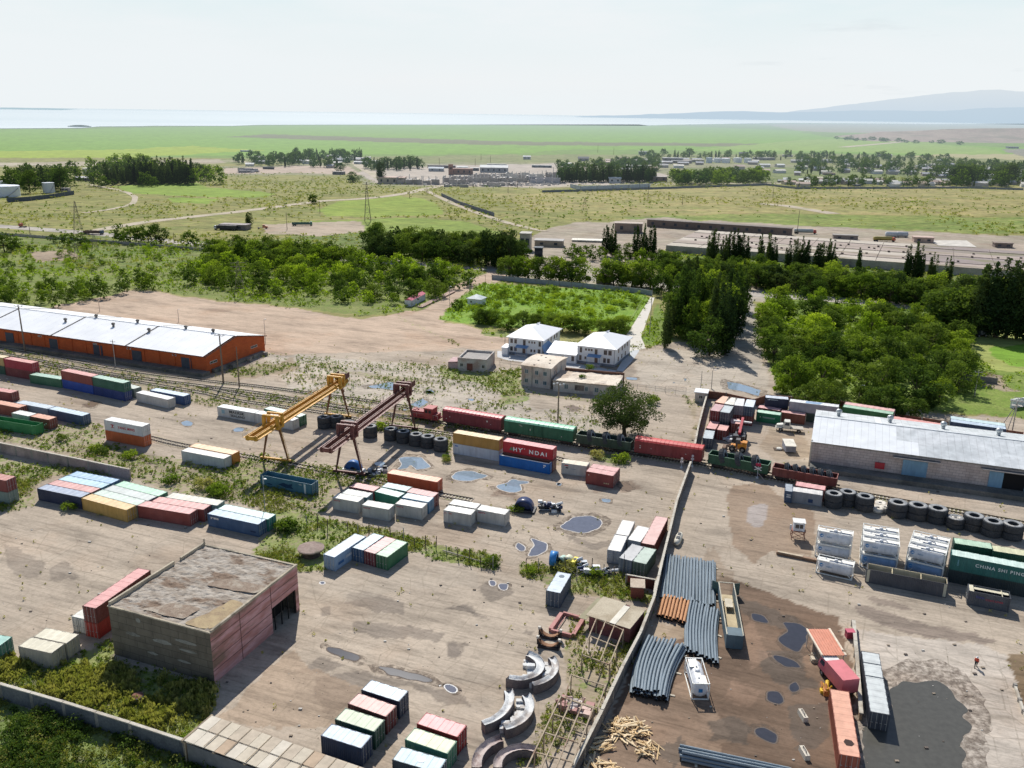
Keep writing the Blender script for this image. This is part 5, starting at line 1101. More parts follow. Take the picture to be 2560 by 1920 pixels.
# huts
def hut(s,NL,NR,z,W,label,wall,roof,name='hut',gable=False,hh=1.2,win=True):
    A_,u,v,L_,W_,ang=rect(s,NL,NR,z,W); t=thing(name,label,'hut',(A_.x,A_.y,0),ang); b=MB(); b.box(.2,L_-.2,.2,W-.2,0,z); b.build('wall',wall,t); b=MB()
    if gable:
        for y0,y1,z0_,z1_ in ((-.3,W/2,z,z+hh),(W/2,W+.3,z+hh,z)): b.add([(-.3,y0,z0_),(L_+.3,y0,z0_),(L_+.3,y1,z1_),(-.3,y1,z1_),(-.3,y0,z0_-.08),(L_+.3,y0,z0_-.08),(L_+.3,y1,z1_-.08),(-.3,y1,z1_-.08)],[(0,1,2,3),(7,6,5,4),(0,4,5,1),(1,5,6,2),(3,7,4,0)])
    else: hip(b,.2,L_-.2,.2,W-.2,z,z+hh,.5,.1)
    b.build('roof',roof,t)
    if win: windows(t,[(L_*.3,z*.55,.9,.9)],WFR,GLASS,'near'); [setattr(c_,'location',(0,.2,0)) for c_ in kids(t) if c_.name.startswith('window')]
    return t
hut('j',(1015,1232),(1110,1242),2.9,5.5,'small white hut with pale pyramid roof at the edge of the garden',WW,plain((.66,.72,.72),.5),hh=1.6)
A_=GP('j',632,1248,2.6); B_=GP('j',728,1200,2.6); u,v,L_,ang=frame2(A_,B_); t=thing('hut','narrow white cabin with bright pink gable roof at the edge of the wood','hut',(*A_,0),ang)
b=MB(); b.box(0,L_,0,3.,0,2.6); b.build('wall',plain((.62,.64,.68),.8),t); b=MB(); b.add([(-.2,-.2,2.6),(L_+.2,-.2,2.6),(L_+.2,1.5,3.5),(-.2,1.5,3.5),(L_+.2,3.2,2.6),(-.2,3.2,2.6)],[(0,1,2,3),(3,2,4,5)]); b.add([(0,0,2.6),(0,3,2.6),(0,1.5,3.4)],[(0,1,2)]); b.build('roof',paint((.62,.16,.22),.5,.1,.05,streak=False),t)
# kerb of stacked slabs near it
sl_=MB(); p0=Vector(GP('j',700,1300)); p1=Vector(GP('j',930,1190)); n_=14
for i in range(n_):
    a=p0.lerp(p1,i/n_); b_=p0.lerp(p1,(i+.93)/n_); 
    for o_ in (0,1.6): sl_.beam((a.x-.7*o_,a.y+o_*.4,.35),(b_.x-.7*o_,b_.y+o_*.4,.35),1.1,.5,0)
tag(sl_.build('platform_slabs',patchy((.56,.42,.34),(.5,.36,.3),(.4,.28,.22),.4)),'two parallel rows of pinkish concrete slabs beside the sandy lane','platform')
# guard booth near gate
A_,u,v,L_,W_,ang=rect('S',(-10,110),(85,120),3.,3.6); t=thing('guard_booth','small white guard booth beside the yard gate','booth',(A_.x,A_.y,0),ang); b=MB(); b.box(0,3.2,0,3.4,0,2.9); b.build('wall',OLD,t); b=MB(); b.box(-.3,3.5,-.3,3.7,2.901,3.1); b.build('roof',RW,t); windows(t,[(1.6,1.7,1.1,1.)],WFR,GLASS,'near')
# ---- concrete ruin
A_,u,v,L_,W_,ang=rect('b',(748,596),(1450,783),8.0,20.4); root=thing('ruined_building','large roofless looking concrete block building with pink side wall and peeling flat roof','building',(A_.x,A_.y,0),ang); H=8.0
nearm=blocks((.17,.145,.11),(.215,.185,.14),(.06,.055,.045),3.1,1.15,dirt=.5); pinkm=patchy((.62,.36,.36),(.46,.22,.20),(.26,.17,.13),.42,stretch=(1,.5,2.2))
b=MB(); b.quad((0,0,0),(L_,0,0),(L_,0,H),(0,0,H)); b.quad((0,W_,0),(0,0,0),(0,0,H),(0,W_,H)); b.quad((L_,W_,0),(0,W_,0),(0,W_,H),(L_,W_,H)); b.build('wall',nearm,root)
# light render patches left on the near wall
pt=MB()
for x0,x1,z0_,z1_ in ((2.6,5.2,4.1,4.7),(4.9,5.7,6.6,7.3),(7.6,11.0,4.1,4.8),(11.5,15.6,5.2,5.7),(12.2,15.4,3.9,4.3),(6.3,8.2,1.9,2.3),(11.6,14.2,2.,2.35)):
    n_=9; pts=[]
    for i in range(n_*2):
        tt=2*math.pi*i/(n_*2); pts.append(((x0+x1)/2+(x1-x0)/2*math.cos(tt)*(1+.3*mnoise.noise(Vector((i*.9,x0,1)))),-.012,(z0_+z1_)/2+(z1_-z0_)/2*math.sin(tt)*(1+.5*mnoise.noise(Vector((i*.7,x0,5))))))
    pt.add(pts,[tuple(range(n_*2))])
pt.build('render_patch',patchy((.36,.35,.30),(.30,.29,.25),(.2,.19,.16),.8),root)
oy0,oy1=W_*.66,W_*.96
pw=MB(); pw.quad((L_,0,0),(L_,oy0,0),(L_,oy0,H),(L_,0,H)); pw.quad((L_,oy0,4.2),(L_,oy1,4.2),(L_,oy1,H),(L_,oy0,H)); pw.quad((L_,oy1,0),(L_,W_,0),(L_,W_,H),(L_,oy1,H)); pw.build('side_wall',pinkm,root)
sm=MB()
for z_ in (1.9,3.5,5.1,6.6): sm.box(L_+.002,L_+.03,0,W_ if z_>4.2 else oy0,z_-.04,z_+.04)
for y_ in (6.2,oy0): sm.box(L_+.002,L_+.035,y_-.05,y_+.05,0 if y_<oy0 else 4.2,H)
sm.build('panel_joint',plain((.16,.09,.08),.9,var=.4),root)
op=MB(); op.quad((L_-2.5,oy0,0),(L_-2.5,oy1,0),(L_-2.5,oy1,4.2),(L_-2.5,oy0,4.2)); 
for i in range(4): op.box(L_-.3,L_-.15,oy0+.8+i*1.7,oy0+.95+i*1.7,0,4.2)
op.build('doorway',plain((.02,.02,.02),.9),root)
roofm=patchy((.47,.42,.36),(.32,.27,.22),(.22,.155,.11),.55,stretch=(1,1.9,1),bump=1.)
b=MB(); nx,ny=56,60
def inr(x,y): return True
vs=[(L_*i/nx,W_*j/ny,H-.02+.16*mnoise.fractal(Vector((i*.22,j*.34,3)),.7,2.,5)+.05*rng.random()) for j in range(ny+1) for i in range(nx+1)]
b.add(vs,[(j*(nx+1)+i,j*(nx+1)+i+1,(j+1)*(nx+1)+i+1,(j+1)*(nx+1)+i) for j in range(ny) for i in range(nx)]); b.build('roof',roofm,root)
bt=MB()
def roofpatch(pts,z): 
    p=ragged(pts,.5,.35,len(pts)); bt.add([(x,y,z) for x,y in p],[tuple(range(len(p)))])
bt=MB(); roofpatch([(L_-5.,.5),(L_-.4,.6),(L_-.3,8.),(L_-2.8,8.4),(L_-3.4,4.)],H+.12); bt.build('bare_patch',patchy((.46,.36,.21),(.40,.30,.18),(.3,.22,.14),.6,bump=.6),root)
bt=MB(); roofpatch([(L_-9.,10.),(L_-.6,10.6),(L_-.5,13.2),(L_-7.5,12.6)],H+.13); roofpatch([(5.,1.),(L_-5.5,1.2),(L_-5.,4.5),(8,4.2)],H+.13); bt.build('bare_patch',patchy((.27,.20,.15),(.33,.26,.2),(.42,.36,.29),1.1,bump=1.),root)
pr=MB(); pr.box(-.1,L_+.1,-.12,.18,H-.05,H+.14); pr.box(-.12,.22,.19,13.3,H-.05,H+.6); pr.box(-.12,.22,14.8,W_,H-.05,H+.5); pr.box(L_-.2,L_+.13,.19,W_,H-.05,H+.30); pr.box(.23,L_-.21,W_-.25,W_+.1,H-.05,H+.16); pr.tube((.1,W_-.1,H),(.1,W_-.1,H+1.2),.12,6); pr.build('parapet',patchy((.52,.45,.34),(.40,.35,.27),(.25,.22,.17),.7),root)
# ---- bottom long canopy roof
A_=Vector(GP('h',165,1468,3.6)); B_=Vector(GP('h',690,1659,3.6)); u,v,_,ang=frame2(A_,B_); L_=46.; Wd=4.9
root=thing('shed','long open shed with a pale slab roof along the bottom of the picture','shed',(A_.x,A_.y,0),ang)
b=MB(); n_=int(L_/1.55); mats=[plain((.60,.53,.42),.9,var=.18,scale=.8),plain((.54,.46,.36),.9,var=.2,scale=.8),plain((.66,.60,.50),.9,var=.15,scale=.8),plain((.50,.38,.27),.9,var=.2)]
for i in range(n_):
    for j in range(2):
        b.box(i*1.55,i*1.55+1.50,j*Wd/2,(j+1)*Wd/2-.03,3.5+.12*j,3.6+.12*j,int(rng.choice(4,p=[.45,.25,.22,.08])))
b.build('roof',mats,root)
b=MB()
for i in range(int(L_/4.6)+1): b.box(i*4.6-.22,i*4.6+.10,-.15,Wd+.15,3.3,3.48); b.box(i*4.6-.18,i*4.6+.05,.1,.3,0,3.3); b.box(i*4.6-.18,i*4.6+.05,Wd-.3,Wd-.1,0,3.3)
for i in range(1,int(L_/3.1)): b.box(i*3.1-.10,i*3.1+.0,.02,Wd-.05,3.73,3.78)
b.box(-.3,0,-.2,Wd+.2,3.35,3.66); b.build('beam',patchy((.42,.34,.24),(.35,.28,.2),(.25,.2,.15),.6),root)
b=MB(); b.box(.4,L_,.0,.12,0,3.25); b.build('back_wall',plain((.2,.2,.2),.9,var=.3),root)
# ---- walls
def wall(name,label,pts,h,mat,capm=None,th=.25,panel=6.,cat='wall',ground=True):
    w_=[Vector(p) for p in pts]; root=thing(name,label,cat,(w_[0].x,w_[0].y,0)); o=w_[0]; b=MB(); c=MB(); po=MB()
    for p,q in zip(w_,w_[1:]):
        d=q-p; L=d.length; n_=max(1,int(round(L/panel)))
        for i in range(n_):
            a=p+d*(i/n_)-o; e=p+d*((i+.985)/n_)-o; dz=.05*mnoise.noise(Vector((a.x*.3,a.y*.3,2)))
            b.beam((a.x,a.y,h/2+dz),(e.x,e.y,h/2+dz),th,h)
            if capm: c.beam((a.x,a.y,h+.09+dz),(e.x,e.y,h+.09+dz),th+.18,.14)
            po.beam((a.x,a.y,0),(a.x,a.y,h+.12),th+.16,th+.16)
    b.build('panel',mat,root); po.build('post',patchy((.30,.28,.25),(.36,.33,.29),(.2,.19,.17),.6),root)
    if capm: c.build('coping',capm,root)
    return root
COP=patchy((.62,.58,.50),(.54,.49,.41),(.42,.37,.3),.6)
wall('concrete_wall','dark concrete wall with pale coping along the bottom left corner',[GP('b',-700,980,2.4),GP('b',0,1135,2.4),GP('b',440,1262,2.4),GP('b',900,1405,2.4),GP('b',1275,1528,2.4),GP('b',1800,1700,2.4)],2.4,patchy((.12,.135,.15),(.16,.17,.18),(.09,.1,.11),.4),COP)
wall('concrete_wall','pinkish panel wall with dark posts on the left of the yard',[GP('a',-700,990,2.3),GP('a',0,1128,2.3),GP('a',330,1196,2.3),GP('a',610,1252,2.3),GP('a',900,1312,2.3)],2.3,patchy((.46,.36,.33),(.40,.31,.29),(.30,.24,.22),.4),COP,panel=5.)
WALLM=patchy((.155,.14,.13),(.20,.18,.165),(.11,.1,.095),.4)
wall('concrete_wall','long concrete wall dividing the yard, running from the railway to the bottom of the picture',[GP('0',x,y,2.3) for x,y in ((1492,998),(1462,1082),(1447,1145),(1432,1205),(1413,1290),(1384,1365),(1345,1440),(1300,1535),(1262,1610),(1215,1700))],2.3,WALLM,COP,panel=5.5)
wall('concrete_wall','concrete wall with light coping between the gate and the train',[P2 for P2 in (GP('S',165,95,2.3),GP('S',95,345,2.3),GP('S',30,600,2.3),GP('S',-20,860,2.3))],2.3,WALLM,COP,panel=5.)
wall('boundary_wall','brown boundary wall behind the long containers beside the wood',[GP('S',165,95,2.2),GP('S',420,125,2.2),GP('S',800,210,2.2),GP('e',440,240,2.2),GP('e',940,280,2.2),GP('e',1330,372,2.2),GP('e',1690,425,2.2),GP('e',2212,500,2.2)],2.2,patchy((.20,.09,.06),(.25,.12,.08),(.16,.1,.08),.4),None)
wall('boundary_wall','grey boundary wall behind the garden of the white houses',[GP('j',1190,1070,2.2),GP('j',1500,1100,2.2),GP('j',1900,1135,2.2),GP('j',2212,1165,2.2),GP('d',1745,75,2.2)],2.2,patchy((.30,.33,.37),(.36,.38,.40),(.26,.28,.3),.3),None)
wall('boundary_wall','pale roadside wall seen through the trees below the highway',[GP('0',-20,500,1.8),GP('0',280,522,1.8),GP('0',460,537,1.8),GP('0',640,553,1.8)],1.6,patchy((.44,.40,.36),(.38,.35,.31),(.3,.28,.25),.2,haze=True),None)
wall('boundary_wall','dark grey slab wall crossing the steppe beside the dirt track',[GP('j',840,505,3),GP('j',960,560,3),GP('j',1080,600,3),GP('j',1205,640,3)],3.,plain((.17,.19,.22),.9,haze=True),None,panel=14)
wall('boundary_wall','long pale blue grey wall in front of the far poplars of the settlement',[GP('n',280,405,4),GP('n',375,425,4),GP('n',820,410,4),GP('n',1020,400,4)],4.,plain((.50,.53,.57),.9,haze=True),None,panel=20)
wall('boundary_wall','dark boundary wall along the far dirt road right of the settlement',[GP('n',20,460,2.5),GP('n',380,452,2.5),GP('n',1050,432,2.5),GP('n',2080,398,2.5),GP('k',900,615,2.5),GP('k',1900,612,2.5),GP('k',2212,622,2.5)],2.2,plain((.20,.22,.24),.9,haze=True),None,panel=30)
wall('boundary_wall','fence of dark panels and pale posts around the oil tanks on the far left',[GP('o',60,530,4),GP('o',280,515,4),GP('o',500,490,4),GP('o',680,462,4)],3.5,plain((.10,.12,.15),.9,haze=True),None,panel=16)
# ---- brown gate shed & lean-tos beside the wall
A_,u,v,L_,W_,ang=rect('g',(1020,600),(1312,692),2.9,6.2); t=thing('shed','maroon walled lean-to shed with sand coloured roof sheets beside the long wall','shed',(A_.x,A_.y,0),ang)
b=MB(); b.box(.15,L_-.1,.3,W_-.2,0,2.8); b.build('wall',patchy((.20,.075,.075),(.25,.10,.1),(.14,.06,.06),.6),t); b=MB(); b.box(-.2,L_*.55,-.2,W_,2.84,2.92); b.box(L_*.55+.8,L_+.1,-.2,W_,2.84,2.92); b.build('roof',patchy((.56,.49,.37),(.50,.43,.32),(.42,.35,.25),.6),t); b=MB(); b.box(L_*.55-.1,L_*.55+.9,-.3,W_-.8,2.925,2.99); b.build('roof_sheet',plain((.72,.68,.58),.8),t); b=MB(); b.box(-1.5,-.25,0,W_+.6,1.9,1.97); b.build('lean_to',plain((.36,.33,.22),.9),t)
A_,u,v,L_,W_,ang=rect('g',(1322,405),(1412,412),2.2,3.); t=thing('hut','small brick red hut with beige roof inside the brown enclosure by the wall','hut',(A_.x,A_.y,0),ang); b=MB(); b.box(0,L_,0,2.6,0,2.1); b.build('wall',patchy((.23,.08,.055),(.28,.1,.07),(.18,.07,.05),.6),t); b=MB(); b.box(-.15,L_+.15,-.15,2.8,2.101,2.2); b.build('roof',patchy((.58,.48,.38),(.5,.4,.31),(.4,.3,.24),.7),t)
wall('enclosure_wall','rust brown enclosure wall around the small brick red hut',[GP('g',1290,325,1.8),GP('g',1495,362,1.8),GP('g',1480,455,1.6)],1.8,patchy((.20,.07,.05),(.25,.09,.06),(.15,.06,.05),.6),COP,th=.15)
# steel canopy frames along the wall
FRS=patchy((.48,.39,.28),(.40,.32,.23),(.30,.2,.14),1.)
def lattice(label,NL,NR,FR,FL,z,nx,ny,posts=True):
    c=[Vector((*GP('Z',*p,z),z)) for p in (NL,NR,FR,FL)]; o=Vector((c[0].x,c[0].y,0)); c=[p-o for p in c]; t=thing('canopy_frame',label,'steel frame',o); b=MB(); bl=lambda s_,r_: (c[0]*(1-s_)+c[1]*s_)*(1-r_)+(c[3]*(1-s_)+c[2]*s_)*r_
    for i in range(nx+1): b.beam(bl(i/nx,0),bl(i/nx,1),.16,.16)
    for j in range(ny+1): b.beam(bl(0,j/ny)+Vector((0,0,-.15)),bl(1,j/ny)+Vector((0,0,-.15)),.16,.14)
    b.build('purlins',FRS,t); 
    for i in (0,nx):
        for j in range(ny+1): p=MB(); q=bl(i/nx,j/ny); p.beam((q.x,q.y,0),(q.x,q.y,z-.22),.16,.16); p.build('post',FRS,t)
lattice('bare steel roof frame attached to the maroon lean-to shed',(1165,530),(1440,630),(1575,290),(1310,175),2.9,3,2)
lattice('long bare steel roof frame nearest the bottom of the picture, along the wall',(600,1700),(1000,1790),(1280,1060),(960,945),3.0,3,4)
lattice('single open steel bay between the two longer roof frames',(1000,960),(1320,1060),(1400,840),(1060,730),2.8,1,1)
# ================================================================ TRAIN
def at_track(px0,px1,path=None):
    path=path or train_path; best=[None,None]
    for i,p in enumerate(path):
        x=PJ(p.x,p.y,1.)[0]
        for k_,q in enumerate((px0,px1)):
            if best[k_] is None or abs(x-q)<best[k_][0]: best[k_]=(abs(x-q),p)
    return best[0][1],best[1][1]
WHEEL=plain((.05,.045,.045),.6); STEEL=plain((.07,.06,.055),.7)
def wheelset(root,x,r=.48):
    b=MB()
    for s_ in (-1,1): b.tube((x,s_*.70,r+.28),(x,s_*.83,r+.28),r,16)
    b.tube((x,-.7,r+.28),(x,.7,r+.28),.08,6); b.build('wheelset',WHEEL,root)
def bogies(root,L):
    for sx in (-1,1):
        cx=sx*(L/2-2.0)
        for d in (-.9,.9): wheelset(root,cx+d)
        b=MB()
        for s_ in (-1,1): b.box(cx-1.3,cx+1.3,s_*.95-.08,s_*.95+.08,.6,.95)
        b.box(cx-.25,cx+.25,-1,1,.6,1.0); b.build('bogie',STEEL,root)
    b=MB(); b.box(-L/2,L/2,-.25,.25,.95,1.25); 
    for sx in (-1,1): b.box(sx*(L/2+.35)-.35,sx*(L/2+.35)+.35,-.12,.12,1.0,1.25)
    b.build('underframe',STEEL,root)
def wag(label,px0,px1,name='railway_wagon',cat='railway wagon'):
    a,b=at_track(px0,px1); u,v,L,ang=frame2(a,b); m=(a+b)/2
    return thing(name,label,cat,(m.x,m.y,0),ang),L-.9
def boxcar(label,px0,px1,col,rcol,ribs=12,door=True,marks=()):
    t,L=wag(label,px0,px1); bogies(t,L); w=1.52; zb,zt=1.25,4.05
    b=MB(); b.box(-L/2,L/2,-w,w,zb,zt)
    n=ribs
    for i in range(n+1):
        x=-L/2+L*i/n; 
        for s_ in (-1,1): b.box(x-.05,x+.05,s_*(w+.04)-.04,s_*(w+.04)+.04,zb,zt)
    for s_ in (-1,1): b.box(-L/2,L/2,s_*(w+.05)-.05,s_*(w+.05)+.05,zb-.02,zb+.15); b.box(-L/2,L/2,s_*(w+.05)-.05,s_*(w+.05)+.05,zt-.15,zt+.01)
    b.build('body',paint(col,.6,.4,.2),t)
    b=MB(); prof=[(-w-.08,zt),(-w*.8,zt+.32),(-w*.4,zt+.50),(0,zt+.55),(w*.4,zt+.50),(w*.8,zt+.32),(w+.08,zt)]
    vs=[];m=len(prof)
    for x in (-L/2-.05,L/2+.05): vs+=[(x,y,z) for y,z in prof]
    b.add(vs,[(i,i+1,m+i+1,m+i) for i in range(m-1)]+[tuple(range(m)),tuple(range(2*m-1,m-1,-1))])
    for i in range(n+1):
        x=-L/2+L*i/n
        for (y0,z0_),(y1,z1_) in zip(prof,prof[1:]): b.beam((x,y0,z0_+.02),(x,y1,z1_+.02),.09,.06)
    b.build('roof',paint(rcol,.45,.12,.05,streak=False),t)
    if door:
        for s_ in (-1,1):
            b=MB(); b.box(-1.1,1.1,s_*(w+.13)-.03,s_*(w+.13)+.03,zb+.1,zt-.1)
            for q in (-.9,0,.9): b.box(q-.04,q+.04,s_*(w+.17)-.03,s_*(w+.17)+.03,zb+.1,zt-.1)
            b.build('door',paint(tuple(x*.9 for x in col),.6,.4,.2),t)
    m_=MB()
    for x0,x1,z0_,z1_ in marks: m_.box(x0,x1,-w-.115,-w-.10,z0_,z1_)
    if marks: m_.build('marking',plain((.72,.7,.66),.7),t)
    return t
def gondola(label,px0,px1,col,inner,h=2.05):
    t,L=wag(label,px0,px1); bogies(t,L); w=1.5; zb,zt=1.25,1.25+h
    b=MB(); 
    for s_ in (-1,1): b.box(-L/2,L/2,s_*w-.05,s_*w+.05,zb,zt); b.box(s_*L/2-.05,s_*L/2+.05,-w+.05,w-.05,zb,zt)
    for i in range(9):
        x=-L/2+.1+(L-.2)*i/8
        for s_ in (-1,1): b.box(x-.09,x+.09,s_*(w+.12)-.07,s_*(w+.12)+.07,zb,zt-.03)
    b.build('body',paint(col,.7,.45,.3),t); f=MB(); f.box(-L/2+.06,L/2-.06,-w+.06,w-.06,zb,zb+.08); f.build('floor',inner,t)
    r=MB()
    for s_ in (-1,1): r.box(-L/2-.06,L/2+.06,s_*(w+.02)-.10,s_*(w+.02)+.10,zt+.002,zt+.10); r.box(s_*(L/2)-.08,s_*(L/2)+.08,-w+.1,w-.1,zt+.002,zt+.10)
    r.build('top_rail',paint(tuple(min(1,x*1.7+.03) for x in col),.6,.3,.1),t); return t,L
DRED=(.20,.035,.045)
boxcar('dark red boxcar with a bright red ribbed roof behind the shunting locomotive',1109,1260,DRED,(.46,.04,.055),16,True,[(4.2,4.6,2.9,3.3),(5.3,5.5,2.4,2.5),(-7.2,-7.0,2.0,2.2),(-6.2,-6.0,2.6,2.8)])
boxcar('green boxcar in the middle of the train',1261,1439,(.025,.14,.075),(.20,.52,.33),14,True,[(-2.1,-1.9,2.5,3.0),(.6,.9,2.6,2.85),(-5.,-4.4,3.5,3.6),(-4.6,-4.1,3.3,3.4),(6,6.2,2.1,2.3)])
boxcar('bright red boxcar crossing the end of the dividing wall',1584,1765,(.24,.035,.035),(.58,.05,.045),16,True,[(-6.6,-6.3,2.9,3.1),(-6.6,-6.3,2.4,2.6),(-4,-3.7,2.6,2.7),(4,4.3,2.5,2.6)])
TY=patchy((.055,.06,.068),(.075,.082,.092),(.10,.095,.09),.9,.8); TYG=patchy((.24,.25,.26),(.36,.37,.38),(.46,.45,.43),1.2,.9)
def tyre_mesh(R_o,W):
    ri=R_o*.47; hw=W/2
    pr=[(ri,-hw*.80),(ri*1.05,-hw*.92),(R_o*.80,-hw),(R_o*.93,-hw*.93),(R_o*.97,-hw*.8),(R_o*.985,-hw*.5),(R_o*.985,hw*.5),(R_o*.97,hw*.8),(R_o*.93,hw*.93),(R_o*.80,hw),(ri*1.05,hw*.92),(ri,hw*.80),(ri,-hw*.80)]
    b=MB(); b.lathe(pr,40,0)
    for i in range(32):
        t=2*math.pi*i/32; c,s_=math.cos(t),math.sin(t)
        for sg in (-1,1):
            p=(R_o*.99*c,R_o*.99*s_,sg*hw*.06); q=(R_o*.985*math.cos(t+sg*.06),R_o*.985*math.sin(t+sg*.06),sg*hw*.86); b.beam(p,q,.12,.10)
    return b
TM={}
def tyre(loc,rad,W,label,rot=(0,0,0),group=None,rim=None):
    k_=(round(rad,2),round(W,2))
    if k_ not in TM: TM[k_]=(tyre_mesh(*k_).mesh('tyre',TY,False),)
    t=thing('giant_tyre',label,'tyre',loc,0,group); t.rotation_euler=rot
    o=link('rubber',TM[k_][0],t)
    f=MB(); f.lathe([(rad*.50,W/2*.925),(rad*.62,W/2+.02),(rad*.78,W/2+.022),(rad*.86,W/2*.985)],36); f.build('sidewall',TYG,t)
    if rim:
        r=MB(); r.lathe([(rad*.20,W*.30),(rad*.28,W*.45),(rad*.44,W*.40),(rad*.50,W*.52),(rad*.50,W*.2),(rad*.2,W*.2),(rad*.2,W*.3)],30); r.build('rim',rim,t)
    return t
gd,gL=gondola('dark green gondola wagon carrying three giant tyres, behind the big round tree',1441,1581,(.045,.075,.05),plain((.10,.06,.045),.9))
def loads(g_,xs,rad,W,lab,gr,z=None,tilt=60,y=0.):
    Mx=Matrix.Rotation(g_.rotation_euler.z,4,'Z')
    for i,(x,l) in enumerate(zip(xs,lab)):
        p=Matrix.Translation(g_.location)@Mx@Vector((x,y,0)); 
        t=tyre((p.x,p.y,z),rad,W,l,(0,0,0),gr); e=(Matrix.Rotation(g_.rotation_euler.z,3,'Z')@Matrix.Rotation(R(tilt),3,'Y')).to_euler(); t.rotation_euler=e
nm3=['left','middle','right']
loads(gd,(-3.4,.4,4.0),1.75,1.05,['%s giant tyre in the dark green wagon behind the big round tree'%n for n in nm3],'giant tyres carried by the wagons',2.75,72)
gd,gL=gondola('green gondola wagon carrying three giant tyres, at the crossing signal',1769,1923,(.03,.09,.045),plain((.16,.12,.08),.9))
loads(gd,(-3.6,.0,3.7),1.85,1.15,['%s giant tyre in the green wagon at the crossing signal'%n for n in nm3],'giant tyres carried by the wagons',2.8,72)
gd,gL=gondola('rust brown gondola wagon packed with six tyres, last in the train',1929,2092,(.16,.045,.035),plain((.12,.08,.06),.9),1.8)
od=['first','second','third','fourth','fifth','sixth']
loads(gd,[-3.6+i*1.75 for i in range(6)],1.42,.85,['%s tyre from the left in the rust brown wagon'%n for n in od],'giant tyres carried by the wagons',2.75,68)
m_=MB()
for i in range(12): a=(-6.5+rng.random()*1.4,-1.2+rng.random()*1.6,1.6+rng.random()*1.2); m_.beam(a,(a[0]+1.2,a[1]+.8*(rng.random()-.3),a[2]+.1),.12,.08)
m_.build('timber_packing',plain((.62,.52,.38),.9),gd)
# locomotive
t,L=wag('small red shunting locomotive at the head of the freight train',1030,1106,'locomotive','locomotive')
b=MB(); b.box(-L/2,L/2,-1.5,1.5,1.0,1.35); b.box(-L/2+.2,.1,-1.15,1.15,1.351,2.7); b.box(2.6,L/2-.3,-1.15,1.15,1.351,2.4)
for i in range(6): b.box(-L/2+.5+i*.65,-L/2+.85+i*.65,-1.2,-1.151,1.5,2.5)
b.tube((-2.2,0,2.6),(-2.2,0,3.0),.22,10); b.box(-3.4,-2.8,-.6,.6,2.701,2.85); b.build('body',paint((.30,.035,.04),.6,.4,.2),t)
b=MB(); b.box(.15,2.55,-1.45,1.45,1.351,3.75); b.box(.0,2.7,-1.55,1.55,3.751,3.9); b.build('cab',paint((.36,.05,.05),.6,.4,.2),t)
b=MB(); b.box(.5,1.2,-1.48,-1.452,2.6,3.4); b.box(1.5,2.2,-1.48,-1.452,2.6,3.4); b.build('cab_window',GLASS,t)
for x in (-2.6,-1.2,1.2,2.6): wheelset(t,x)
b=MB()
for s_ in (-1,1): b.tube((-L/2,s_*1.4,2.2),(L/2,s_*1.4,2.2),.03,6); [b.tube((x,s_*1.4,1.35),(x,s_*1.4,2.2),.03,6) for x in (-L/2,-2,2.8,L/2)]
b.build('handrail',plain((.6,.55,.5),.6),t)
# crossing signals
def signal(base,label,h=3.6,arms=True):
    p=G(*base); t=thing('crossing_signal',label,'crossing signal',(p[0],p[1],0),R(-20)); b=MB(); b.tube((0,0,0),(0,0,h),.07,8); b.box(-.3,.3,-.3,.3,0,.3); b.build('post',plain((.6,.62,.64),.6),t)
    if arms:
        b=MB(); b.beam((-.75,-.1,h-1.7),(.75,-.1,h-.9),.05,.22); b.beam((-.75,-.13,h-.9),(.75,-.13,h-1.7),.05,.22); b.build('cross_board',plain((.78,.76,.76),.6),t)
        b=MB(); b.box(-.55,.55,-.16,-.06,h-.75,h-.1); b.tube((-.3,-.25,h-.4),(-.3,-.161,h-.4),.16,10); b.tube((.3,-.25,h-.4),(.3,-.161,h-.4),.16,10); b.build('lamp_board',plain((.45,.03,.08),.5),t)
        b=MB(); b.beam((.2,-.2,1.2),(1.9,-1.6,.1),.10,.10); b.build('barrier_arm',plain((.55,.42,.4),.6),t)
    else: 
        b=MB(); b.tube((0,-.15,h),(0,.15,h),.28,12); b.box(-.35,.35,-.1,.1,h-.9,h-.5); b.build('lamp_board',plain((.55,.5,.52),.6),t)
signal(P('S',845,1300),'crossing signal with red lamp board and white crossed boards before the green wagon')
signal(P('d',1945,1300),'small white track signal post left of the dividing wall',2.2,False); signal(P('d',2018,1290),'pale track signal post at the end of the dividing wall',2.6,False)
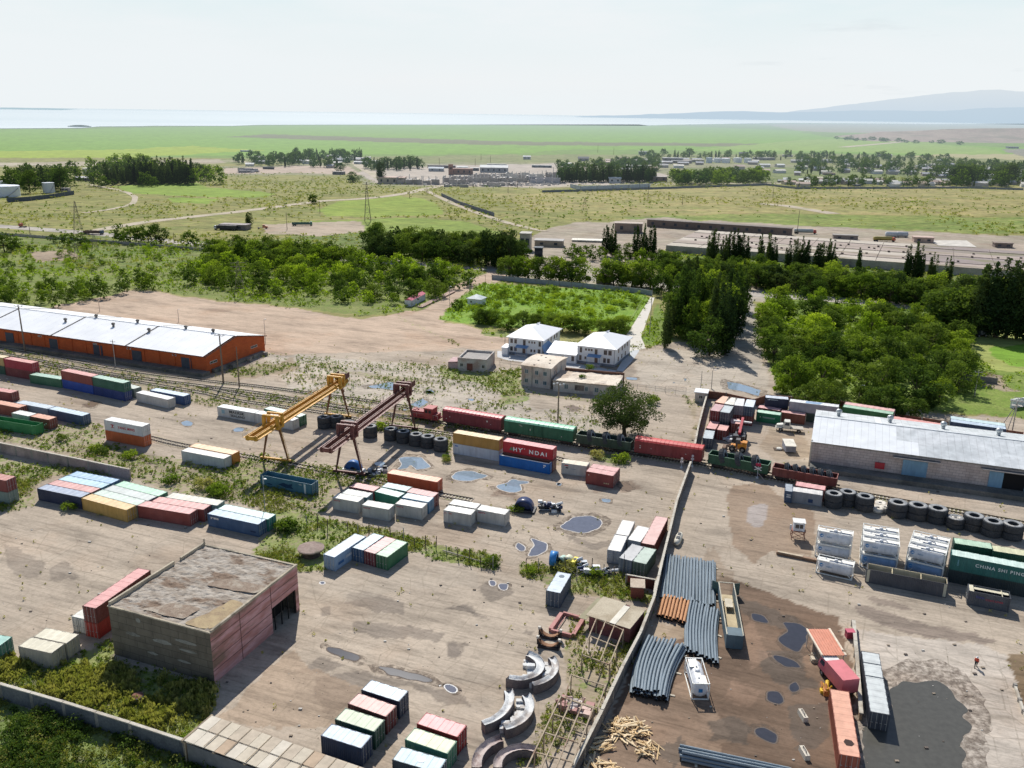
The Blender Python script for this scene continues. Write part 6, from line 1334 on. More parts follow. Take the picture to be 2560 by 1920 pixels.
# ================================================================ GANTRY CRANES
def gantry(label,col,n0,n1,f0,f1,z,beam0,beam1,cabm,dark):
    mp=paint(col,.55,.35,.15,streak=False); md=paint(dark,.7,.4,.3)
    nb=(Vector(GP('X',*n0))+Vector(GP('X',*n1)))/2; fb=(Vector(GP('X',*f0))+Vector(GP('X',*f1)))/2
    u=(fb-nb); S=u.length; u/=S; ang=math.atan2(u.y,u.x); t=thing('gantry_crane',label,'gantry crane',(nb.x,nb.y,0),ang)
    b0=(Vector(GP('X',*beam0,z+.7))-nb).dot(u); b1=(Vector(GP('X',*beam1,z+.7))-nb).dot(u)
    for s_ in (-1,1):
        b=MB(); y=s_*.95; b.box(b0,b1,y-.18,y+.18,z-.5,z+.5); b.box(b0,b1,y-.32,y+.32,z+.501,z+.57); b.box(b0,b1,y-.32,y+.32,z-.57,z-.501); b.box(b0,b1,y-.05,y+.05,z+.571,z+.72)
        b.build('girder',mp,t)
    b=MB()
    for x in (b0+.15,b1-.15): b.box(x-.15,x+.15,-1.4,1.4,z-.45,z+.45)
    b.build('end_tie',mp,t)
    b=MB()
    for s_ in (-1,1): b.box(b0,b1,s_*1.75-.25,s_*1.75+.25,z+.0,z+.06); [b.tube((b0+i*(b1-b0)/22,s_*1.98,z),(b0+i*(b1-b0)/22,s_*1.98,z+.95),.03,4) for i in range(23)]; b.tube((b0,s_*1.98,z+.95),(b1,s_*1.98,z+.95),.03,4)
    b.build('walkway',mp,t)
    for xi,w in ((0,3.1),(S,3.1)):
        for s_ in (-1,1):
            b=MB(); p=(xi,s_*w,.9); q=(xi,s_*1.35,z-.5); b.tube(p,q,.20,6,.36); b.build('leg',md,t)
        b=MB(); b.box(xi-.25,xi+.25,-w-.7,w+.7,.55,.95); b.build('sill_beam',mp,t)
        for s_ in (-1,1):
            b=MB(); [b.tube((xi-.12,s_*w+dx,.35),(xi+.12,s_*w+dx,.35),.33,12) for dx in (-.45,.45)]; b.box(xi-.3,xi+.3,s_*w-.8,s_*w+.8,.40,.56); b.build('wheel_bogie',STEEL,t)
        b=MB()
        for xo in (-1.0,1.0):
            for s_ in (-1,1): b.box(xi+xo-.35,xi+xo+.35,s_*1.65-.32,s_*1.65+.32,z-.7,z+2.2)
            b.box(xi+xo-.3,xi+xo+.3,-1.9,1.9,z+2.201,z+2.6)
        for s_ in (-1,1): b.box(xi-.65,xi+.65,s_*1.65-.25,s_*1.65+.25,z+1.7,z+2.19); b.box(xi-.65,xi+.65,s_*1.65-.25,s_*1.65+.25,z-.7,z-.2)
        b.build('portal_frame',mp,t)
    x=S+3.6
    b=MB(); b.box(x-1.3,x+1.3,-1.5,1.5,z+.75,z+1.1); b.tube((x-.6,-.9,z+1.6),(x-.6,.9,z+1.6),.42,12); b.box(x+.2,x+1.,-.6,.5,z+1.101,z+1.9); b.box(x-1.3,x+1.3,-1.5,-1.42,z+1.101,z+2.2); b.box(x-1.3,x+1.3,1.42,1.5,z+1.101,z+2.2); b.build('trolley',paint((.13,.045,.035),.7,.4,.3),t)
    b=MB(); b.box(x-.35,x+.35,-.3,.3,z-3.2,z-2.4); [b.tube((x+a_,q_,z+.8),(x+a_,q_,z-2.4),.03,4) for a_ in (-.25,.25) for q_ in (-.2,.2)]; b.build('hoist_block',md,t)
    b=MB(); y0,y1=-3.1,-1.35
    for i in range(20): f=i/20; yy=y0+(y1-y0)*f-.35; b.box(-.25,.25,yy-.02,yy+.02,1.+(z-1.4)*f,1.05+(z-1.4)*f)
    for s_ in (-.25,.25): b.beam((s_,y0-.35,.9),(s_,y1-.35,z-.4),.05,.05)
    b.build('ladder',mp,t)
    b=MB(); cx=S-4.5
    for xx in (cx-.9,cx+.9):
        for yy in (1.9,3.7): b.tube((xx,yy,z-2.6),(xx,yy,z-.3),.05,5)
    b.box(cx-1,cx+1,1.8,3.8,z-2.75,z-2.6); b.box(cx-1,cx+1,1.8,3.8,z-1.1,z-1.0); b.box(cx-1,cx+1,3.75,3.8,z-2.6,z-1.8); b.build('cab',cabm,t)
    return t
gantry('yellow gantry crane with rust brown legs, the left one of the two',(.60,.31,.03),(228,868),(482,908),(855,428),(1078,472),9.0,(85,625),(1150,68),paint((.5,.2,.06),.6,.3,.3),(.19,.08,.035))
gantry('dark maroon gantry crane, the right one of the two',(.16,.05,.04),(943,985),(1218,1055),(1492,540),(1738,592),9.6,(865,745),(1765,160),paint((.16,.05,.04),.6,.3,.3),(.115,.04,.03))
# ================================================================ GIANT TYRES IN STACKS
def stack(s,x,y,zt,rad,W,n,who,rimtop=None,g='giant tyres stacked in the yard'):
    p=GP(s,x,y,zt)
    lv=['bottom','middle','top'] if n==3 else ['lower','upper']
    for i in range(n): 
        j=.06*(rng.random()-.5)
        tyre((p[0]+j,p[1]-j,W*(i+.5)),rad,W,'%s giant tyre in the %s'%(lv[i],who),(0,0,rng.random()*6),g,rimtop if i==n-1 else None)
for i,((x,y),wn) in enumerate(zip(((830,440),(950,432),(1068,490),(1283,528),(1490,555),(1612,580),(1737,608),(1853,628),(1982,658)),
  ('leftmost stack by the yellow crane leg','second stack from the yellow crane leg','stack under the maroon crane portal','stack between maroon crane beam and green bush','stack under the far leg of the maroon crane','second stack right of the bush','blue tinted third stack right of the bush','widest fourth stack right of the bush','last stack before the mustard and white containers'))):
    stack('X',x,y,2.9,1.68,1.45,2,wn)
RIMW=plain((.66,.62,.55),.6,var=.3)
nms=['first stack right of the grey office','second stack right of the grey office','third stack right of the grey office','first stack of the middle trio by the platform','second stack of the middle trio by the platform','third stack of the middle trio by the platform','low stack with a cream wheel rim','first stack after the cream rim','second stack after the cream rim','last stack at the right picture edge']
for (x,y,rad),wn in zip(((900,918,1.75),(997,906,1.75),(1118,938,1.8),(1345,980,1.95),(1482,998,1.95),(1618,1020,1.95),(1742,1085,1.6),(1870,1070,1.9),(2000,1108,1.9),(2138,1128,1.95)),nms):
    z_=3.0 if rad>1.65 else 2.2
    stack('e',x,y,z_,rad,z_/2,2,wn,RIMW if rad<1.65 else None)
for (x,y,r_),l in zip(((1090,1005,1.0),(1222,985,1.0),(1205,1018,1.1),(1255,1015,.9)),('cream wheel rim lying against the third tyre stack','upper cream wheel rim in the gap between the tyre stacks','lower left cream wheel rim in the gap between the tyre stacks','lower right cream wheel rim in the gap between the tyre stacks')):  # loose wheel rims lying among the tyre stacks
    p=GP('e',x,y,.9); t=thing('wheel_rim',l,'wheel rim',(p[0],p[1],0)); b=MB(); b.lathe([(.35*r_,.75),(.45*r_,.9),(.8*r_,.7),(1.05*r_,1.0),(1.05*r_,0),(.95*r_,0),(.9*r_,.6),(.35*r_,.6),(.35*r_,.75)],24); b.build('rim',RIMW,t,True)
for (x,y),l in zip(((1210,940),(1260,990),(1310,945)),('a','b','c')): pass
# ================================================================ MACHINE PARTS
BLP=paint((.03,.13,.36),.4,.15,.05,streak=False); NVP=paint((.015,.03,.10),.35,.2,.05,streak=False); WHP=paint((.72,.73,.74),.5,.2,.08,streak=False); BKP=plain((.03,.035,.045),.5)
def drum(s,x,y,lab,rad,W,rot,mat,base=True):
    p=GP(s,x,y); t=thing('machine_drum',lab,'machine part',(p[0],p[1],0),rot); b=MB(); b.lathe([(rad*.96,-W/2),(rad,-W/2),(rad,W/2),(rad*.96,W/2),(rad*.96,-W/2)],28,0,(0,0,.5),'y',0,math.pi); b.lathe([(rad*.3,-W*.2),(rad*.95,-W*.2)],28,0,(0,0,.5),'y',0,math.pi)
    b.build('shell',mat,t,True)
    b=MB(); b.box(-rad-.5,rad+.5,-W/2-.2,W/2+.2,0,.38); b.box(-rad,rad,-W/2-.3,-W/2-.18,.38,.62); b.build('base_plate',WHP if base else BKP,t)
    b=MB(); b.box(-rad*.8,rad*.8,-W*.15,W*.15,.4,.5+rad*.5); b.build('core',BKP if base else NVP,t)
drum('X',1118,975,'blue half drum on a white base beside the maroon crane leg',1.9,1.6,R(-12),BLP)
drum('d',855,1590,'dark blue half drum standing alone left of the machine parts',1.9,2.6,R(-12),NVP,False)
def junk(s,x,y,lab,w,n,cols,hmax=1.8,rot=0,name='machine_part'):
    p=GP(s,x,y); t=thing(name,lab,'machine part',(p[0],p[1],0),rot); 
    for ci,(c,nmx) in enumerate(cols):
        b=MB()
        for i in range(n):
            a=(rng.random()-.5)*w; q=(rng.random()-.5)*w*.6; hh=.3+rng.random()*hmax*.8; r_=.2+.4*rng.random()
            if rng.random()<.5: b.box(a-r_,a+r_,q-r_*.8,q+r_*.8,max(0,hh-r_*1.2),hh)
            elif rng.random()<.6: b.tube((a-r_,q,hh*.7),(a+r_,q+r_*(rng.random()-.5),hh),r_*.5,10)
            else: b.beam((a,q,.1),(a+(rng.random()-.5)*1.6,q+(rng.random()-.5)*1.4,hh),.14,.2)
        b.box(-w*.45,w*.45,-w*.25,w*.25,ci*.12,.10+ci*.12) ; b.build(nmx,c,t)
junk('X',1300,1010,'heap of dark and silver axle housings beside the blue half drum',4.2,9,((BKP,'housing'),(paint((.16,.2,.27),.4,.2,.1),'frame'),(WHP,'bracket')))
junk('X',1400,975,'silver machine part leaning out of the axle heap',2.,5,((WHP,'casing'),(BKP,'bracket')))
junk('d',1000,1585,'dark blue and white machine block, left of the two near the wall yard puddle',2.2,6,((NVP,'block'),(WHP,'bracket'),(BKP,'hose')),1.9)
junk('d',1080,1600,'dark blue and white machine block, right of the two near the big puddle',2.2,6,((NVP,'block'),(WHP,'bracket'),(BKP,'hose')),1.9)
def roundpart(s,x,y,lab,rad,W,mat,rot,z=None,name='hydraulic_cylinder'):
    p=GP(s,x,y); t=thing(name,lab,'machine part',(p[0],p[1],0),rot); b=MB(); b.lathe([(rad*.72,-W/2),(rad,-W/2),(rad,W/2),(rad*.72,W/2)],26,0,(0,0,rad),'x'); b.build('casing',mat,t,True); c_=MB(); c_.lathe([(0,-W*.3),(rad*.72,-W*.3)],20,0,(0,0,rad),'x'); c_.tube((-W*.45,0,rad),(W*.45,0,rad),rad*.3,12); c_.build('hub',BKP,t)
roundpart('T',245,850,'bright blue wheel drum standing at the end of the fence row',1.35,1.2,paint((.03,.22,.55),.4,.15,.05),R(-15)+0,name='wheel_drum')
roundpart('T',360,830,'pale green cylinder beside the bright blue wheel drum',.75,1.4,paint((.42,.58,.50),.5,.2,.1),R(50)); roundpart('T',440,830,'cream cylinder between the pale green one and the yellow box',.8,1.4,paint((.70,.70,.52),.5,.2,.1),R(50))
p=GP('T',530,850); t=thing('machine_box','narrow bright yellow machine box beside the cream cylinder','machine part',(*p,0),R(65)); b=MB(); b.box(-1.1,1.1,-.35,.35,0,1.2); b.box(-1.15,-.95,-.4,.4,.2,1.1); b.build('body',paint((.80,.66,.02),.5,.1,.05),t); b=MB(); b.box(-.2,.5,-.2,.2,1.201,1.27); b.build('lid',BKP,t)
junk('T',610,860,'grey lidded machine part right of the yellow box',1.4,4,((paint((.45,.48,.52),.5,.2,.1),'lid'),(BKP,'base')),1.2)
junk('T',730,950,'white axle with dark blue bolts lying in the weeds',3.0,8,((WHP,'axle'),(NVP,'bolt')),1.2)
junk('T',1010,960,'white boxed machine part with black stripes behind the weeds',2.4,5,((WHP,'panel'),(BKP,'stripe')),1.)
# ---- curved shells (crescents)
def circ3(a,b,c):
    ax,ay=a;bx,by=b;cx,cy=c; d=2*(ax*(by-cy)+bx*(cy-ay)+cx*(ay-by))
    ux=((ax*ax+ay*ay)*(by-cy)+(bx*bx+by*by)*(cy-ay)+(cx*cx+cy*cy)*(ay-by))/d; uy=((ax*ax+ay*ay)*(cx-bx)+(bx*bx+by*by)*(ax-cx)+(cx*cx+cy*cy)*(bx-ax))/d
    return ux,uy,math.hypot(ax-ux,ay-uy)
CRS=patchy((.14,.12,.125),(.19,.17,.17),(.24,.2,.19),.7); CRW=patchy((.74,.75,.74),(.80,.80,.79),(.52,.47,.43),1.1,bump=.5); CRP=patchy((.50,.42,.40),(.56,.48,.44),(.3,.22,.2),1.1)
def crescent(pts,lab,h=1.4,th=1.25,top=CRW,fill=False,inside=False):
    q=[GP('Z',*p,h) for p in pts]; ux,uy,r=circ3(*q); A=[math.atan2(y-uy,x-ux) for x,y in q]
    a0,am,a2=A; 
    def nrm(x,ref): 
        while x<ref-math.pi: x+=2*math.pi
        while x>ref+math.pi: x-=2*math.pi
        return x
    am=nrm(am,a0); a2=nrm(a2,am); lo,hi=min(a0,a2),max(a0,a2)
    t=thing('curved_shell',lab,'machine part',(ux,uy,0)); n=22
    b=MB(); b.lathe([(r,0),(r,h),(r-.10,h),(r-.10,0)],n,0,a0=lo,a1=hi); b.lathe([(r-th+.1,0),(r-th+.1,h*.86),(r-th,h*.86),(r-th,0)],n,0,a0=lo,a1=hi)
    for a in (lo,hi): c_,s_=math.cos(a),math.sin(a); b.quad((r*c_,r*s_,0),((r-th)*c_,(r-th)*s_,0),((r-th)*c_,(r-th)*s_,h*.86),(r*c_,r*s_,h))
    b.build('shell',CRS,t)
    l=MB(); m=6; vs=[]
    for i in range(n+1):
        a=lo+(hi-lo)*i/n
        for j in range(m+1):
            k_=j/m; rr=r-.02-(th-.04)*k_; z=h+.06-(.42*math.sin(math.pi*min(1,k_*1.15))) - .12*k_ + .10*mnoise.noise(Vector((i*.6,j*.9,ux)))
            vs.append((rr*math.cos(a),rr*math.sin(a),z))
    l.add(vs,[(i*(m+1)+j,(i+1)*(m+1)+j,(i+1)*(m+1)+j+1,i*(m+1)+j+1) for i in range(n) for j in range(m)]); l.build('lining',top,t,True)
    if fill:
        f=MB(); f.box(-.01,.01,-.01,.01,0,.01) if 0 else None
        for i in range(16):
            a=lo+(hi-lo)*(i+.5)/16; rr=r-th*.9-rng.random()*.9; s_=.45+.35*rng.random(); f.box(rr*math.cos(a)-s_,rr*math.cos(a)+s_,rr*math.sin(a)-s_*.5,rr*math.sin(a)+s_*.6,0,.2+rng.random()*.9)
        f.build('lining_scrap',CRW,t)
crescent(((412,775),(745,740),(640,500)),'upper left white lined crescent shell, with torn lining inside',fill=True)
crescent(((695,850),(935,690),(895,545)),'upper right white lined crescent shell beside the torn one',fill=True,th=1.1)
crescent(((208,1240),(480,1040),(480,875)),'middle left white lined crescent shell')
crescent(((420,1285),(680,1110),(650,915)),'middle right white lined crescent shell beside the weeds',fill=True)
crescent(((75,1650),(150,1440),(355,1325)),'lower left pinkish crescent shell with holes along its rim',top=CRP)
crescent(((290,1650),(440,1440),(720,1440)),'lower right crescent shell opening towards the bottom of the picture',th=1.1,top=CRP)
def saddle(x,y,lab):
    p=GP('Z',x,y); t=thing('rusty_saddle',lab,'machine part',(*p,0),R(-14)); b=MB(); b.lathe([(1.55,-.35),(1.7,-.35),(1.7,.35),(1.55,.35),(1.55,-.35)],18,0,(0,0,2.0),'y',math.pi*1.1,math.pi*1.9); b.build('cradle',paint((.28,.14,.07),.8,.3,.4),t)
    b=MB(); b.box(-1.6,1.6,-.5,.5,0,.35); b.beam((-1.5,0,.3),(-1.5,0,1.4),.2,.6); b.beam((1.5,0,.3),(1.5,0,1.4),.2,.6); b.build('base',plain((.06,.05,.05),.8),t); b=MB(); b.box(-1.85,-1.45,-.3,.1,1.401,1.8); b.box(1.45,1.85,-.3,.1,1.401,1.8); b.build('pad',plain((.66,.62,.55),.8),t)
saddle(850,375,'upper rusty curved saddle next to the pink square frame'); saddle(835,470,'lower rusty curved saddle in front of the crescent shells')
c=[Vector(GP('Z',*p,.6)) for p in ((850,288),(1075,345),(1180,175),(970,115))]; ce=sum(c,Vector((0,0)))/4; t=thing('square_frame','pinkish square steel frame lying on the ground above the crescent shells','machine part',(ce.x,ce.y,0)); b=MB()
for i in range(4): a=c[i]-ce; e=c[(i+1)%4]-ce; d=(e-a).normalized()*.2; b.beam((a.x+d.x,a.y+d.y,.36),(e.x-d.x,e.y-d.y,.36),.62 if i%2 else .36,.6)
b.build('frame',paint((.42,.18,.16),.7,.25,.2,streak=False),t); b=MB(); b.beam(*( ( (c[0]*.8+c[3]*.2-ce).x+.9,(c[0]*.8+c[3]*.2-ce).y,.3),((c[0]*.2+c[3]*.8-ce).x+.9,(c[0]*.2+c[3]*.8-ce).y,.3)),.12,.12); b.build('inner_rail',paint((.5,.25,.22),.7,.3,.2),t)
junk('Z',1090,1070,'row of pinkish white bundles lying under the steel roof frame',4.4,10,((plain((.70,.52,.46),.9,var=.2),'sack'),(paint((.40,.2,.18),.7,.3,.2),'pallet'),(plain((.66,.58,.54),.9),'wrap')),1.1,R(-20),'bundle_row')
# ================================================================ PIPES AND TIMBER
PIPE=paint((.17,.22,.26),.5,.35,.08,streak=False,scale=.5); PIPER=paint((.52,.26,.12),.8,.3,.3,streak=False,scale=.6); PIN=plain((.01,.01,.012),.9)
def pipe_mesh(L,r,bend,mat):
    b=MB(); n=9; pts=[Vector((bend*math.sin(math.pi*i/n)*.9,L*(i/n-.5),0)) for i in range(n+1)]; k_=10; vs=[]
    for p in pts:
        for j in range(k_): a=2*math.pi*j/k_; vs.append((p.x+r*math.cos(a),p.y,p.z+r*math.sin(a)))
    b.add(vs,[(i*k_+j,i*k_+(j+1)%k_,(i+1)*k_+(j+1)%k_,(i+1)*k_+j) for i in range(n) for j in range(k_)])
    for s_ in (0,n*k_): b.add([vs[s_+j] for j in range(k_)],[tuple(range(k_))],1)
    return b.mesh('pipe',[mat,PIN],False)
def pipes(s,NL,NR,FR,r,lab,grp,nmax,mat=PIPE,layers=2,bend=0.,z=.9,skew=0.):
    a=Vector(GP(s,*NL,z));b=Vector(GP(s,*NR,z));f=Vector(GP(s,*FR,z)); d=(f-b); L=d.length; u=(b-a); W=u.length; u/=W; ang=math.atan2(d.y,d.x)-math.pi/2
    n=min(nmax,int(W/(2*r))); step=W/max(1,n-1); me=pipe_mesh(L,r,bend,mat); side=['left','right']
    for l_ in range(layers):
        for i in range(n-l_):
            off=rng.normal()*.22; q=a+u*((i+.5*l_)*step)+d*.5+d.normalized()*off
            k_=i+1; 
            o=link('steel_pipe' if mat is PIPE else 'timber_pole',me,None,(q.x,q.y,r+.12+l_*r*1.75),ang+rng.normal()*.006+skew*(i/n-.5))
            tag(o,lab,'pipe' if mat is PIPE else 'pole',grp)
    sl=MB(); c0=a-u*.5; c1=b+u*.6
    for q in (.15,.55,.9): p=c0+d*q; e=c1+d*q; sl.beam((p.x,p.y,.06),(e.x,e.y,.06),.3,.12)
    tag(sl.build('timber_bearers',plain((.62,.56,.45),.9)),'timber bearers under the '+grp,'timber')
pipes('g',(1530,470),(1900,525),(1900,225),.20,'long grey steel pipe in the bundle farthest back along the wall','upper bundle of grey steel pipes by the wall',17,layers=2,z=.8)
pipes('g',(1505,595),(1700,650),(1730,505),.21,'orange brown pole in the short stack by the wall','stack of orange brown poles by the wall',9,PIPER,2,z=.7)
pipes('g',(1700,830),(1920,920),(1930,560),.20,'grey steel pipe in the narrow bundle left of the open trailer body','narrow bundle of grey pipes beside the open trailer',11,bend=-.35,layers=2,z=.8)
pipes('g',(1305,1098),(1580,1165),(1690,800),.22,'bowed grey steel pipe in the largest bundle nearest the wall','largest bundle of bowed grey steel pipes',15,bend=-.5,layers=3,z=1.2,skew=-.10)
pipes('g',(1660,1560),(1655,1480),(2420,1640),.20,'grey steel pipe in the bundle at the bottom edge of the picture','bottom edge bundle of grey steel pipes',7,layers=3,z=1.1)
PL=[plain((.72,.53,.30),.85,var=.2),plain((.64,.45,.24),.85,var=.2),plain((.80,.64,.42),.85,var=.2)]
plm=[]
for i in range(6): b=MB(); L=1.2+i*.35; b.box(-L/2,L/2,-.07-.02*(i%3),.07+.02*(i%3),-.05,.05); plm.append(b.mesh('plank',PL[i%3]))
def heap(s,x,y,rx,ry,n,hz,lab,grp,a0=None,sp=3.14):
    c_=Vector(GP(s,x,y))
    for i in range(n):
        a=rng.random()*6.28; r_=math.sqrt(rng.random()); px,py=c_.x+rx*r_*math.cos(a),c_.y+ry*r_*math.sin(a); z=.10+hz*(1-r_)*rng.random()
        o=link('timber_plank',plm[int(rng.integers(6))],None,(px,py,z)); o.rotation_euler=((rng.random()-.5)*.3,(rng.random()-.5)*.7*(hz>.3),(a0 if a0 is not None else 0)+(rng.random()-.5)*sp); tag(o,lab,'plank',grp)
heap('g',1300,1400,2.6,2.0,75,1.3,'loose pale plank in the upper timber heap beside the wall','upper heap of loose planks')
heap('g',1430,1530,1.8,1.3,30,.7,'loose pale plank scattered at the right of the timber heap','planks scattered right of the heap')
heap('g',1100,1500,1.3,1.6,30,.7,'pale plank stacked against the wall left of the timber heap','planks stacked against the wall',.4,.5)
heap('g',1120,1680,2.4,1.6,40,.8,'loose pale plank in the lower timber heap at the picture edge','lower heap of loose planks')
# open trailer body
a=Vector(GP('g',1985,745,2.2)); b_=Vector(GP('g',2095,755,2.2)); u,v,W_,ang=frame2(a,b_); f=Vector(GP('g',2110,400,2.2)); L=(f-b_).length; c_=(a+b_)/2+v*L/2
t=thing('open_container','long narrow open steel container with tan floor and its far doors swung open','container',(c_.x,c_.y,0),ang+math.pi/2); W_=2.4; b=MB()
for s_ in (-1,1): b.box(-L/2,L/2,s_*W_/2-.04,s_*W_/2+.04,.1,2.4)
b.box(-L/2-.04,-L/2+.04,-W_/2,W_/2,.1,2.4); b.box(-L/2,-L/2+2.2,-W_/2+.04,W_/2-.04,2.3,2.38); b.build('body',paint((.08,.13,.16),.6,.4,.3),t)
b=MB(); b.box(-L/2+.05,L/2,-W_/2+.05,W_/2-.05,.12,.2); b.build('floor',plain((.52,.43,.28),.9),t)
b=MB()
for s_ in (-1,1): b.box(-L/2,L/2,s_*W_/2-.08,s_*W_/2+.08,2.4,2.5)
b.box(L/2-.08,L/2+.08,-W_/2,W_/2,2.401,2.5); b.build('rim',plain((.50,.47,.38),.8),t)
for s_ in (-1,1): b=MB(); b.box(0,.06,0,1.15,.15,2.35); o=b.build('door',paint((.08,.14,.12),.6,.3,.2),t,False,(L/2,s_*W_/2,0)); o.rotation_euler=(0,0,R(-30 if s_>0 else 200))
b=MB(); b.box(L/2-5.2,L/2-2.6,-.8,.4,.9,1.0); b.build('board',plain((.66,.6,.48),.9),t)
# ================================================================ VEHICLES AND SMALL THINGS, RIGHT YARD
RUB=plain((.03,.03,.032),.85)
def wheel(root,x,y,r=.5,w=.32):
    b=MB(); b.lathe([(r*.45,-w/2),(r*.95,-w/2),(r,-w*.3),(r,w*.3),(r*.95,w/2),(r*.45,w/2)],18,0,(x,y,r),'y'); o=b.build('wheel',RUB,root); h=MB(); h.lathe([(0,-w*.35),(r*.46,-w*.42),(r*.46,w*.42),(0,w*.35)],14,0,(x,y,r),'y'); h.build('rim',plain((.4,.38,.35),.6),o)
def truck(s,x,y,rz,label,body,load=None,L=6.2,bonnet=True,loadcol=(.3,.3,.32),cargo='bed',cat='truck',dark=GLASS):
    p=GP(s,x,y); t=thing('truck',label,cat,(*p,0),rz); pm=paint(body,.45,.2,.08,streak=False); hw=1.2
    b=MB(); b.box(-L/2,L/2,-.45,.45,.65,.9); b.build('chassis',STEEL,t)
    cx=L/2-(1.5 if bonnet else 0)
    b=MB(); b.box(cx-1.9,cx-.1,-hw,hw,.95,1.7); b.add([(cx-1.9,-hw,1.7),(cx-.1,-hw,1.7),(cx-.1,hw,1.7),(cx-1.9,hw,1.7),(cx-1.8,-hw*.88,2.75),(cx-.45,-hw*.88,2.75),(cx-.45,hw*.88,2.75),(cx-1.8,hw*.88,2.75)],[(4,5,6,7),(0,1,5,4),(1,2,6,5),(2,3,7,6),(3,0,4,7)])
    b.build('cab',pm,t)
    w_=MB(); w_.quad((cx-.085,-hw*.85,1.8),(cx-.085,hw*.85,1.8),(cx-.41,hw*.75,2.6),(cx-.41,-hw*.75,2.6))
    for s_ in (-1,1): w_.quad((cx-1.6,s_*(hw*1.0),1.8),(cx-.4,s_*(hw*1.0),1.8),(cx-.7,s_*(hw*.92),2.5),(cx-1.6,s_*(hw*.92),2.5))
    w_.build('window',dark,t)
    if bonnet:
        b=MB(); b.add([(cx-.1,-.75,.95),(L/2,-.65,.9),(L/2,.65,.9),(cx-.1,.75,.95),(cx-.1,-.75,1.85),(L/2-.1,-.6,1.6),(L/2-.1,.6,1.6),(cx-.1,.75,1.85)],[(4,5,6,7),(0,1,5,4),(1,2,6,5),(2,3,7,6)]); 
        for s_ in (-1,1): b.box(cx+.1,L/2-.2,s_*.95-.25,s_*.95+.25,.95,1.15)
        b.box(L/2,L/2+.15,-1.1,1.1,.55,.8); b.build('bonnet',pm,t)
    for s_ in (-.7,.7): b=MB(); b.tube((L/2+.02,s_,1.2),(L/2+.08,s_,1.2),.12,10); b.build('headlight',plain((.8,.8,.75),.3),t)
    wheel(t,L/2-1.1,-1.,.5); wheel(t,L/2-1.1,1.,.5)
    for xx in (-L/2+1.1,): wheel(t,xx,-1.,.5,.5); wheel(t,xx,1.,.5,.5)
    if L>7: wheel(t,-L/2+2.4,-1.,.5,.5); wheel(t,-L/2+2.4,1.,.5,.5)
    x0=-L/2; x1=cx-2.05
    if cargo=='bed':
        b=MB(); b.box(x0,x1,-1.2,1.2,.95,1.15); b.build('bed',paint((.46,.42,.36),.7,.3,.3,streak=False),t)
    elif cargo=='box': b=MB(); b.box(x0,x1,-1.25,1.25,.95,3.1); b.build('cargo_box',paint(loadcol,.6,.2,.1),t)
    elif cargo=='tank': b=MB(); b.lathe([(0,x0),(1.,x0+.1),(1.15,x0+.35),(1.15,x1-.35),(1.,x1-.1),(0,x1)],18,0,(0,0,2.1),'x'); b.build('tank',paint(loadcol,.5,.3,.2),t,True)
    elif cargo=='tipper': 
        b=MB(); b.box(x0,x1,-1.2,1.2,1.0,1.1); [b.box(x0,x1,s_*1.18-.04,s_*1.18+.04,1.1,2.3) for s_ in (-1,1)]; b.box(x1-.08,x1,-1.14,1.14,1.1,2.3); b.build('tipper_body',paint(loadcol,.6,.3,.2),t)
    return t
truck('S',1290,650,R(165),'old white bonneted truck parked beside the brown container',(.66,.65,.58),L=6.6)
t=truck('K',215,640,R(100),'small pink red truck with white cab roof and dark windscreen beside the slab wall',(.56,.13,.17),L=6.6,bonnet=False,cargo='box',loadcol=(.60,.16,.18)); b=MB(); b.box(L/2*0+1.5,3.2,-1.05,1.05,2.76,2.84); b.build('cab_roof',plain((.78,.78,.76),.5),t)
# reach stacker: black machine with red boom
p=GP('S',600,800); t=thing('reach_stacker','black reach stacker with a red raised boom among the stacks','reach stacker',(*p,0),R(70)); b=MB(); b.box(-3,2.6,-1.3,1.3,.8,1.9); b.box(-3.2,-1.6,-1.4,1.4,1.901,2.6); b.box(-.4,1.2,-.7,.7,1.901,3.5); b.build('body',paint((.03,.035,.045),.5,.2,.1),t)
b=MB(); b.beam((-2.4,0,3.0),(3.8,0,4.9),.6,.7); b.beam((3.6,0,4.9),(4.2,0,4.2),.5,.5); b.build('boom',paint((.50,.02,.04),.45,.15,.05),t); b=MB(); b.box(3.9,4.6,-2.2,2.2,3.7,4.0); b.build('spreader',paint((.62,.60,.60),.5,.3,.1),t); b=MB(); b.box(-.3,1.21,-.72,.72,2.6,3.3); b.build('cab_window',GLASS,t)
for x_,y_ in ((-2,-1.2),(-2,1.2),(1.7,-1.2),(1.7,1.2)): wheel(t,x_,y_,.8,.6)
junk('S',470,785,'black and white axle frame on the ground left of the reach stacker',2.6,7,((BKP,'frame'),(WHP,'bar')),1.2)
p=GP('S',560,920); t=thing('wheel_loader','orange wheel loader facing the train behind the green wagon','loader',(*p,0),R(160)); b=MB(); b.box(-2.2,-.2,-1.1,1.1,.9,2.1); b.box(-2.3,-1.2,-.9,.9,2.101,2.5); b.box(.1,1.4,-.7,.7,.8,1.5); b.build('body',paint((.62,.24,.02),.5,.25,.1,streak=False),t); b=MB(); b.box(-.7,.3,-.75,.75,1.501,3.0); b.build('cab',paint((.08,.07,.07),.5),t); b=MB(); [b.beam((.8,s_*.6,1.5),(2.7,s_*.6,.6),.2,.3) for s_ in (-1,1)]; b.box(2.5,3.3,-1.3,1.3,.1,.8); b.build('bucket',paint((.16,.09,.05),.7,.4,.3),t)
for x_ in (-1.4,1.): wheel(t,x_,-1.1,.75,.5); wheel(t,x_,1.1,.75,.5)
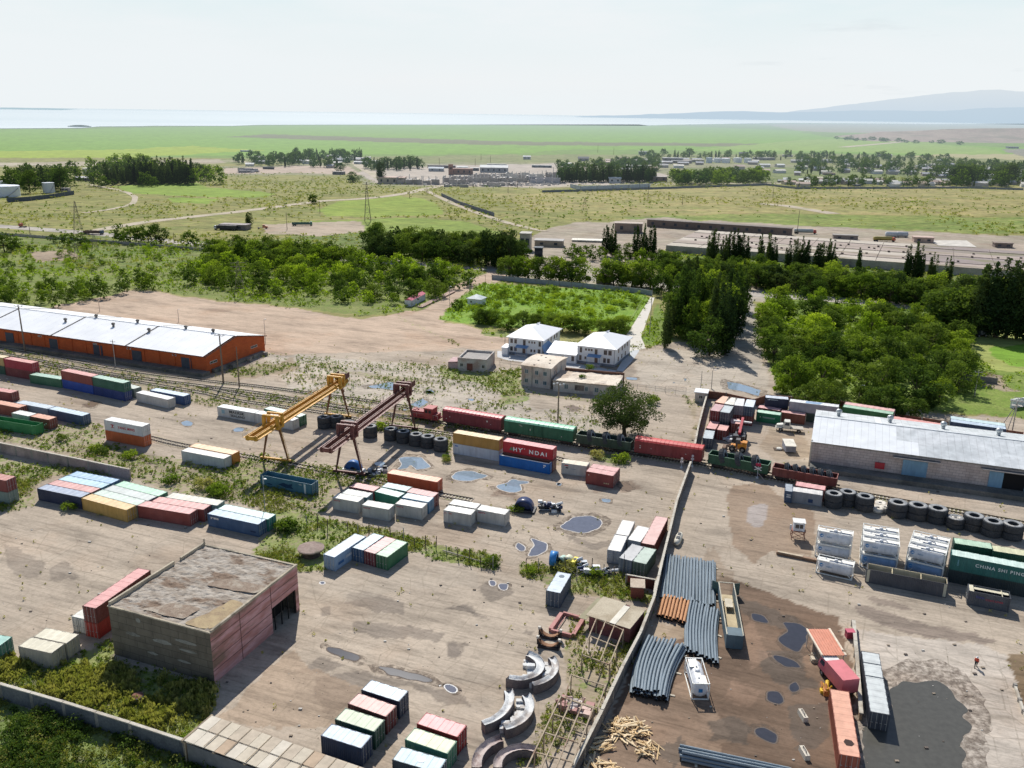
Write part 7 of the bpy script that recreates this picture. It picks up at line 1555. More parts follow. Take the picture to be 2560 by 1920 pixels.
A_,u,v,L_,W_,ang=rect('S',(1240,855),(1395,862),1.9,3.2); t=thing('hut','small white cabin with cream roof between the truck and the right warehouse','hut',(A_.x,A_.y,0),ang); b=MB(); b.box(.1,L_-.1,.1,4.1,.3,1.85); b.build('wall',plain((.30,.31,.36),.8),t); b=MB(); b.add([(0,0,1.86),(L_,0,1.86),(L_,4.2,2.2),(0,4.2,2.2),(0,0,1.78),(L_,0,1.78),(L_,4.2,2.1),(0,4.2,2.1)],[(0,1,2,3),(0,4,5,1),(1,5,6,2),(3,7,4,0)]); b.build('roof',plain((.78,.74,.64),.6),t)
p=GP('S',1150,905); t=thing('ground_hatch','open square pit with a white lump beside the small white cabin','hatch',(*p,0),ang); b=MB(); b.box(-1.3,1.3,-.9,.9,0,.12); b.build('frame',plain((.10,.07,.05),.9),t); b=MB(); b.lathe([(.75,.12),(.7,.35),(.4,.5),(0,.52)],10); b.build('sack',plain((.76,.74,.66),.8),t)
# weigh cab on legs
p=GP('e',645,1230); t=thing('cab_on_stand','white machine cab standing on a rusty four legged frame','cab',(*p,0),R(-12)); b=MB()
for sx in (-1,1):
    for sy in (-1,1): b.tube((sx*1.2,sy*.9,0),(sx*1.1,sy*.8,1.7),.07,6)
for sy in (-1,1): b.tube((-1.2,sy*.9,.3),(1.15,sy*.85,1.5),.05,6); b.tube((-1.15,sy*.85,1.5),(1.2,sy*.9,.3),.05,6)
b.box(-1.3,1.3,-1,1,1.7,1.85); b.build('stand',paint((.20,.07,.05),.7,.3,.3),t); b=MB(); b.box(-1.0,1.0,-.9,.9,1.851,3.5); b.build('cab',paint((.52,.56,.62),.5,.3,.1),t); b=MB(); b.box(-1.15,1.15,-1.05,1.05,3.501,3.62); b.build('roof',plain((.78,.77,.74),.6),t); b=MB(); b.box(-.7,.0,-.92,-.901,2.4,3.2); b.box(.1,.7,-.92,-.901,2.4,3.2); b.build('window',GLASS,t); b=MB(); b.tube((-1.5,-.6,1.9),(-1.5,-.6,2.9),.18,8); b.build('lamp',plain((.6,.6,.62),.5),t)
p=GP('e',640,1370); t=thing('steel_beam','long rusty steel beam on the dirt near the tank containers','beam',(*p,0),R(-24)); b=MB(); b.box(-3.6,3.6,-.3,.3,.05,.12); b.box(-3.6,3.6,-.06,.06,.12,.5); b.box(-3.6,3.6,-.3,.3,.5,.57); b.build('beam',paint((.32,.2,.13),.8,.4,.3),t); b=MB(); b.box(-3.4,1.,-.25,.25,.571,.66); b.build('plank',plain((.6,.5,.37),.9),t)
# corrugated canopy with the little hut
a=Vector(GP('K',75,330,3.1)); b_=Vector(GP('K',305,332,3.1)); u,v,W_,ang=frame2(a,b_); f=Vector(GP('K',300,55,3.1)); L=(f-b_).dot(v); t=thing('booth','small booth under a ribbed salmon red canopy roof beside the slab wall','booth',(a.x,a.y,0),ang)
b=MB(); n=16
for i in range(n): b.box(.0+i*W_/n,(i+.96)*W_/n,0,L,3.0+.05*(i%2),3.06+.05*(i%2))
b.build('roof',paint((.62,.24,.15),.6,.25,.15,streak=False),t); b=MB(); b.box(.45,W_-.9,.5,L-1.5,0,2.6); b.build('wall',patchy((.22,.17,.13),(.28,.22,.17),(.16,.12,.1),1.),t); b=MB(); [b.tube((x_,y_,0),(x_,y_,2.99),.06,6) for x_ in (.1,W_-.1) for y_ in (.1,L-.1)]; b.build('post',plain((.5,.48,.44),.7),t); b=MB(); b.box(W_+.0,W_+.3,1.2,L+.1,2.9,3.2); b.box(W_+.0,W_+.3,.0,.7,2.9,3.2); b.box(-.25,0,0,L,2.9,3.15); b.build('roof_edge',plain((.78,.66,.52),.8),t)
p=GP('K',355,140); t=thing('red_bin','small pinkish red bin behind the booth with the ribbed canopy','bin',(*p,0),ang); b=MB(); b.box(-.6,.6,-.5,.5,0,1.1); b.build('body',paint((.40,.05,.09),.5,.2,.1),t); b=MB(); b.box(-.65,.65,-.55,.55,1.101,1.2); b.build('lid',plain((.6,.12,.18),.5),t)
wall('slab_wall','low tan slab wall with pale coping between the booth and the grey container',[GP('K',400,-30,1.),GP('K',430,300,1.),GP('K',460,700,1.),GP('K',480,960,1.)],1.0,patchy((.36,.26,.17),(.42,.31,.2),(.3,.2,.13),.6),COP,panel=3.,th=.35)
wall('slab_wall','low cream kerb wall at the far right bottom corner',[GP('K',2120,645,.5),GP('K',2170,800,.5),GP('K',2260,1050,.5)],.5,COP,None,panel=3.,th=.3)
p=GP('K',30,380); junk('K',30,380,'cream rubble pile left of the booth with the ribbed canopy',2.2,8,((plain((.62,.54,.42),.9),'block'),(plain((.5,.42,.32),.9),'slab')),.6,0,'rubble_pile')
junk('K',95,720,'yellow and orange machine scrap left of the pink red truck',1.8,8,((paint((.72,.46,.02),.5,.2,.1),'bracket'),(paint((.5,.2,.05),.6,.2,.1),'arm')),1.,R(80))
for (x,y),l in zip(((682,1310),(692,1570)),('upper pale concrete block lying on the brown mud','lower pale concrete block lying on the brown mud')):
    p=GP('f',x,y); t=thing('concrete_block',l,'concrete block',(*p,0),R(96)); b=MB(); b.add([(-1,-.35,0),(1,-.35,0),(1,.35,0),(-1,.35,0),(-.95,-.3,.7),(.95,-.3,.7),(.95,.3,.7),(-.95,.3,.7)],[(3,2,1,0),(4,5,6,7),(0,1,5,4),(1,2,6,5),(2,3,7,6),(3,0,4,7)]); b.build('block',plain((.66,.60,.50),.9),t); b=MB(); b.tube((.5,0,.7),(.5,0,.95),.05,6); b.tube((-.5,0,.7),(-.5,0,.95),.05,6); b.tube((-.5,0,.95),(.5,0,.95),.05,6); b.build('lifting_loop',STEEL,t)
p=GP('T',1965,520); t=thing('boat_hull','slim cream hull shaped tank leaning against the dividing wall','tank',(*p,0),R(70)); b=MB(); b.lathe([(0,-2.4),(.4,-2.2),(.62,-1.4),(.65,1.),(.5,2.),(0,2.4)],14,0,(0,0,.6),'x'); b.build('hull',paint((.66,.62,.52),.6,.3,.2),t,True); b=MB(); b.box(-1.2,-.2,-.3,.3,1.1,1.3); b.box(.3,1.4,-.25,.25,1.12,1.26); b.build('cover',BKP,t)
p=GP('c',770,1350); t=thing('round_cap','round mossy concrete cap on a low drum in the weeds','well cap',(*p,0)); b=MB(); b.lathe([(1.6,0),(1.6,1.3)],22); b.build('drum',patchy((.10,.07,.06),(.14,.1,.08),(.08,.06,.05),1.),t); b=MB(); b.lathe([(2.35,1.3),(2.4,1.55),(2.2,1.62),(0,1.68)],26); b.lathe([(0,1.3),(2.35,1.3)],26); b.build('cap',patchy((.30,.22,.19),(.36,.28,.24),(.2,.17,.13),1.),t)
p=GP('b',955,1250); t=thing('concrete_ring','small red and white banded ring in the grass below the ruin','ring',(*p,0)); b=MB(); b.lathe([(.75,0),(.75,.9),(.5,.95),(0,.95)],16); b.build('body',plain((.20,.09,.07),.9),t); b=MB(); b.lathe([(.77,.25),(.77,.45)],16); b.lathe([(.77,.7),(.77,.9)],16); b.build('band',plain((.7,.68,.64),.9),t)
# ---- poles and lamps
WOOD=plain((.20,.16,.12),.9); CPOLE=plain((.42,.40,.36),.9)
def pole(s,base,top,label,kind,mat=WOOD,r=.16,rz=R(-20),name='lamp_post',cat='lamp post',lean=None):
    bp_=P(s,*base); tp=P(s,*top); h=HG(bp_,tp); g=G(*bp_); t=thing(name,label,cat,(*g,0),rz); b=MB(); b.tube((0,0,0),(0,0,h),r,8,r*.6); b.build('pole',mat,t)
    if kind=='flood':
        b=MB(); b.box(-1.6,1.6,-.08,.08,h-.9,h-.75); b.box(-1.2,1.2,-.7,.7,h-1.9,h-1.84); b.box(-1.0,1.0,-.08,.08,h+.1,h+.22); b.build('crossarm',mat,t)
        for i in range(5): b=MB(); x=-1.5+i*.75; b.box(x-.18,x+.18,-.3,.1,h-.7,h-.35); b.build('floodlight',plain((.6,.6,.58),.4),t)
    elif kind=='lamp': b=MB(); b.tube((0,0,h-.05),(.7,-.3,h+.2),.05,6); b.build('arm',mat,t); b=MB(); b.box(.55,1.1,-.5,-.2,h+.12,h+.28); b.build('lamp_head',plain((.72,.73,.72),.4),t)
    elif kind=='heads': 
        b=MB(); b.box(-1.3,1.3,-.06,.06,h-.5,h-.4); b.build('crossarm',mat,t)
        for dx,dy in ((-1.2,-.4),(-.5,.4),(.5,-.5),(1.2,.3)): b=MB(); b.lathe([(.0,.25),(.28,.05),(.32,-.12),(0,-.1)],10,0,(dx,dy,h-.2)); b.build('floodlight',plain((.70,.70,.68),.4),t)
    elif kind=='cross': b=MB(); b.box(-1.,1.,-.05,.05,h-.7,h-.6); b.build('crossarm',mat,t); b=MB(); [b.tube((x,0,h-.6),(x,0,h-.35),.05,6) for x in (-.9,0,.9)]; b.build('insulators',plain((.7,.72,.7),.4),t)
    return t,h
pole('a',(175,498),(125,175),'tall floodlight mast in front of the left end of the brick red warehouse','heads',WOOD,.28)
pole('a',(1545,715),(1500,375),'tall floodlight mast at the right end of the brick red warehouse','heads',WOOD,.28)
pole('a',(1655,740),(1638,462),'bare wooden pole right of the floodlight mast at the warehouse end','none',WOOD,.2)
pole('a',(800,606),(768,412),'grey utility pole with a short crossarm in front of the warehouse doors','cross',CPOLE,.16)
for i,(b_,t_,l) in enumerate((((195,158),(187,66),'pale lamp post behind the left end of the white warehouse roof'),((690,220),(683,130),'lamp post behind the middle of the white warehouse roof'),((1236,290),(1228,203),'lamp post behind the right part of the white warehouse roof'),((1836,440),(1828,272),'leaning shadowed lamp post beside the gable of the brick red warehouse'))): pole('a',b_,t_,l,'lamp',CPOLE,.11)
pole('d',(1090,1010),(1103,712),'tall brown floodlight pole behind the green boxcar','heads',plain((.26,.20,.15),.9),.24)
pole('d',(78,185),(74,110),'slim pole beside the narrow white cabin with pink roof','none',CPOLE,.1); pole('d',(343,180),(337,45),'curved lamp post beside the sandy lane near the slab rows','lamp',CPOLE,.11); pole('d',(480,90),(480,-10),'lamp post at the far end of the sandy lane','lamp',CPOLE,.11); pole('d',(590,50),(590,-35),'brown pole at the garden corner by the sandy lane','none',WOOD,.12)
pole('d',(725,470),(724,350),'thin black pole at the left corner of the white houses','none',plain((.05,.05,.05),.8),.09); pole('d',(1725,390),(1748,70),'tall slim pole beside the concrete path','none',CPOLE,.13)
pole('d',(2078,755),(2086,628),'grey pole beside the yard gate, left of the pair','none',CPOLE,.11); pole('d',(2152,750),(2162,625),'grey pole beside the yard gate, right of the pair','none',CPOLE,.11)
pole('e',(50,200),(62,70),'slim lamp pole at the corner of the walled stack','lamp',CPOLE,.1); pole('e',(1065,300),(1072,175),'lamp post behind the green container row','lamp',CPOLE,.12); pole('e',(1870,248),(1888,70),'leaning pale utility pole in the clearing at the right','cross',CPOLE,.16)
pole('T',(1205,1040),(1240,690),'slim dark pole in front of the grey container in the wall group','none',plain((.10,.10,.10),.8),.08)
pole('c',(455,1110),(440,820),'slim pole with small lamp in the weeds below the blue open container','lamp',plain((.25,.27,.28),.8),.08)
# braced mast far right
t,h=pole('e',(2125,520),(2160,265),'tall braced mast of three legs near the right picture edge','flood',CPOLE,.16); b=MB(); b.tube((-3.2,.5,0),(0,0,h-1.),.1,6); b.tube((-1.6,-1.5,0),(0,0,h-1.),.1,6); b.build('brace',CPOLE,t)
# lattice pylons
PY=plain((.20,.17,.15),.8,haze=True)
def pylon(s,base,top,label,w=3.2,arms=True):
    bp_=P(s,*base); tp=P(s,*top); h=HG(bp_,tp); g=G(*bp_); t=thing('pylon',label,'pylon',(*g,0),R(15)); k_=max(.08,h*.007); b=MB(); lv=[0,.22,.42,.6,.76,.9,1.]
    def pt(q,sx,sy): f=(1-q)**1.1*w/2+.25; return (sx*f,sy*f,q*h)
    for q0,q1 in zip(lv,lv[1:]):
        for sx,sy in ((-1,-1),(1,-1),(1,1),(-1,1)):
            b.beam(pt(q0,sx,sy),pt(q1,sx,sy),k_)
            nx,ny=(sx,-sy) if sx==sy else (-sx,sy)
            b.beam(pt(q0,sx,sy),pt(q1,nx,ny),k_*.7); b.beam(pt(q1,sx,sy),pt(q1,nx,ny),k_*.7)
    b.build('tower',PY,t)
    if arms: 
        b=MB()
        for q in (.72,.84,.95): b.beam((-w*.75,0,q*h),(w*.75,0,q*h),k_*1.3)
        b.build('crossarm',PY,t)
pylon('i',(1660,1215),(1640,975),'lattice pylon at the edge of the sandy yard, nearest the brick red warehouse',4.2)
pylon('i',(545,800),(512,560),'tall lattice pylon beside the highway on the left',5.)
pylon('i',(535,960),(530,850),'smaller lattice pylon standing in the scrub below the highway',3.)
pylon('i',(660,900),(640,790),'dark lattice pylon behind the lorry on the highway',3.)
pylon('j',(330,700),(320,430),'slender lattice pylon in the steppe above the wood',4.)
pylon('j',(1828,640),(1828,540),'lattice pylon in the steppe right of the slab wall',4.)
for i,(x,y0,y1) in enumerate(((45,690,600),(165,690,640),(243,720,660),(765,680,620),(905,885,750))): pole('k',(x,y0),(x+(8 if i==4 else 0),y1),'wooden power pole in the right steppe, %s from the left'%(['first','second','third','fourth','fifth'][i]),'cross',WOOD,.22,name='power_pole',cat='power pole')
for i,(x,y0,y1) in enumerate(((1205,850,780),(1985,760,640),(210,800,720),(2212,640,560))): pole('i',(x,y0),(x,y1),['power pole in front of the roadside trees','power pole beside the parked blue machine','leaning power pole at the left part of the highway','power pole in the steppe left of the slender pylon'][i],'cross',WOOD,.2,name='power_pole',cat='power pole')
for i,(x,y) in enumerate(((1113,230),(1073,265),(825,262),(2030,190),(1920,175),(740,455),(1365,420),(1300,455),(620,490),(1178,245))): pole('j',(x,y+50),(x,y),'far power pole at the brickworks, %s counted'%['tallest one behind the long roofs','one left of the tallest','one above the left poplars','one near the far clump','one at the plain edge','one at the track junction','one in front of the ruins','one left of the front one','one beside the farm track','one right of the tallest'][i] if 0 else ['far power pole behind the long roofs of the brickworks','far power pole just left of the tallest one','far power pole above the left poplar grove','far power pole near the distant tree clump','lone far power pole at the edge of the plain','power pole at the dirt track junction','power pole in front of the far ruins','power pole left of the one before the ruins','power pole beside the farm track','far power pole right of the tallest one'][i],'none',WOOD,.3,name='power_pole',cat='power pole')
# ---- post and rail fence through the weeds
FP=plain((.16,.12,.09),.9); c0=[P('c',x,y) for x,y in ((740,1140),(815,1150),(882,1190),(1022,1175),(1093,1205),(1168,1215),(1240,1210),(1315,1230),(1405,1250),(1485,1290),(1560,1290),(1632,1310),(1705,1345),(1782,1375),(1860,1395),(1940,1420),(2025,1440))]
root=thing('wire_fence','broken fence of thin posts and wires running through the weeds','fence',(*G(*c0[0]),0)); o=Vector((*G(*c0[0]),0)); prev=None; wr=MB()
for i,c_ in enumerate(c0):
    g=Vector((*G(*c_),0))-o; h=2.3+.4*((i*7)%3-1); b=MB(); b.tube((g.x,g.y,0),(g.x+.1*((i%3)-1),g.y,h),.09,6); b.build('post',FP if i%4 else CPOLE,root)
    if prev is not None: [wr.tube(prev+Vector((0,0,z)),g+Vector((0,0,z)),.02,4) for z in (.9,1.7)]
    prev=g
wr.tube(Vector((*G(*P('c',1680,1325)),.25))-o,Vector((*G(*P('c',2020,1425)),.25))-o,.13,8); wr.build('wire',plain((.4,.36,.3),.8),root)
c0=[P('g',x,y) for x,y in ((595,300),(680,300),(865,300),(945,370),(1050,300),(1130,340),(1200,360))]
root=thing('wire_fence','short broken post fence beside the blue wheel drum','fence',(*G(*c0[0]),0)); o=Vector((*G(*c0[0]),0)); prev=None; wr=MB()
for i,c_ in enumerate(c0):
    g=Vector((*G(*c_),0))-o; b=MB(); b.tube((g.x,g.y,0),(g.x,g.y,2.6),.08,6); b.build('post',[FP,CPOLE][i%2],root)
    if prev is not None: wr.tube(prev+Vector((0,0,1.2)),g+Vector((0,0,1.2)),.02,4)
    prev=g
wr.build('wire',plain((.4,.36,.3),.8),root)
def railfence(label,pts,h=1.2,mat=CPOLE,sp=2.5,name='railing_fence',cat='fence',bars=0):
    w_=[Vector((*G(*p),0)) for p in pts]; o=w_[0].copy(); root=thing(name,label,cat,o); b=MB(); r_=MB()
    for p,q in zip(w_,w_[1:]):
        L=(q-p).length; n=max(1,int(L/sp))
        for i in range(n+1): g=p.lerp(q,i/n)-o; b.tube(g,g+Vector((0,0,h)),.05,5)
        for z in (h*.5,h-.05): r_.tube(p-o+Vector((0,0,z)),q-o+Vector((0,0,z)),.03,4)
        if bars:
            n=int(L/bars)
            for i in range(n): g=p.lerp(q,i/n)-o; r_.tube(g+Vector((0,0,.1)),g+Vector((0,0,h)),.02,4)
    b.build('post',mat,root); r_.build('rail',mat,root)
railfence('thin fence in front of the white houses and the flat roofed house',[P('d',690,590),P('d',840,610)],1.8); railfence('metal railing in front of the forecourt beside the round tree',[P('d',1580,740),P('d',1700,755),P('d',1830,770)],1.3)
railfence('barred double gate beside the white guard booth',[P('d',1835,785),P('d',1905,792),P('d',1975,800)],2.4,plain((.5,.47,.44),.7),3.,'yard_gate','gate',.35); railfence('pale railing along the garden behind the low wing',[P('Y',975,455),P('Y',1230,490)],1.6,plain((.7,.72,.7),.6)); railfence('yellowish pipe rail along the left side of the concrete path',[P('d',1550,360),P('d',1695,110)],1.,plain((.55,.55,.35),.7),5.)
railfence('dark gate across the shaded avenue at its far end',[P('l',578,372),P('l',640,372)],2.6,plain((.2,.18,.16),.7),2.,'avenue_gate','gate',.4)
# ---- person walking
def person():
    p=G(*P('K',1697,458)); t=thing('person','person in orange red jacket, dark trousers and white helmet walking across the concrete apron','person',(*p,0),R(150))
    J={'pelvis':(0,0,.95),'spine':(0,.02,1.18),'chest':(0,.03,1.38),'neck':(0,.04,1.50),'head':(0,.07,1.62),'top':(0,.07,1.74),
     'lh':(.1,0,.92),'lk':(.11,.20,.52),'la':(.11,.26,.09),'lt':(.11,.44,.04),'rh':(-.1,0,.92),'rk':(-.11,-.02,.50),'ra':(-.11,-.34,.16),'rt':(-.11,-.24,.03),
     'ls':(.19,.03,1.42),'le':(.26,-.12,1.16),'lw':(.25,-.02,.93),'lf':(.24,.04,.84),'rs':(-.19,.03,1.42),'re':(-.26,.10,1.17),'rw':(-.24,.30,1.04),'rf':(-.22,.38,1.02)}
    E=[('pelvis','spine'),('spine','chest'),('chest','neck'),('neck','head'),('head','top'),('pelvis','lh'),('lh','lk'),('lk','la'),('la','lt'),('pelvis','rh'),('rh','rk'),('rk','ra'),('ra','rt'),('chest','ls'),('ls','le'),('le','lw'),('lw','lf'),('chest','rs'),('rs','re'),('re','rw'),('rw','rf')]
    Rr={'pelvis':.15,'spine':.135,'chest':.165,'neck':.06,'head':.095,'top':.07,'lh':.1,'lk':.065,'la':.045,'lt':.04,'rh':.1,'rk':.065,'ra':.045,'rt':.04,'ls':.07,'le':.05,'lw':.033,'lf':.025,'rs':.07,'re':.05,'rw':.033,'rf':.025}
    def skin(name,keys,grow,mat,sub=1):
        ks=[k for k in J if k in keys]; ix={k:i for i,k in enumerate(ks)}; me=bpy.data.meshes.new(name); me.from_pydata([J[k] for k in ks],[(ix[a],ix[b]) for a,b in E if a in ix and b in ix],[]); o=link(name,me,t); me.materials.append(mat)
        m=o.modifiers.new('skin','SKIN'); m.use_smooth_shade=True
        for k in ks: me.skin_vertices[0].data[ix[k]].radius=(Rr[k]+grow,)*2
        me.skin_vertices[0].data[0].use_root=True; s=o.modifiers.new('sub','SUBSURF'); s.levels=sub; s.render_levels=sub; return o
    skin('body',set(J),0.,plain((.45,.28,.2),.7),2)
    skin('jacket',{'pelvis','spine','chest','ls','le','lw','rs','re','rw'},.028,plain((.75,.10,.05),.7),2)
    skin('trousers',{'pelvis','lh','lk','la','rh','rk','ra'},.024,plain((.04,.045,.05),.8),2)
    for k_ in ('lt','rt'): 
        x,y,z=J[k_]; b=MB(); b.box(x-.05,x+.05,y-.2,y+.07,0 if k_=='lt' else z-.03,.11+(0 if k_=='lt' else z-.03)); b.build('boot',BKP,t)
    b=MB(); b.lathe([(.155,1.69),(.14,1.76),(.09,1.83),(0,1.86)],16,0,(0,.07,0)); b.lathe([(.18,1.685),(.14,1.70)],16,0,(0,.08,0)); b.build('helmet',plain((.82,.82,.80),.4),t,True)
    b=MB(); b.box(-.035,-.02,.155,.17,1.62,1.64); b.box(.02,.035,.155,.17,1.62,1.64); b.build('eyes',BKP,t)
    # five fingers on each hand
    for s_,k_ in ((1,'lf'),(-1,'rf')):
        x,y,z=J[k_]; b=MB()
        for i,l in enumerate((.07,.08,.075,.06)): b.tube((x,y-.03+i*.02,z),(x-.01*s_,y-.03+i*.02+.01,z-l),.009,5)
        b.tube((x,y+.04,z+.03),(x,y+.075,z-.02),.011,5); b.build('hand',plain((.45,.28,.2),.7),t)
person()
# ---- far vehicles
truck('k',950,885,R(-5),'white tank lorry with a red cab behind the low ruined roofs',(.55,.08,.05),L=15.,bonnet=False,cargo='tank',loadcol=(.35,.40,.40)); truck('k',1405,930,R(-3),'yellow tank lorry with a red cab on the track behind the long low roofs',(.62,.12,.04),L=14.,bonnet=False,cargo='tank',loadcol=(.34,.28,.08))
for x,l in ((1445,'left'),(1508,'right')): A_=GP('k',x,905); t=thing('storage_tank','%s one of two grey horizontal tanks in the steppe behind the yellow lorry'%l,'tank',(*A_,0),R(-3)); b=MB(); b.lathe([(0,-3.8),(1.6,-3.6),(1.7,-3.2),(1.7,3.2),(1.6,3.6),(0,3.8)],18,0,(0,0,1.9),'x'); b.build('shell',paint((.42,.45,.47),.5,.3,.1),t,True); b=MB(); b.box(-3,-2.4,-1.4,1.4,0,1.2); b.box(2.4,3,-1.4,1.4,0,1.2); b.build('saddle',plain((.3,.3,.3),.9),t)
truck('i',650,790,R(-8),'dark blue tipper lorry driving along the highway on the left',(.03,.07,.12),L=13.,bonnet=False,cargo='tipper',loadcol=(.12,.07,.06)); truck('i',1560,760,R(170),'white cab lorry with a black trailer beside the roadside shed',(.66,.68,.68),L=16.,bonnet=False,cargo='box',loadcol=(.03,.03,.035))
truck('i',160,742,R(175),'small red car on the left part of the highway',(.5,.12,.06),L=5.,bonnet=False,cargo='none',cat='car'); truck('i',1815,752,R(20),'rusty orange machine parked beside the roadside shed',(.5,.15,.06),L=7.,cargo='none'); truck('i',2090,730,R(10),'green farm machine parked at the edge of the steppe',(.05,.22,.15),L=14.,bonnet=False,cargo='tipper',loadcol=(.05,.12,.10))
truck('l',1960,556,R(10),'small dark tractor with a white roof on the mown field at the right',(.06,.07,.07),L=5.,cargo='none',cat='tractor'); truck('0',1500,1e9,0,'x',(.1,.1,.1)) if 0 else None
# ================================================================ VEGETATION
def leafset(cent,rad,nper,size,flat=.75,zbias=.25,seed=0,vert=0.):
    g=np.random.default_rng(seed); C=np.repeat(np.array(cent,float),nper,0); Rr=np.repeat(np.array(rad,float),nper,0); n=len(C)
    d=g.normal(size=(n,3)); d[:,2]+=zbias; d/=np.linalg.norm(d,axis=1)[:,None]; rr=Rr*(.55+.5*g.random(n))[:,None]
    p=C+d*rr
    nr=d+g.normal(size=(n,3))*.7; nr[:,2]*=(1-vert); nr/=np.linalg.norm(nr,axis=1)[:,None]
    a=np.cross(nr,g.normal(size=(n,3))); a/=np.linalg.norm(a,axis=1)[:,None]; b=np.cross(nr,a); s=(size[0]+(size[1]-size[0])*g.random(n))[:,None]
    a=a*s*.5; b=b*s*(.3 if vert<1 else .18)
    if vert: b=b; a[:,2]=np.abs(a[:,2])+s[:,0]*.3*vert
    V=np.stack([p-a-b*.4,p-a*.1-b,p+a+b*.3,p-a*.1+b],1).reshape(-1,3)
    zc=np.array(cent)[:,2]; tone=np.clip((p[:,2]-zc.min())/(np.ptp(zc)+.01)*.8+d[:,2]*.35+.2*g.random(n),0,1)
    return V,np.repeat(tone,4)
def leafmesh(name,V,tone,mat,extra=None):
    n=len(V)//4; me=bpy.data.meshes.new(name); me.vertices.add(len(V)); me.vertices.foreach_set('co',V.astype(np.float32).ravel()); me.loops.add(len(V)); me.polygons.add(n)
    me.loops.foreach_set('vertex_index',np.arange(len(V),dtype=np.int32)); me.polygons.foreach_set('loop_start',np.arange(0,len(V),4,dtype=np.int32)); me.polygons.foreach_set('loop_total',np.full(n,4,dtype=np.int32))
    me.update(calc_edges=True); at=me.attributes.new('tone','FLOAT','POINT'); at.data.foreach_set('value',tone.astype(np.float32)); me.materials.append(mat); return me
LG=leafmat((.045,.080,.018),(.125,.195,.032),(.27,.35,.05),trans=.42); LD=leafmat((.025,.052,.017),(.070,.118,.028),(.165,.225,.045),trans=.36); LY=leafmat((.08,.14,.02),(.22,.32,.035),(.40,.50,.06),trans=.45)
LP=leafmat((.018,.038,.018),(.042,.072,.026),(.10,.14,.045),trans=.28); LB=leafmat((.022,.055,.026),(.06,.115,.042),(.14,.20,.07),trans=.3); LDRY=leafmat((.12,.14,.035),(.26,.28,.08),(.46,.42,.18),trans=.35); LS=leafmat((.16,.18,.05),(.30,.32,.10),(.46,.43,.18),'scrub',trans=.35)
BARK=plain((.11,.085,.06),.95,haze=True); PROTO={}
def trunkmb(h,r,limbs,g):
    b=MB(); b.tube((0,0,-.1),(g.normal()*.15,g.normal()*.15,h),r,8,r*.55)
    for x,y,z in limbs: b.tube((0,0,h*(.45+.5*g.random())),(x*.8,y*.8,z),r*.4,5,r*.12)
    return b
def proto(kind,v,mat):
    k_=(kind,v,id(mat))
    if k_ in PROTO: return PROTO[k_]
    g=np.random.default_rng(hash(kind)%1000*0+v*13+len(kind)*101); c=[];r=[]
    if kind=='broad':
        n=30
        for i in range(n):
            th=g.random()*6.28; q=g.random()**.5; z=.13+.80*g.random(); w=math.sin(math.pi*min(1,(z+.02)/1.02))**.6*.46; c.append((math.cos(th)*q*w*10,math.sin(th)*q*w*10,z*10)); r.append(.95+1.15*g.random())
        V,t=leafset(c,[(a,a,a*.88) for a in r],85,(.38,.80),seed=v); tr=trunkmb(4.2,.28,c[:9],g)
    elif kind=='big':
        n=95
        for i in range(n):
            th=g.random()*6.28; q=g.random()**.45; z=.20+.73*g.random(); w=math.sin(math.pi*min(1,(z-.02)/1.04))**.5*.55; c.append((math.cos(th)*q*w*10,math.sin(th)*q*w*10,z*10)); r.append(.8+.9*g.random())
        V,t=leafset(c,[(a,a,a*.8) for a in r],140,(.20,.42),seed=v); tr=trunkmb(3.6,.42,c[:22],g)
    elif kind=='poplar':
        for s_ in range(9):
            th=g.random()*6.28; q=.7+1.1*g.random() if s_ else 0; top=19.5 if s_==0 else 10+8.5*g.random()
            for j in range(12):
                z=1.8+(top-1.8)*(j+g.random()*.6)/12; f=q*(1-.30*z/20)*1.25*min(1,z/5); c.append((math.cos(th)*f,math.sin(th)*f,z)); r.append((.95+.3*g.random())*(1-.78*(z/top)**3)+.10)
        V,t=leafset(c,[(a,a,a*1.6) for a in r],30,(.35,.75),seed=v,vert=.5); tr=trunkmb(9,.3,[],g)
    elif kind=='shrub':
        for i in range(12): th=g.random()*6.28;q=g.random()**.5; c.append((math.cos(th)*q*1.1,math.sin(th)*q*1.1,.45+1.3*g.random()*(1-q*.5))); r.append(.4+.4*g.random())
        V,t=leafset(c,[(a,a,a*.8) for a in r],60,(.16,.36),seed=v); tr=trunkmb(1.,.06,c[:4],g)
    PROTO[k_]=(leafmesh('crown',V,t,mat),tr.mesh('trunk',BARK)); return PROTO[k_]
HT={'broad':10.6,'big':10.3,'poplar':20.5,'shrub':2.4}
BROAD=[]
def plant(x,y,h,kind,mat,label,group,wide=1.,name=None,z=0.,now=False):
    if kind=='broad' and not now: BROAD.append((h*wide/math.hypot(x,y),(x,y,h,kind,mat,label,group,wide),group is None)); return
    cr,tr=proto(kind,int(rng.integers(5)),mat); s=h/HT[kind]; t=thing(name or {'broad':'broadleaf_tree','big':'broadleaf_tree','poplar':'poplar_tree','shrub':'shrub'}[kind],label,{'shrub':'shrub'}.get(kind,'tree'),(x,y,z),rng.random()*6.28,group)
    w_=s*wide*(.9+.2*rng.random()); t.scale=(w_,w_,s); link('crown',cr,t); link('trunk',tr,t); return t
def at(dx,by,ty,kind,mat,label,group=None,wide=1.):
    b=P('0',dx,by); g=G(*b); h=HG(b,P('0',dx,ty)); return plant(g[0],g[1],h,kind,mat,label,group,wide)
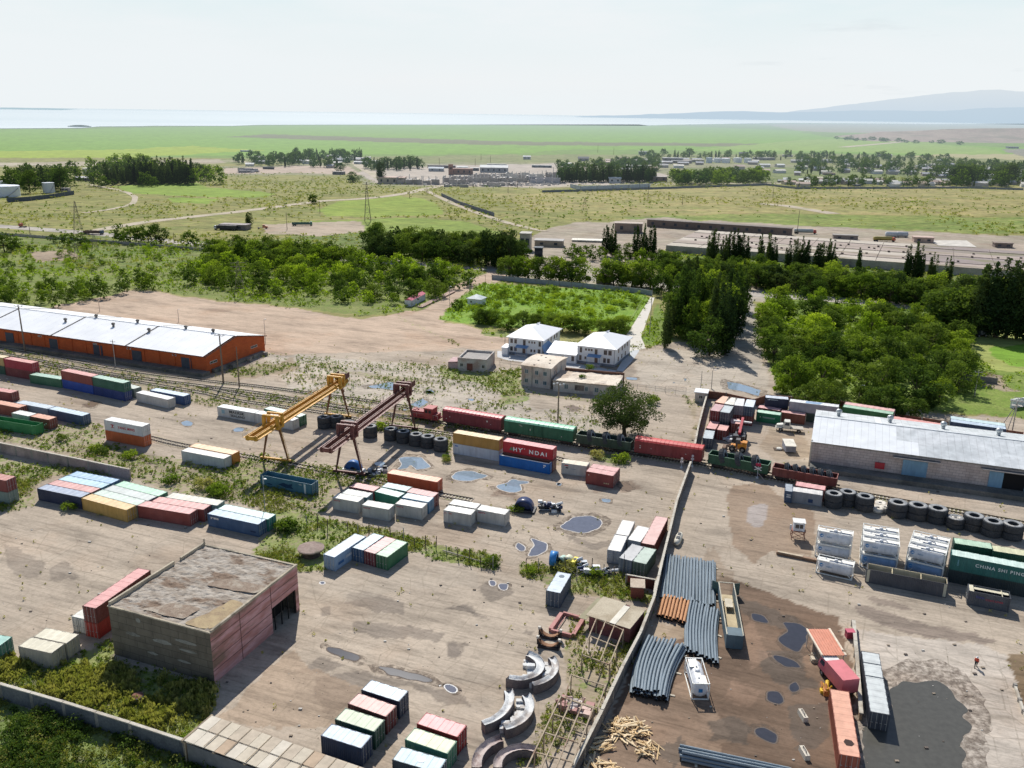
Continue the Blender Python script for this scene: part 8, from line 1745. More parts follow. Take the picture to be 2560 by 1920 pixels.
def scatter(poly,n,mind,hr,kinds,label,group,wide=(1.,1.35)):
    w_=D0(poly); xs=[p[0] for p in w_]; ys=[p[1] for p in w_]; pts=[]; tries=0
    while len(pts)<n and tries<n*60:
        tries+=1; x=xs[0]+(max(xs)-min(xs))*0; x=min(xs)+(max(xs)-min(xs))*rng.random(); y=min(ys)+(max(ys)-min(ys))*rng.random()
        if not pip(x,y,w_) or any((x-a)**2+(y-b)**2<mind**2 for a,b in pts): continue
        pts.append((x,y)); k_,m_,*rest=kinds[int(rng.integers(len(kinds)))]; h=hr[0]+(hr[1]-hr[0])*rng.random()
        plant(x,y,h,k_,m_,label,group,wide[0]+(wide[1]-wide[0])*rng.random())
    return len(pts)
B_G=('broad',LG);B_D=('broad',LD);B_Y=('broad',LY);P_P=('poplar',LP);B_B=('broad',LB)
t=at(1349,943,834,'big',LP,'big dark round tree standing alone behind the gondola wagon with tyres',None,1.22)
N=0
# left wood
N+=scatter([(395,590),(520,562),(700,572),(860,577),(1015,592),(1015,620),(930,650),(868,668),(790,660),(700,650),(560,640),(480,625),(400,612)],118,5.,(4.5,9.5),[B_G,B_D,B_Y,B_D],'leafy green tree in the wood behind the sandy yard','trees of the wood behind the sandy yard')
N+=scatter([(-30,545),(380,530),(400,600),(200,640),(-30,630)],60,7,(2.4,4.6),[B_G,B_D,B_Y],'small scattered tree in the scrub on the left','small trees scattered in the left scrub')
N+=scatter([(-30,628),(150,630),(330,612),(360,622),(200,650),(120,665),(-30,655)],24,5,(4.5,7.5),[B_D,B_G],'dark tree in the belt behind the left end of the brick red warehouse','trees behind the brick red warehouse')
for x,b_,t_ in ((10,545,500),(35,540,512),(150,532,500),(180,530,502),(115,525,505),(225,530,520)): at(x,b_,t_,'broad',LD,'dark round tree standing beside the highway on the left','dark trees beside the highway on the left',1.3)
for x,b_,t_ in ((262,522,482),(285,525,486),(306,522,484),(338,528,480),(410,535,498)): at(x,b_,t_,'broad',LD,'roadside tree in front of the highway on the left','roadside trees in front of the highway',1.2)
# dark belt
N+=scatter([(450,548),(600,548),(770,560),(780,575),(600,568),(450,560)],40,5.5,(8,11.5),[B_D,B_G],'tree of the open row along the highway, below the roadside shed','open tree row along the highway',(1.,1.25))
N+=scatter([(800,520),(900,528),(1040,545),(1130,560),(1130,578),(1000,575),(800,560)],40,6.5,(11,14.5),[B_D,B_D,('broad',LP)],'tall dark tree in the dense belt in the middle of the picture','tall dark trees of the dense middle belt',(.95,1.2))
for x,b_,t_ in ((1065,575,492),(1085,578,498),(1100,580,490),(1050,572,505)): at(x,b_,t_,'broad',LP,'very dark tall tree at the right end of the dense middle belt','darkest trees of the middle belt',.9)
for i,x in enumerate((1100,1118,1140,1165,1190,1208,1235,1252,1305,1325,1345,1365,1385,1405)): at(x,600+i*1.8,548+i*1.2,'broad',B_G[1] if i%3 else LD,'tree in the row between the road and the garden wall','tree row between the road and the garden wall',1.15)
N+=scatter([(1220,548),(1450,560),(1450,590),(1300,580),(1220,565)],18,8,(6,9),[B_G,B_D],'bushy tree beyond the road, in front of the ruined roofs','bushy trees beyond the road')
# skyline poplars
for x,t_,b_ in ((1308,480,553),(1322,478,555),(1374,480,560),(1390,477,560),(1408,480,562),(1533,492,574),(1541,487,574),(1574,492,576),(1588,487,577),(1600,496,577),(1640,500,582),(1655,497,583),(1716,508,590),(1728,504,590),(1772,516,594),(1785,510,595),(1796,520,596),(1958,522,606),(1972,515,607),(1984,524,608),(1563,502,578),(1610,505,580),(1668,507,586),(1740,512,592),(1762,520,594),(2010,540,612),(2045,548,618),(1850,530,600),(1700,515,588)): at(x,b_,t_,'poplar',LP,'dark poplar rising above the tree belt along the far side of the road','poplars above the roadside belt',1.15)
N+=scatter([(1430,585),(1600,598),(1900,625),(2230,660),(2230,690),(1900,655),(1640,628),(1430,612)],88,5.6,(8.,13.),[B_D,B_D,B_G,('broad',LP)],'dark tree in the long belt along the road on the right','dark belt along the road on the right',(1.1,1.35))
for x,b_,t_,m_ in ((1436,752,640,LP),(1448,728,650,LP),(1470,725,560,LD),(1484,715,572,LP),(1500,700,570,LD),(1455,690,590,LP),(1520,700,600,LD),(1545,740,575,LP),(1565,765,600,LP),(1583,735,590,LP),(1572,700,570,LP),(1590,690,560,LD),(1600,670,552,LP),(1480,660,545,LP),(1545,650,540,LD),(1500,640,545,LP)): at(x,b_,t_,'poplar',m_,'tall dark poplar in the shaded clump left of the avenue','poplars of the shaded clump left of the avenue',1.35)
[at(x,b_,t_,'broad',m_,'tall rounded tree mixed among the poplars left of the avenue','rounded trees among the poplars',.85) for x,b_,t_,m_ in ((1462,715,612,LD),(1492,735,640,LG),(1512,690,590,LD),(1558,720,610,LG),(1580,700,600,LD),(1535,660,575,LG),(1428,640,585,LD),(1450,625,570,LG))]
at(1532,768,685,'broad',LD,'round bushy tree at the foot of the poplars beside the avenue',None,1.2); at(1505,745,690,'broad',LD,'smaller dark tree tucked under the poplars left of the avenue',None,1.2)
# right wood
N+=scatter([(1645,650),(1760,650),(1880,680),(1900,700),(1870,760),(1700,770),(1650,730)],30,7.2,(5.,10.),[B_Y,B_G,B_G,B_D],'bright green tree in the wood right of the avenue','bright trees of the right wood',(1.1,1.4))
N+=scatter([(1650,730),(1700,770),(1870,760),(1960,740),(2085,775),(2090,840),(2010,880),(1850,885),(1700,848),(1660,800)],44,7.3,(5.,11.),[B_G,B_D,B_D],'mid green tree in the wood behind the long grey warehouse','trees of the wood behind the grey warehouse',(1.1,1.4))
N+=scatter([(1900,690),(2000,705),(2080,740),(2060,770),(1950,740)],12,7,(7,10),[B_G,B_D],'tree between the wood and the mown field','trees beside the mown field',(1.1,1.4))
for x,b_,t_ in ((2040,712,612),(2065,715,618),(2085,720,640),(2110,722,560),(2128,725,555),(2150,728,545),(2172,730,548),(2195,730,560),(2215,735,570),(2090,700,600),(2235,740,560)): at(x,b_,t_,'broad' if x<2090 else 'poplar',LP if x>2090 else LD,'huge dark tree of the group at the far right above the mown field','huge dark trees above the mown field',1.25 if x<2090 else 1.7)
at(1690,850,808,'broad',LY,'bright green bush tree beside the walled container stack',None,1.2)
for x,b_,t_ in ((1740,880,830),(1770,885,820),(1800,888,835),(1900,900,825),(1930,905,850),(1975,905,860),(2000,880,840)): at(x,b_,t_,'broad',LD,'dark tree right behind the container row of the grey warehouse','dark trees behind the container row',1.3)
# garden
for x,b_,t_ in ((1035,697,668),(1050,700,665),(1065,700,670),(1095,712,680),(1130,705,672),(1160,710,676),(1190,712,676),(1215,716,672),(1240,718,680),(1265,722,690),(1300,722,690),(1330,722,685),(1345,715,680),(990,668,645),(1085,640,618)): at(x,b_,t_,'broad',LG if x%2 else LD,'low bushy tree at the near edge of the garden','bushy trees at the edge of the garden',1.5)
for x,b_,t_ in ((2040,670,640),(1815,668,650),(975,665,650)): pass
N+=scatter([(1010,660),(1050,618),(1390,640),(1340,715),(1200,698),(1050,700)],80,3.4,(1.6,3.2),[('shrub',LY),('shrub',LG),('shrub',LY)],'bright green bush in the garden behind the white houses','bushes in the garden',(1.1,1.6))
for s,x,y,h,l in (('c',1245,480,2.6,'green bush beside the tyre stack under the maroon crane'),('c',1700,705,1.7,'lone dark shrub at the edge of the concrete near the tyres'),('c',612,1180,3.,'dark round shrub in the weeds left of the concrete cap'),('c',140,940,3.4,'dark shrub beside the fence left of the blue open container'),('a',430,1110,2.4,'dark shrub between the pinkish wall and the striped stack'),('a',650,1180,2.2,'green shrub in front of the orange container shadow'),('a',700,1200,2.,'low dark shrub near the orange container shadow'),('a',900,1230,2.6,'broad dark shrub in the middle of the weeds'),('a',1180,1400,2.8,'shrub just right of the end of the pinkish wall'),('a',1400,1440,3.2,'bushy shrub above the block of containers, left of the pair'),('a',1500,1470,3.2,'bushy shrub above the block of containers, right of the pair'),('a',480,1590,2.4,'dark shrub in the shadow of the navy container'),('d',800,1600,2.,'brown green shrub in front of the dark blue half drum'),('d',1370,1230,2.6,'tall grassy shrub left of the green strip below the wagon'),('d',1530,1260,3.,'dark shrub at the right end of the green strip below the wagon'),('d',320,1240,1.6,'small dark shrub between the tyres and the yellow container'),('d',1745,850,3.2,'shrub beside the railing near the gate'),('g',350,260,2.4,'green shrub at the right end of the wire fence'),('g',620,310,2.,'green shrub left of the blue wheel drum'),('g',870,290,2.8,'green shrub in front of the pale green cylinder'),('g',1080,330,2.2,'green shrub in front of the white axle'),('c',1010,400,0.0,''),('b',1320,1560,2.4,'leafy shrub growing at the left end of the slab roof'),('b',1980,60,3.2,'dark shrub right of the deep blue lettered container'),('i',710,1170,3.,'')):
    if l: g=GP(s,x,y); plant(g[0],g[1],h,'shrub',[LG,LD,LDRY][(x+y)%3],l,None,1.2)
for x,y,l in ((1440,880,'larger bush sprouting from the annex roof'),(1330,1010,'smaller bush sprouting from the annex roof')): g=GP('Y',x,y,3.4); plant(g[0],g[1],2.2 if x>1400 else 1.6,'shrub',LG,l,None,1.2,z=3.3)
# ---- far groves
N+=scatter([(195,372),(280,362),(440,388),(478,392),(475,402),(300,392),(205,392)],26,16,(17,24),[B_D,B_G],'dark tree in the far grove on the left','trees of the far left grove')
for i in range(34): x=232+i*5.6; at(x,398-(i%3)*2.,332+9*((i*7)%5)*.6+(14 if i<10 else 0),'poplar',LP,'slim dark poplar in the far row on the left','far poplar row on the left',1.6)
for x,b_,t_ in ((315,402,368),(332,403,380),(210,402,368),(225,405,378),(245,400,385)): at(x,b_,t_,'broad',LD,'rounded tree at the foot of the far poplar row','rounded trees at the foot of the far poplars',1.1)
N+=scatter([(20,395),(160,385),(165,400),(130,415),(30,420)],22,11,(16,23),[B_D,B_D,('broad',LP)],'tall tree around the oil tanks on the far left','trees around the far left oil tanks',(.8,1.1))
N+=scatter([(500,352),(560,346),(700,338),(780,338),(790,350),(700,362),(520,362)],64,16,(12,20),[B_B,B_B,P_P],'bluish tree in the distant village left of the brickworks','trees of the distant left village',(.8,1.2))
N+=scatter([(790,362),(910,360),(912,368),(800,370)],34,9,(13,19),[B_B,P_P],'tree in the grove at the left end of the brickworks','grove at the left end of the brickworks',(.8,1.1))
at(822,395,345,'poplar',LP,'single broad dark poplar at the left corner of the brickworks',None,2.); at(763,393,370,'broad',LB,'rounded tree beside the road to the brickworks',None,1.5); at(710,362,337,'broad',LB,'big dark tree in the distant village',None,1.4); at(538,490,455,'poplar',LP,'dark tree beside the roadside shed',None,2.2); at(676,440,418,'broad',LD,'lone round tree in the steppe beside the track',None,1.2); at(735,372,350,'broad',LB,'dark tree beside the village houses',None,1.4)
for i in range(40): x=1210+i*5.2; at(x,394-(i%4),348+((i*5)%7)*2.2,'poplar',LP if i%3 else LB,'bluish poplar in the long far row behind the pale wall','far poplar row behind the pale wall',1.7)
N+=scatter([(1200,362),(1400,350),(1430,352),(1420,372),(1210,378)],70,12,(8,16),[B_B,B_D],'distant tree among the roofs right of the brickworks','distant trees among the roofs',(.9,1.2))
N+=scatter([(1450,388),(1640,384),(1650,395),(1460,402)],46,11,(13,18),[B_D,B_G,B_B],'tree of the rounded far grove beside the white tanks','far grove beside the white tanks',(.95,1.25))
N+=scatter([(1690,395),(2212,396),(2230,404),(1700,404)],90,9,(6,13),[B_B,B_D,B_D,P_P],'tree among the low houses at the edge of the right settlement','trees of the near right settlement',(.8,1.2))
N+=scatter([(1720,350),(2230,362),(2230,388),(1720,378)],150,14,(9,19),[B_B,B_D,B_D,B_B,P_P],'tree in the middle of the right settlement','trees inside the right settlement',(.75,1.1))
N+=scatter([(1380,336),(1700,338),(1980,340),(2060,348),(1900,352),(1400,344)],100,24,(9,17),[B_B,B_D,P_P],'hazy tree along the far side of the right settlement','hazy trees beyond the right settlement',(.9,1.4))
N+=scatter([(2040,392),(2120,388),(2230,394),(2230,404),(2050,404)],16,14,(18,26),[B_D,('broad',LP)],'large dark tree at the far right of the settlement','large trees at the far right of the settlement',(1.,1.3))
N+=scatter([(1800,300),(1860,301),(2080,312),(2090,316),(1850,306)],14,60,(9,16),[B_B],'hazy dot of a tree on the distant plain','distant plain trees',(2.,3.))
BROAD.sort(key=lambda q:(-q[2],-q[0])); seen_=[q for q in BROAD if abs(PJ(q[1][0],q[1][1],q[1][2]/2)[0]-1280)<1420]
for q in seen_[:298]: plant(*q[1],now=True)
Vs=[];Ts=[];Ms=[]; mats_=[]
for q in seen_[298:]:
    x,y,h,kind,mat,_l,_g,wd=q[1]
    me_=proto(kind,int(rng.integers(5)),mat)[0]; nv=len(me_.vertices); V=np.empty(nv*3,np.float32); me_.vertices.foreach_get('co',V); V=V.reshape(-1,4,3); T_=np.empty(nv,np.float32); me_.attributes['tone'].data.foreach_get('value',T_); T_=T_.reshape(-1,4)
    sel=slice(int(rng.integers(6)),None,6); V=V[sel]; T_=T_[sel]; cc=V.mean(1,keepdims=True); V=(V-cc)*2.0+cc; s_=h/HT[kind]; th=rng.random()*6.28; c_,n_=math.cos(th),math.sin(th)
    W=np.stack([(V[...,0]*c_-V[...,1]*n_)*s_*wd+x,(V[...,0]*n_+V[...,1]*c_)*s_*wd+y,V[...,2]*s_],-1); Vs.append(W.reshape(-1,3)); Ts.append(T_.ravel())
    if mat not in mats_: mats_.append(mat)
    Ms.append(np.full(len(V),mats_.index(mat)))
if Vs:
    me_=leafmesh('distant_trees',np.concatenate(Vs),np.concatenate(Ts),mats_[0]); [me_.materials.append(m_) for m_ in mats_[1:]]; me_.polygons.foreach_set('material_index',np.concatenate(Ms).astype(np.int32)); tag(link('distant_trees',me_),kind='stuff')
print('trees',N,len(seen_))
# ---- loose growth nobody could count
def growth(name,sel,n,size,per,leaf,mat,seed,clump=6.,vert=0.,dry=None,zs=.55):
    g=np.random.default_rng(seed); idx_=np.where(sel)[0]; wgt=(gy[idx_]*gy[idx_])*1.; 
    f=fbm(gx[idx_]/clump+seed,gy[idx_]/clump,3); wgt=wgt*np.clip((f-.44)*8,0.02,1)*veg[idx_]; wgt/=wgt.sum(); ch=g.choice(idx_,n,p=wgt)
    s=(size[0]+(size[1]-size[0])*g.random(n)**2); c=np.stack([gx[ch]+g.normal(size=n)*.25*np.maximum(1,gy[ch]/150),gy[ch]+g.normal(size=n)*.4*np.maximum(1,gy[ch]/150),s*.35],1)
    V,t=leafset(c,np.stack([s*.6,s*.6,s*zs],1),per,leaf,seed=seed,zbias=.6,vert=vert); t=np.repeat(g.random(n),per*4)*.9
    V[:,2]=np.maximum(V[:,2],.02); tag(link(name,leafmesh(name,V,t,mat)),kind='stuff')
near_=(gy<215)&(np.abs(gx)<gy*.7); mid_=(gy>205)&(gy<330)&(np.abs(gx)<gy*.7)
growth('weeds',near_&(veg>.5)&(gy<175),7000,(.3,.8),11,(.15,.34),LDRY,5,7.,.6)
growth('green_weeds',near_&(veg>.5),3600,(.3,.95),12,(.16,.38),LG,6,5.,zs=.4)
growth('crack_weeds',(gy<300)&(veg>.02)&(veg<.5)&(np.abs(gx)<gy*.7),1500,(.25,.75),9,(.18,.4),LDRY,8,9.)
growth('yard_scrub',(gy>170)&(gy<300)&(veg>.25)&(veg<.75)&(np.abs(gx)<gy*.7),3000,(.35,1.2),12,(.2,.45),LG,9,6.,zs=.4)
growth('dry_scrub',(gy>160)&(gy<300)&(veg>.25)&(veg<.75)&(np.abs(gx)<gy*.7),2600,(.4,1.2),10,(.25,.5),LDRY,10,6.)
growth('undergrowth',(gy>250)&(gy<520)&(veg>.7)&(np.abs(gx)<gy*.72),6000,(.8,2.2),12,(.35,.9),LY,11,16.)
growth('undergrowth',(gy>250)&(gy<520)&(veg>.7)&(np.abs(gx)<gy*.72),4500,(.9,2.6),12,(.4,1.),LG,12,22.)
growth('steppe_scrub',(gy>430)&(gy<1250)&(veg>.33)&(np.abs(gx)<gy*.72),7000,(1.5,4.2),8,(.7,1.7),LS,13,70.,zs=.12)
growth('steppe_scrub',(gy>430)&(gy<1250)&(veg>.33)&(np.abs(gx)<gy*.72),2600,(1.2,3.6),8,(.7,1.6),LG,14,90.,zs=.18)
bsel=np.array(inpoly(gx,gy,WP('b',[(-900,1180),(0,1250),(500,1400),(1200,1620),(1500,1760),(1500,2300),(-1200,2300)])))
growth('roadside_bushes',bsel&(gy<140),430,(1.,2.6),60,(.2,.45),LD,15,6.,zs=.5); growth('roadside_bushes',bsel&(gy<140),420,(.7,1.8),46,(.2,.42),LDRY,16,4.)
gsel=np.array(inpoly(gx,gy,WP('b',[(0,950),(400,1000),(780,850),(800,1000),(1480,1150),(1450,1330),(1270,1500),(600,1300),(0,1110)])))
growth('tall_grass',gsel,620,(.6,1.4),30,(.3,.7),LDRY,17,5.,.9)
g=np.random.default_rng(44); b=MB(); ys_=(gy<260)&(gy>85)&(veg<.3)&(np.abs(gx)<gy*.66); ii=g.choice(np.where(ys_)[0],900)
for j in ii: q=.05+.22*g.random()**4; b.box(gx[j]-q,gx[j]+q,gy[j]-q*.6,gy[j]+q*.6,0,q*.7,int(g.integers(3)))
tag(b.build('litter',[plain((.55,.52,.47),.9),plain((.16,.13,.11),.9),plain((.32,.26,.2),.9)]),kind='stuff')
# ================================================================ THE FAR SETTLEMENT
def FS(s,x,y): d=G(*P(s,x,y))[1]; return .5 if d>700 else .85
def bld(s,x,y,L,W,h,roof,wall_,label,group=None,rz=0.,gable=0.,name='building',win=True,par=0.):
    f_=FS(s,x,y); L*=f_; W*=f_; h*=f_; gable*=f_
    p=GP(s,x,y); t=thing(name,label,'building',(p[0]-L/2,p[1],0),R(rz),group); wm_=patchy(wall_,tuple(c*.85 for c in wall_),tuple(c*.65 for c in wall_),.12,haze=True); rm_=plain(roof,.8,var=.15,haze=True,scale=.2)
    b=MB(); b.box(0,L,0,W,0,h); b.build('wall',wm_,t); b=MB()
    if gable: b.add([(-.6,-.8,h+.05),(L+.6,-.8,h+.05),(L+.6,W/2,h+gable),(-.6,W/2,h+gable),(L+.6,W+.8,h+.05),(-.6,W+.8,h+.05)],[(0,1,2,3),(3,2,4,5)]); b.add([(0,0,h),(0,W,h),(0,W/2,h+gable)],[(0,1,2)]); b.add([(L,0,h),(L,W,h),(L,W/2,h+gable)],[(0,1,2)])
    else: b.box(-.4,L+.4,-.4,W+.4,h+.02,h+.5+par)
    b.build('roof',rm_,t)
    if win:
        n=min(12,max(2,int(L/7)))
        for i in range(n): w_=MB(); x_=L*(i+.5)/n; w_.box(x_-1,x_+1,-.15,-.03,h*.35,h*.75); w_.build('window',plain((.05,.06,.08),.4,haze=True),t)
    return t
WH=(.72,.72,.70);GYR=(.50,.50,.50);TAN=(.50,.44,.36);BRK=(.36,.24,.20);DKR=(.18,.18,.19); GR='houses and barns of the far settlement'
for a in (('m',1480,360,75,42,13,WH,(.42,.42,.44),'largest white roofed hall behind the brickworks',6.),('m',1130,335,30,16,8,WH,(.4,.38,.38),'small white gabled barn behind the brickworks',3.),('m',1265,340,24,14,7,WH,(.22,.22,.24),'white roofed shed left of the largest hall',0.),('m',840,348,40,20,8,(.62,.66,.70),(.45,.47,.5),'pale blue barn behind the long ruin',4.),('m',1515,292,60,12,6,WH,(.3,.3,.3),'long thin white roof behind the largest hall',0.),('m',2010,305,60,14,6,WH,(.25,.28,.3),'long white roofed block right of the poplars of the brickworks',0.),('m',900,310,80,14,7,(.45,.42,.42),(.25,.2,.2),'long dark barn with grey roof left of the brick tower',0.),('m',1845,215,26,16,9,WH,(.5,.5,.5),'tiny white farmhouse alone on the plain',4.),
 ('m',1120,382,58,22,14,(.40,.26,.22),BRK,'reddish brick hall beside the brick tower',0.),('m',345,485,58,40,13,(.50,.36,.30),TAN,'tan flat roofed block at the left corner of the brickworks',0.),('m',535,480,44,30,8,TAN,(.38,.32,.27),'low tan block beside the corner block of the brickworks',0.),
 ('n',1225,210,68,34,15,(.44,.44,.47),(.30,.28,.28),'big grey roofed hall left of the white tanks',0.),('n',890,215,90,20,10,(.62,.60,.52),(.36,.33,.28),'long cream roofed barn behind the far poplars',4.),('n',960,262,46,16,8,(.6,.58,.52),(.25,.22,.2),'cream roofed barn in front of the long cream one',0.),('n',1105,385,34,16,11,(.48,.44,.42),(.34,.25,.22),'brown two part shed by the far road',0.),('n',690,395,28,14,10,WH,(.6,.6,.6),'small white house behind the pale wall',3.),('n',1420,205,70,16,8,(.62,.56,.44),(.5,.45,.36),'long sand coloured warehouse left of the white tanks',0.),('n',1880,145,36,16,9,DKR,(.3,.3,.32),'dark roofed house behind the white tanks',5.),('n',2070,185,76,20,8,(.40,.38,.36),(.3,.28,.27),'long dark shed right of the white tanks',0.),('n',960,135,44,18,12,(.52,.52,.54),(.42,.42,.44),'grey block among the farthest roofs',0.),('n',400,195,36,20,9,DKR,(.36,.34,.34),'dark gabled house behind the poplar row',6.),
 ('k',950,490,20,18,12,WH,(.55,.5,.45),'cream house with white pyramid roof in the right settlement',7.),('k',1175,478,34,16,9,WH,(.62,.60,.56),'white walled house beside the slim poplar',5.),('k',1410,442,60,14,7,(.62,.56,.48),(.5,.5,.5),'long tan roofed barn behind the hazy poplars',4.),('k',1080,575,52,12,5,(.72,.66,.5),(.4,.36,.3),'long cream roofed shed at the near edge of the settlement',2.),('k',1090,548,34,9,5,(.55,.4,.33),(.35,.3,.27),'brownish roofed shed behind the long cream one',0.),('k',975,600,12,9,4,(.62,.60,.52),(.4,.36,.3),'small gabled house with pale roof near the dark bush',3.),('k',1055,598,11,8,4,(.66,.62,.54),(.45,.4,.33),'small gabled house left of the round green bush',3.),('k',810,590,13,8,4,(.6,.58,.52),(.4,.37,.32),'small house at the left end of the near settlement row',3.),('k',1315,590,13,8,4,(.68,.66,.62),(.5,.47,.44),'small white roofed house in the near settlement row',2.),('k',1250,612,18,7,3.5,(.55,.57,.6),(.3,.3,.33),'low pale roofed shed by the settlement fence',0.),('k',1735,500,16,9,5,(.66,.66,.64),(.5,.47,.42),'small pale house beside the dark poplars',3.),('k',1980,590,52,22,4,(.58,.55,.50),(.35,.33,.3),'wide patched barn roofs at the far right',3.),('k',2080,600,18,9,4,(.55,.58,.6),(.3,.3,.32),'bluish roofed shed at the far right',2.),('k',2195,600,16,10,5,(.6,.5,.42),(.4,.35,.3),'tan roofed house at the right picture edge',3.),('k',240,480,68,20,8,GYR,(.36,.3,.28),'long grey roofed block above the rounded grove',0.),('k',700,462,60,16,7,(.35,.33,.33),(.3,.28,.28),'long dark barn right of the white tanks in the settlement',0.),('k',850,442,40,12,6,(.55,.52,.47),(.42,.38,.33),'tan house behind the long dark barn',2.),('k',1730,470,20,10,5,(.62,.64,.62),(.4,.4,.38),'hazy white house behind the dark poplars',3.),('k',2150,395,60,30,10,(.36,.36,.40),(.3,.3,.33),'hazy grey farm at the far right of the plain',0.),
 ('i',1700,220,44,12,5,(.58,.6,.58),(.4,.4,.4),'distant barn left of the village trees',0.),('i',1855,340,30,7,5,(.12,.13,.14),(.1,.1,.12),'dark lorry trailer like shed in the sand pit',0.),('j',125,378,28,16,7,(.45,.40,.36),(.26,.24,.26),'brown shed beside the road to the brickworks',0.),('j',280,280,46,22,8,(.68,.64,.58),(.5,.5,.5),'cream roofed village house left of the brickworks grove',0.),('j',280,305,40,14,6,WH,(.5,.5,.52),'white roofed village shed left of the brickworks grove',3.),('j',145,290,32,18,7,(.45,.46,.5),(.4,.4,.42),'grey gabled village house far on the left',5.),('o',755,375,34,22,6,(.6,.58,.6),(.25,.22,.22),'low pale roofed sheds beside the cream oil tank',3.),('o',600,472,14,8,5,(.55,.5,.52),(.45,.4,.42),'small grey hut behind the dark panel fence',0.),
 ('i',1615,758,22,9,3.6,(.34,.30,.29),(.25,.22,.22),'dark roadside shed with a sloping grey roof behind the white cab lorry',0.),('j',1580,875,20,10,4.,(.44,.42,.40),(.42,.36,.29),'beige flat roofed block beyond the road with pillars along its front',0.),('j',1415,905,7,10,11.5,(.5,.47,.42),(.52,.47,.40),'tall narrow ruined beige house right of the dark tree belt',0.),('j',1508,950,5,5,6.,(.16,.18,.2),(.04,.05,.06),'small black tower shaped hut beside the road',0.),('j',2130,778,22,10,7.,(.48,.40,.34),(.32,.25,.21),'brown block of flats like building behind the poplar pair',0.),('j',1958,1132,8,5,4.,(.42,.33,.26),(.38,.33,.29),'square beige hut behind the garden wall',0.),('j',1845,842,22,9,.8,(.80,.76,.66),(.7,.65,.55),'heap like pale low roof beyond the roadside trees',0.)):
    s_,x_,y_,L_,W_,h_,rf_,wl_,lb_,gb_=a; bld(s_,x_,y_,L_,W_,h_,rf_,wl_,lb_,None,-2. if s_ in 'mnkqo' else -8.,gb_)
def village(poly,n,mind,label,group):
    w_=D0(poly); xs=[p[0] for p in w_]; ys=[p[1] for p in w_]; pts=[]; tr=0
    while len(pts)<n and tr<n*50:
        tr+=1; x=min(xs)+(max(xs)-min(xs))*rng.random(); y=min(ys)+(max(ys)-min(ys))*rng.random()
        if not pip(x,y,w_) or any((x-a)**2+(y-b)**2<mind**2 for a,b in pts): continue
        pts.append((x,y)); L=8+12*rng.random(); W=7+3*rng.random(); h=2.8+1.4*rng.random(); t=thing('house',label,'house',(x,y,0),(rng.random()-.5)*.7,group); k_=int(rng.integers(5)); gb=1.5+rng.random()
        b=MB(); b.box(0,L,0,W,0,h); b.build('wall',plain([(.62,.58,.52),(.5,.46,.42),(.68,.67,.65),(.4,.34,.3),(.56,.5,.42)][k_],.9,haze=True),t)
        b=MB(); b.add([(-.4,-.5,h),(L+.4,-.5,h),(L+.4,W/2,h+gb),(-.4,W/2,h+gb),(L+.4,W+.5,h),(-.4,W+.5,h)],[(0,1,2,3),(3,2,4,5)]); b.build('roof',plain([(.72,.72,.70),(.60,.58,.55),(.74,.70,.62),(.5,.5,.52),(.6,.46,.38)][k_],.7,haze=True),t)
village([(1640,392),(2230,397),(2230,405),(1690,404)],40,12,'small pale roofed village house at the near edge of the right settlement','village houses at the near edge of the right settlement')
village([(1480,345),(2230,362),(2230,388),(1700,380),(1480,368)],64,18,'small house with pale roof inside the right settlement','houses inside the right settlement')
village([(1200,350),(1480,345),(1480,368),(1220,378)],22,20,'small pale roof among the trees right of the brickworks','roofs among the trees right of the brickworks')
village([(520,345),(790,338),(800,355),(740,366),(520,362)],22,22,'small house of the distant village left of the brickworks','houses of the distant left village')
p=GP('m',1004,384); t=thing('brick_tower','square reddish brick tower rising above the brickworks','tower',(*p,0)); b=MB(); b.box(-2.8,2.8,-2.5,2.5,0,12.6); b.box(-3.1,3.1,-2.8,2.8,12.61,13.2); b.build('shaft',blocks((.34,.2,.16),(.3,.17,.14),(.25,.18,.15),3.,1.5,True),t); b=MB(); b.box(-1.5,1.5,-2.6,-2.51,7,9.5); b.build('opening',plain((.08,.06,.06),.9,haze=True),t)
def otank(s,x,y,r,h,lab,c=(.66,.68,.70)):
    r*=.52;h*=.45
    p=GP(s,x,y); t=thing('oil_tank',lab,'oil tank',(p[0],p[1]+r,0)); b=MB(); b.lathe([(r,0),(r,h)],26); b.build('shell',paint(c,.5,.2,.06,haze=True,scale=.15),t,True); b=MB(); b.lathe([(r+.2,h),(r,h+.3),(0,h+r*.12)],26); b.build('roof',plain(tuple(min(1,q*1.2) for q in c),.5,haze=True),t); b=MB(); [b.beam((r*math.cos(R(-60+i*7))*1.03,r*math.sin(R(-60+i*7))*1.03,h*i/10),(r*math.cos(R(-53+i*7))*1.03,r*math.sin(R(-53+i*7))*1.03,h*(i+1)/10),.5,.3) for i in range(10)]; b.build('ladder',plain((.4,.4,.4),.7,haze=True),t)
for i,x in enumerate((1563,1640,1720,1830,1920)): otank('n',x,212-(i%2)*3,(10,12,14,13,12)[i],(19,16,16,17,17)[i],'%s white oil tank from the left in the row of the right settlement'%(['first','second','third','fourth','fifth'][i]),((.5,.56,.62) if i==0 else (.70,.70,.72)))
otank('o',427,490,10,20,'pale blue oil tank with cream cap behind the dark panel fence',(.50,.54,.58)); otank('o',797,320,14,16,'cream oil tank between the two far left groves',(.66,.60,.48)); otank('o',-25,530,24,20,'broad white oil tank at the left picture edge',(.60,.64,.70)); otank('o',15,420,8,9,'small pale tank at the left picture edge behind the broad one'); otank('o',85,420,8,9,'small pale tank right of the smallest left edge tank')
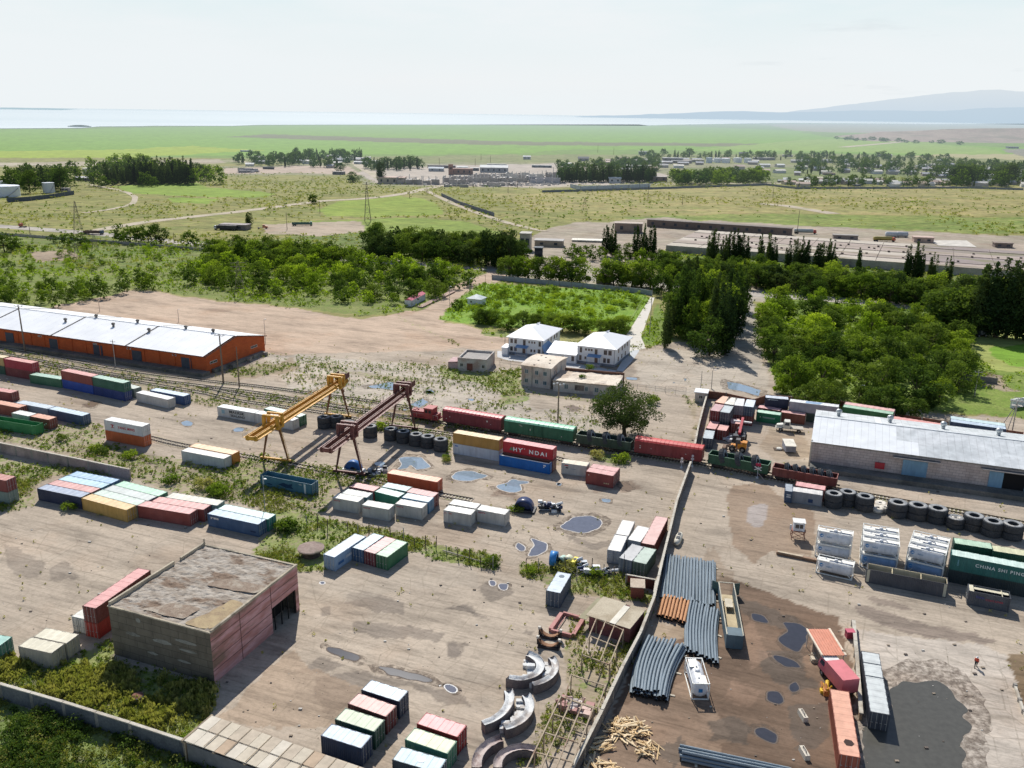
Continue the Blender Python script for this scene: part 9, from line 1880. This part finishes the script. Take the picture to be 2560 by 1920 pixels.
# roofless halls, pillars and rubble of the brickworks
CC=(.52,.48,.44)
def ruin(s,x,y,L,W,h,label,cols=8,rows_=1,wallc=CC,gap=.25,rz=-2.):
    L*=.52;W*=.6;h*=.5
    p=GP(s,x,y); t=thing('ruined_hall',label,'ruin',(p[0]-L/2,p[1],0),R(rz)); b=MB(); seg=max(3,int(L/9))
    for k_ in range(seg):
        for yy in (0,W):
            if rng.random()>gap: b.box(L*k_/seg,L*(k_+.93)/seg,yy,yy+1,0,h*(.5+.5*rng.random()))
    b.box(0,1,0,W,0,h); b.box(L-1,L,0,W*.7,0,h*.8); b.build('wall',patchy(wallc,tuple(c*.8 for c in wallc),tuple(c*.6 for c in wallc),.1,haze=True),t)
    for j in range(rows_):
        for i in range(cols): c_=MB(); xx=L*(i+.5)/cols; yy=W*(j+1)/(rows_+1); hh=h*(.8+.6*rng.random()); c_.box(xx-.35,xx+.35,yy-.35,yy+.35,0,hh); c_.build('column',plain((.62,.60,.57),.9,haze=True),t)
    sl=MB()
    for i in range(max(3,cols//2)): xx=L*rng.random()*.9; sl.box(xx,xx+L*.08,W*.2,W*.8,h*.6+i*.03,h*.66+i*.03)
    sl.build('roof_slab',plain((.60,.56,.52),.9,haze=True),t)
for a in ((790,495,150,50,15,'longest roofless ruin in front of the brickworks',10,2,(.45,.41,.39)),(1085,450,70,30,9,'roofless pinkish hall below the brick tower',8,1),(1300,470,90,40,13,'open concrete frame in the middle of the brickworks',10,2),(1450,430,80,36,11,'open concrete frame behind the middle one',9,2),(1640,465,80,40,14,'tangle of concrete columns right of the middle of the brickworks',11,2),(1820,450,90,50,16,'ruined hall with one long bright wall',9,2,(.66,.63,.58)),(2040,480,70,26,15,'grey gabled ruin at the right end of the brickworks',6,1,(.5,.48,.5)),(2170,440,50,22,22,'tall open frame beside the far poplars',7,1),(1060,522,50,20,7,'low ruined shed along the road in front of the brickworks',5,1),(1400,515,60,18,6,'low ruined walls in front of the open concrete frame',6,1),(1560,510,60,20,8,'small ruined shed near the road, right part of the brickworks',5,1)): ruin('m',*a)
def rubble(s,pts,n,sz,name,c):
    w_=WP(s,pts); xs=[p[0] for p in w_]; ys=[p[1] for p in w_]; b=MB(); k_=0
    while k_<n:
        x=min(xs)+(max(xs)-min(xs))*rng.random(); y=min(ys)+(max(ys)-min(ys))*rng.random()
        if not pip(x,y,w_): continue
        k_+=1; q=sz*(.3+rng.random()); b.box(x-q,x+q,y-q*.7,y+q*.7,0,q*.8*rng.random()+.2)
    tag(b.build(name,plain(c,.9,haze=True,var=.4,scale=.05)),kind='stuff')
rubble('m',[(300,490),(700,500),(1900,520),(2200,500),(2200,440),(1300,430),(1000,470),(600,470)],520,1.6,'rubble',(.56,.52,.48)); rubble('m',[(1000,440),(2200,440),(2200,370),(1300,380)],300,1.8,'rubble',(.40,.36,.34)); rubble('i',[(1660,365),(1780,365),(1780,345),(1660,345)],40,4.,'gravel_heap',(.26,.25,.26))
# ---- long low ruined roofs beyond the road
A_,u,v,L_,W_,ang=rect('k',(150,952),(2300,1112),4.2,40,FR=(2300,992)); W_=max(30,min(W_,80)); t=thing('ruined_building','very long low building with cracked pinkish roofs beyond the roadside trees','building',(A_.x,A_.y,0),ang)
b=MB(); b.box(0,L_,0,W_,0,3.9); b.build('wall',patchy((.50,.45,.40),(.42,.38,.33),(.3,.27,.24),.2,haze=True),t)
rmm=[patchy((.46,.38,.33),(.38,.31,.27),(.26,.22,.15),.16,stretch=(.35,1.6,1),haze=True),patchy((.58,.52,.44),(.50,.44,.37),(.32,.28,.2),.2,stretch=(.3,1.8,1),haze=True),patchy((.34,.28,.27),(.29,.24,.22),(.24,.22,.14),.2,stretch=(.4,1.5,1),haze=True)]
b=MB(); n_=6; mset=[1,0,1,0,0,1]
for j in range(n_):
    for i in range(10): b.box(L_*i/10+.15,L_*(i+1)/10-.15,W_*j/n_,W_*(j+.97)/n_,3.902,4.3+.25*(j%2),mset[j] if i<7 else (2 if j%3 else 0))
b.build('roof',rmm,t); vb=MB(); 
for i in range(46): x=L_*rng.random(); y=W_*(.1+.8*rng.random()); vb=MB(); vb.box(x-.6,x+.6,y-.5,y+.5,4.3,5.2); vb.build('roof_vent',plain((.16,.13,.11),.9,haze=True),t)
A2_=GP('k',120,830); bld('k',440,850,118,8,5.5,(.2,.17,.15),(.20,.16,.14),'long dark walled shed behind the cracked pinkish roofs',None,ang/ R(1)*1.,0.); bld('k',1180,918,18,6,3,(.36,.33,.3),(.3,.26,.24),'small grey hut on the track behind the low roofs',None,-12,0.); bld('k',1630,935,14,8,3.5,(.6,.45,.38),(.5,.38,.32),'pinkish hut at the track behind the low roofs',None,-12,0.); bld('k',2090,965,12,7,3,(.3,.24,.2),(.25,.2,.18),'dark square hut at the right behind the low roofs',None,-12,0.)
wall('boundary_wall','long dark back wall beyond the cracked pinkish roofs',[GP('k',120,800,5),GP('k',860,852,5)],4.5,plain((.13,.11,.10),.9,haze=True),None,panel=18)
flat('slab_floor',[GP('k',*p) for p in ((1660,925),(1880,925),(1940,965),(1720,955))],.2,plain((.62,.58,.52),.9,haze=True,var=.3,scale=.2))
# right edge shed with pink roof
A_,u,v,L_,W_,ang=rect('e',(2130,262),(2330,330),3.,22.); t=thing('shed','white walled compound with grey roof edge at the right picture edge','building',(A_.x,A_.y,0),ang); b=MB(); b.box(-.2,.2,0,16,0,2.6); b.box(0,L_+6,15.8,16.2,0,2.8); b.build('wall',WW,t); b=MB(); b.box(-.6,L_+8,13.5,17,2.81,3.); b.build('roof',plain((.62,.64,.64),.5),t); b=MB(); b.box(4.5,9.,6.,11.,0,2.4); b.build('inner_wall',plain((.16,.1,.1),.9),t); b=MB(); b.box(4.3,9.2,5.8,11.2,2.41,2.55); b.build('inner_roof',plain((.66,.40,.36),.8),t)
wall('boundary_wall','dark compound wall around the clearing at the right',[GP('e',1770,100,1.6),GP('e',2035,130,1.6)],1.8,patchy((.2,.19,.18),(.25,.24,.22),(.15,.14,.13),.5),None)
bpy.context.view_layer.update()
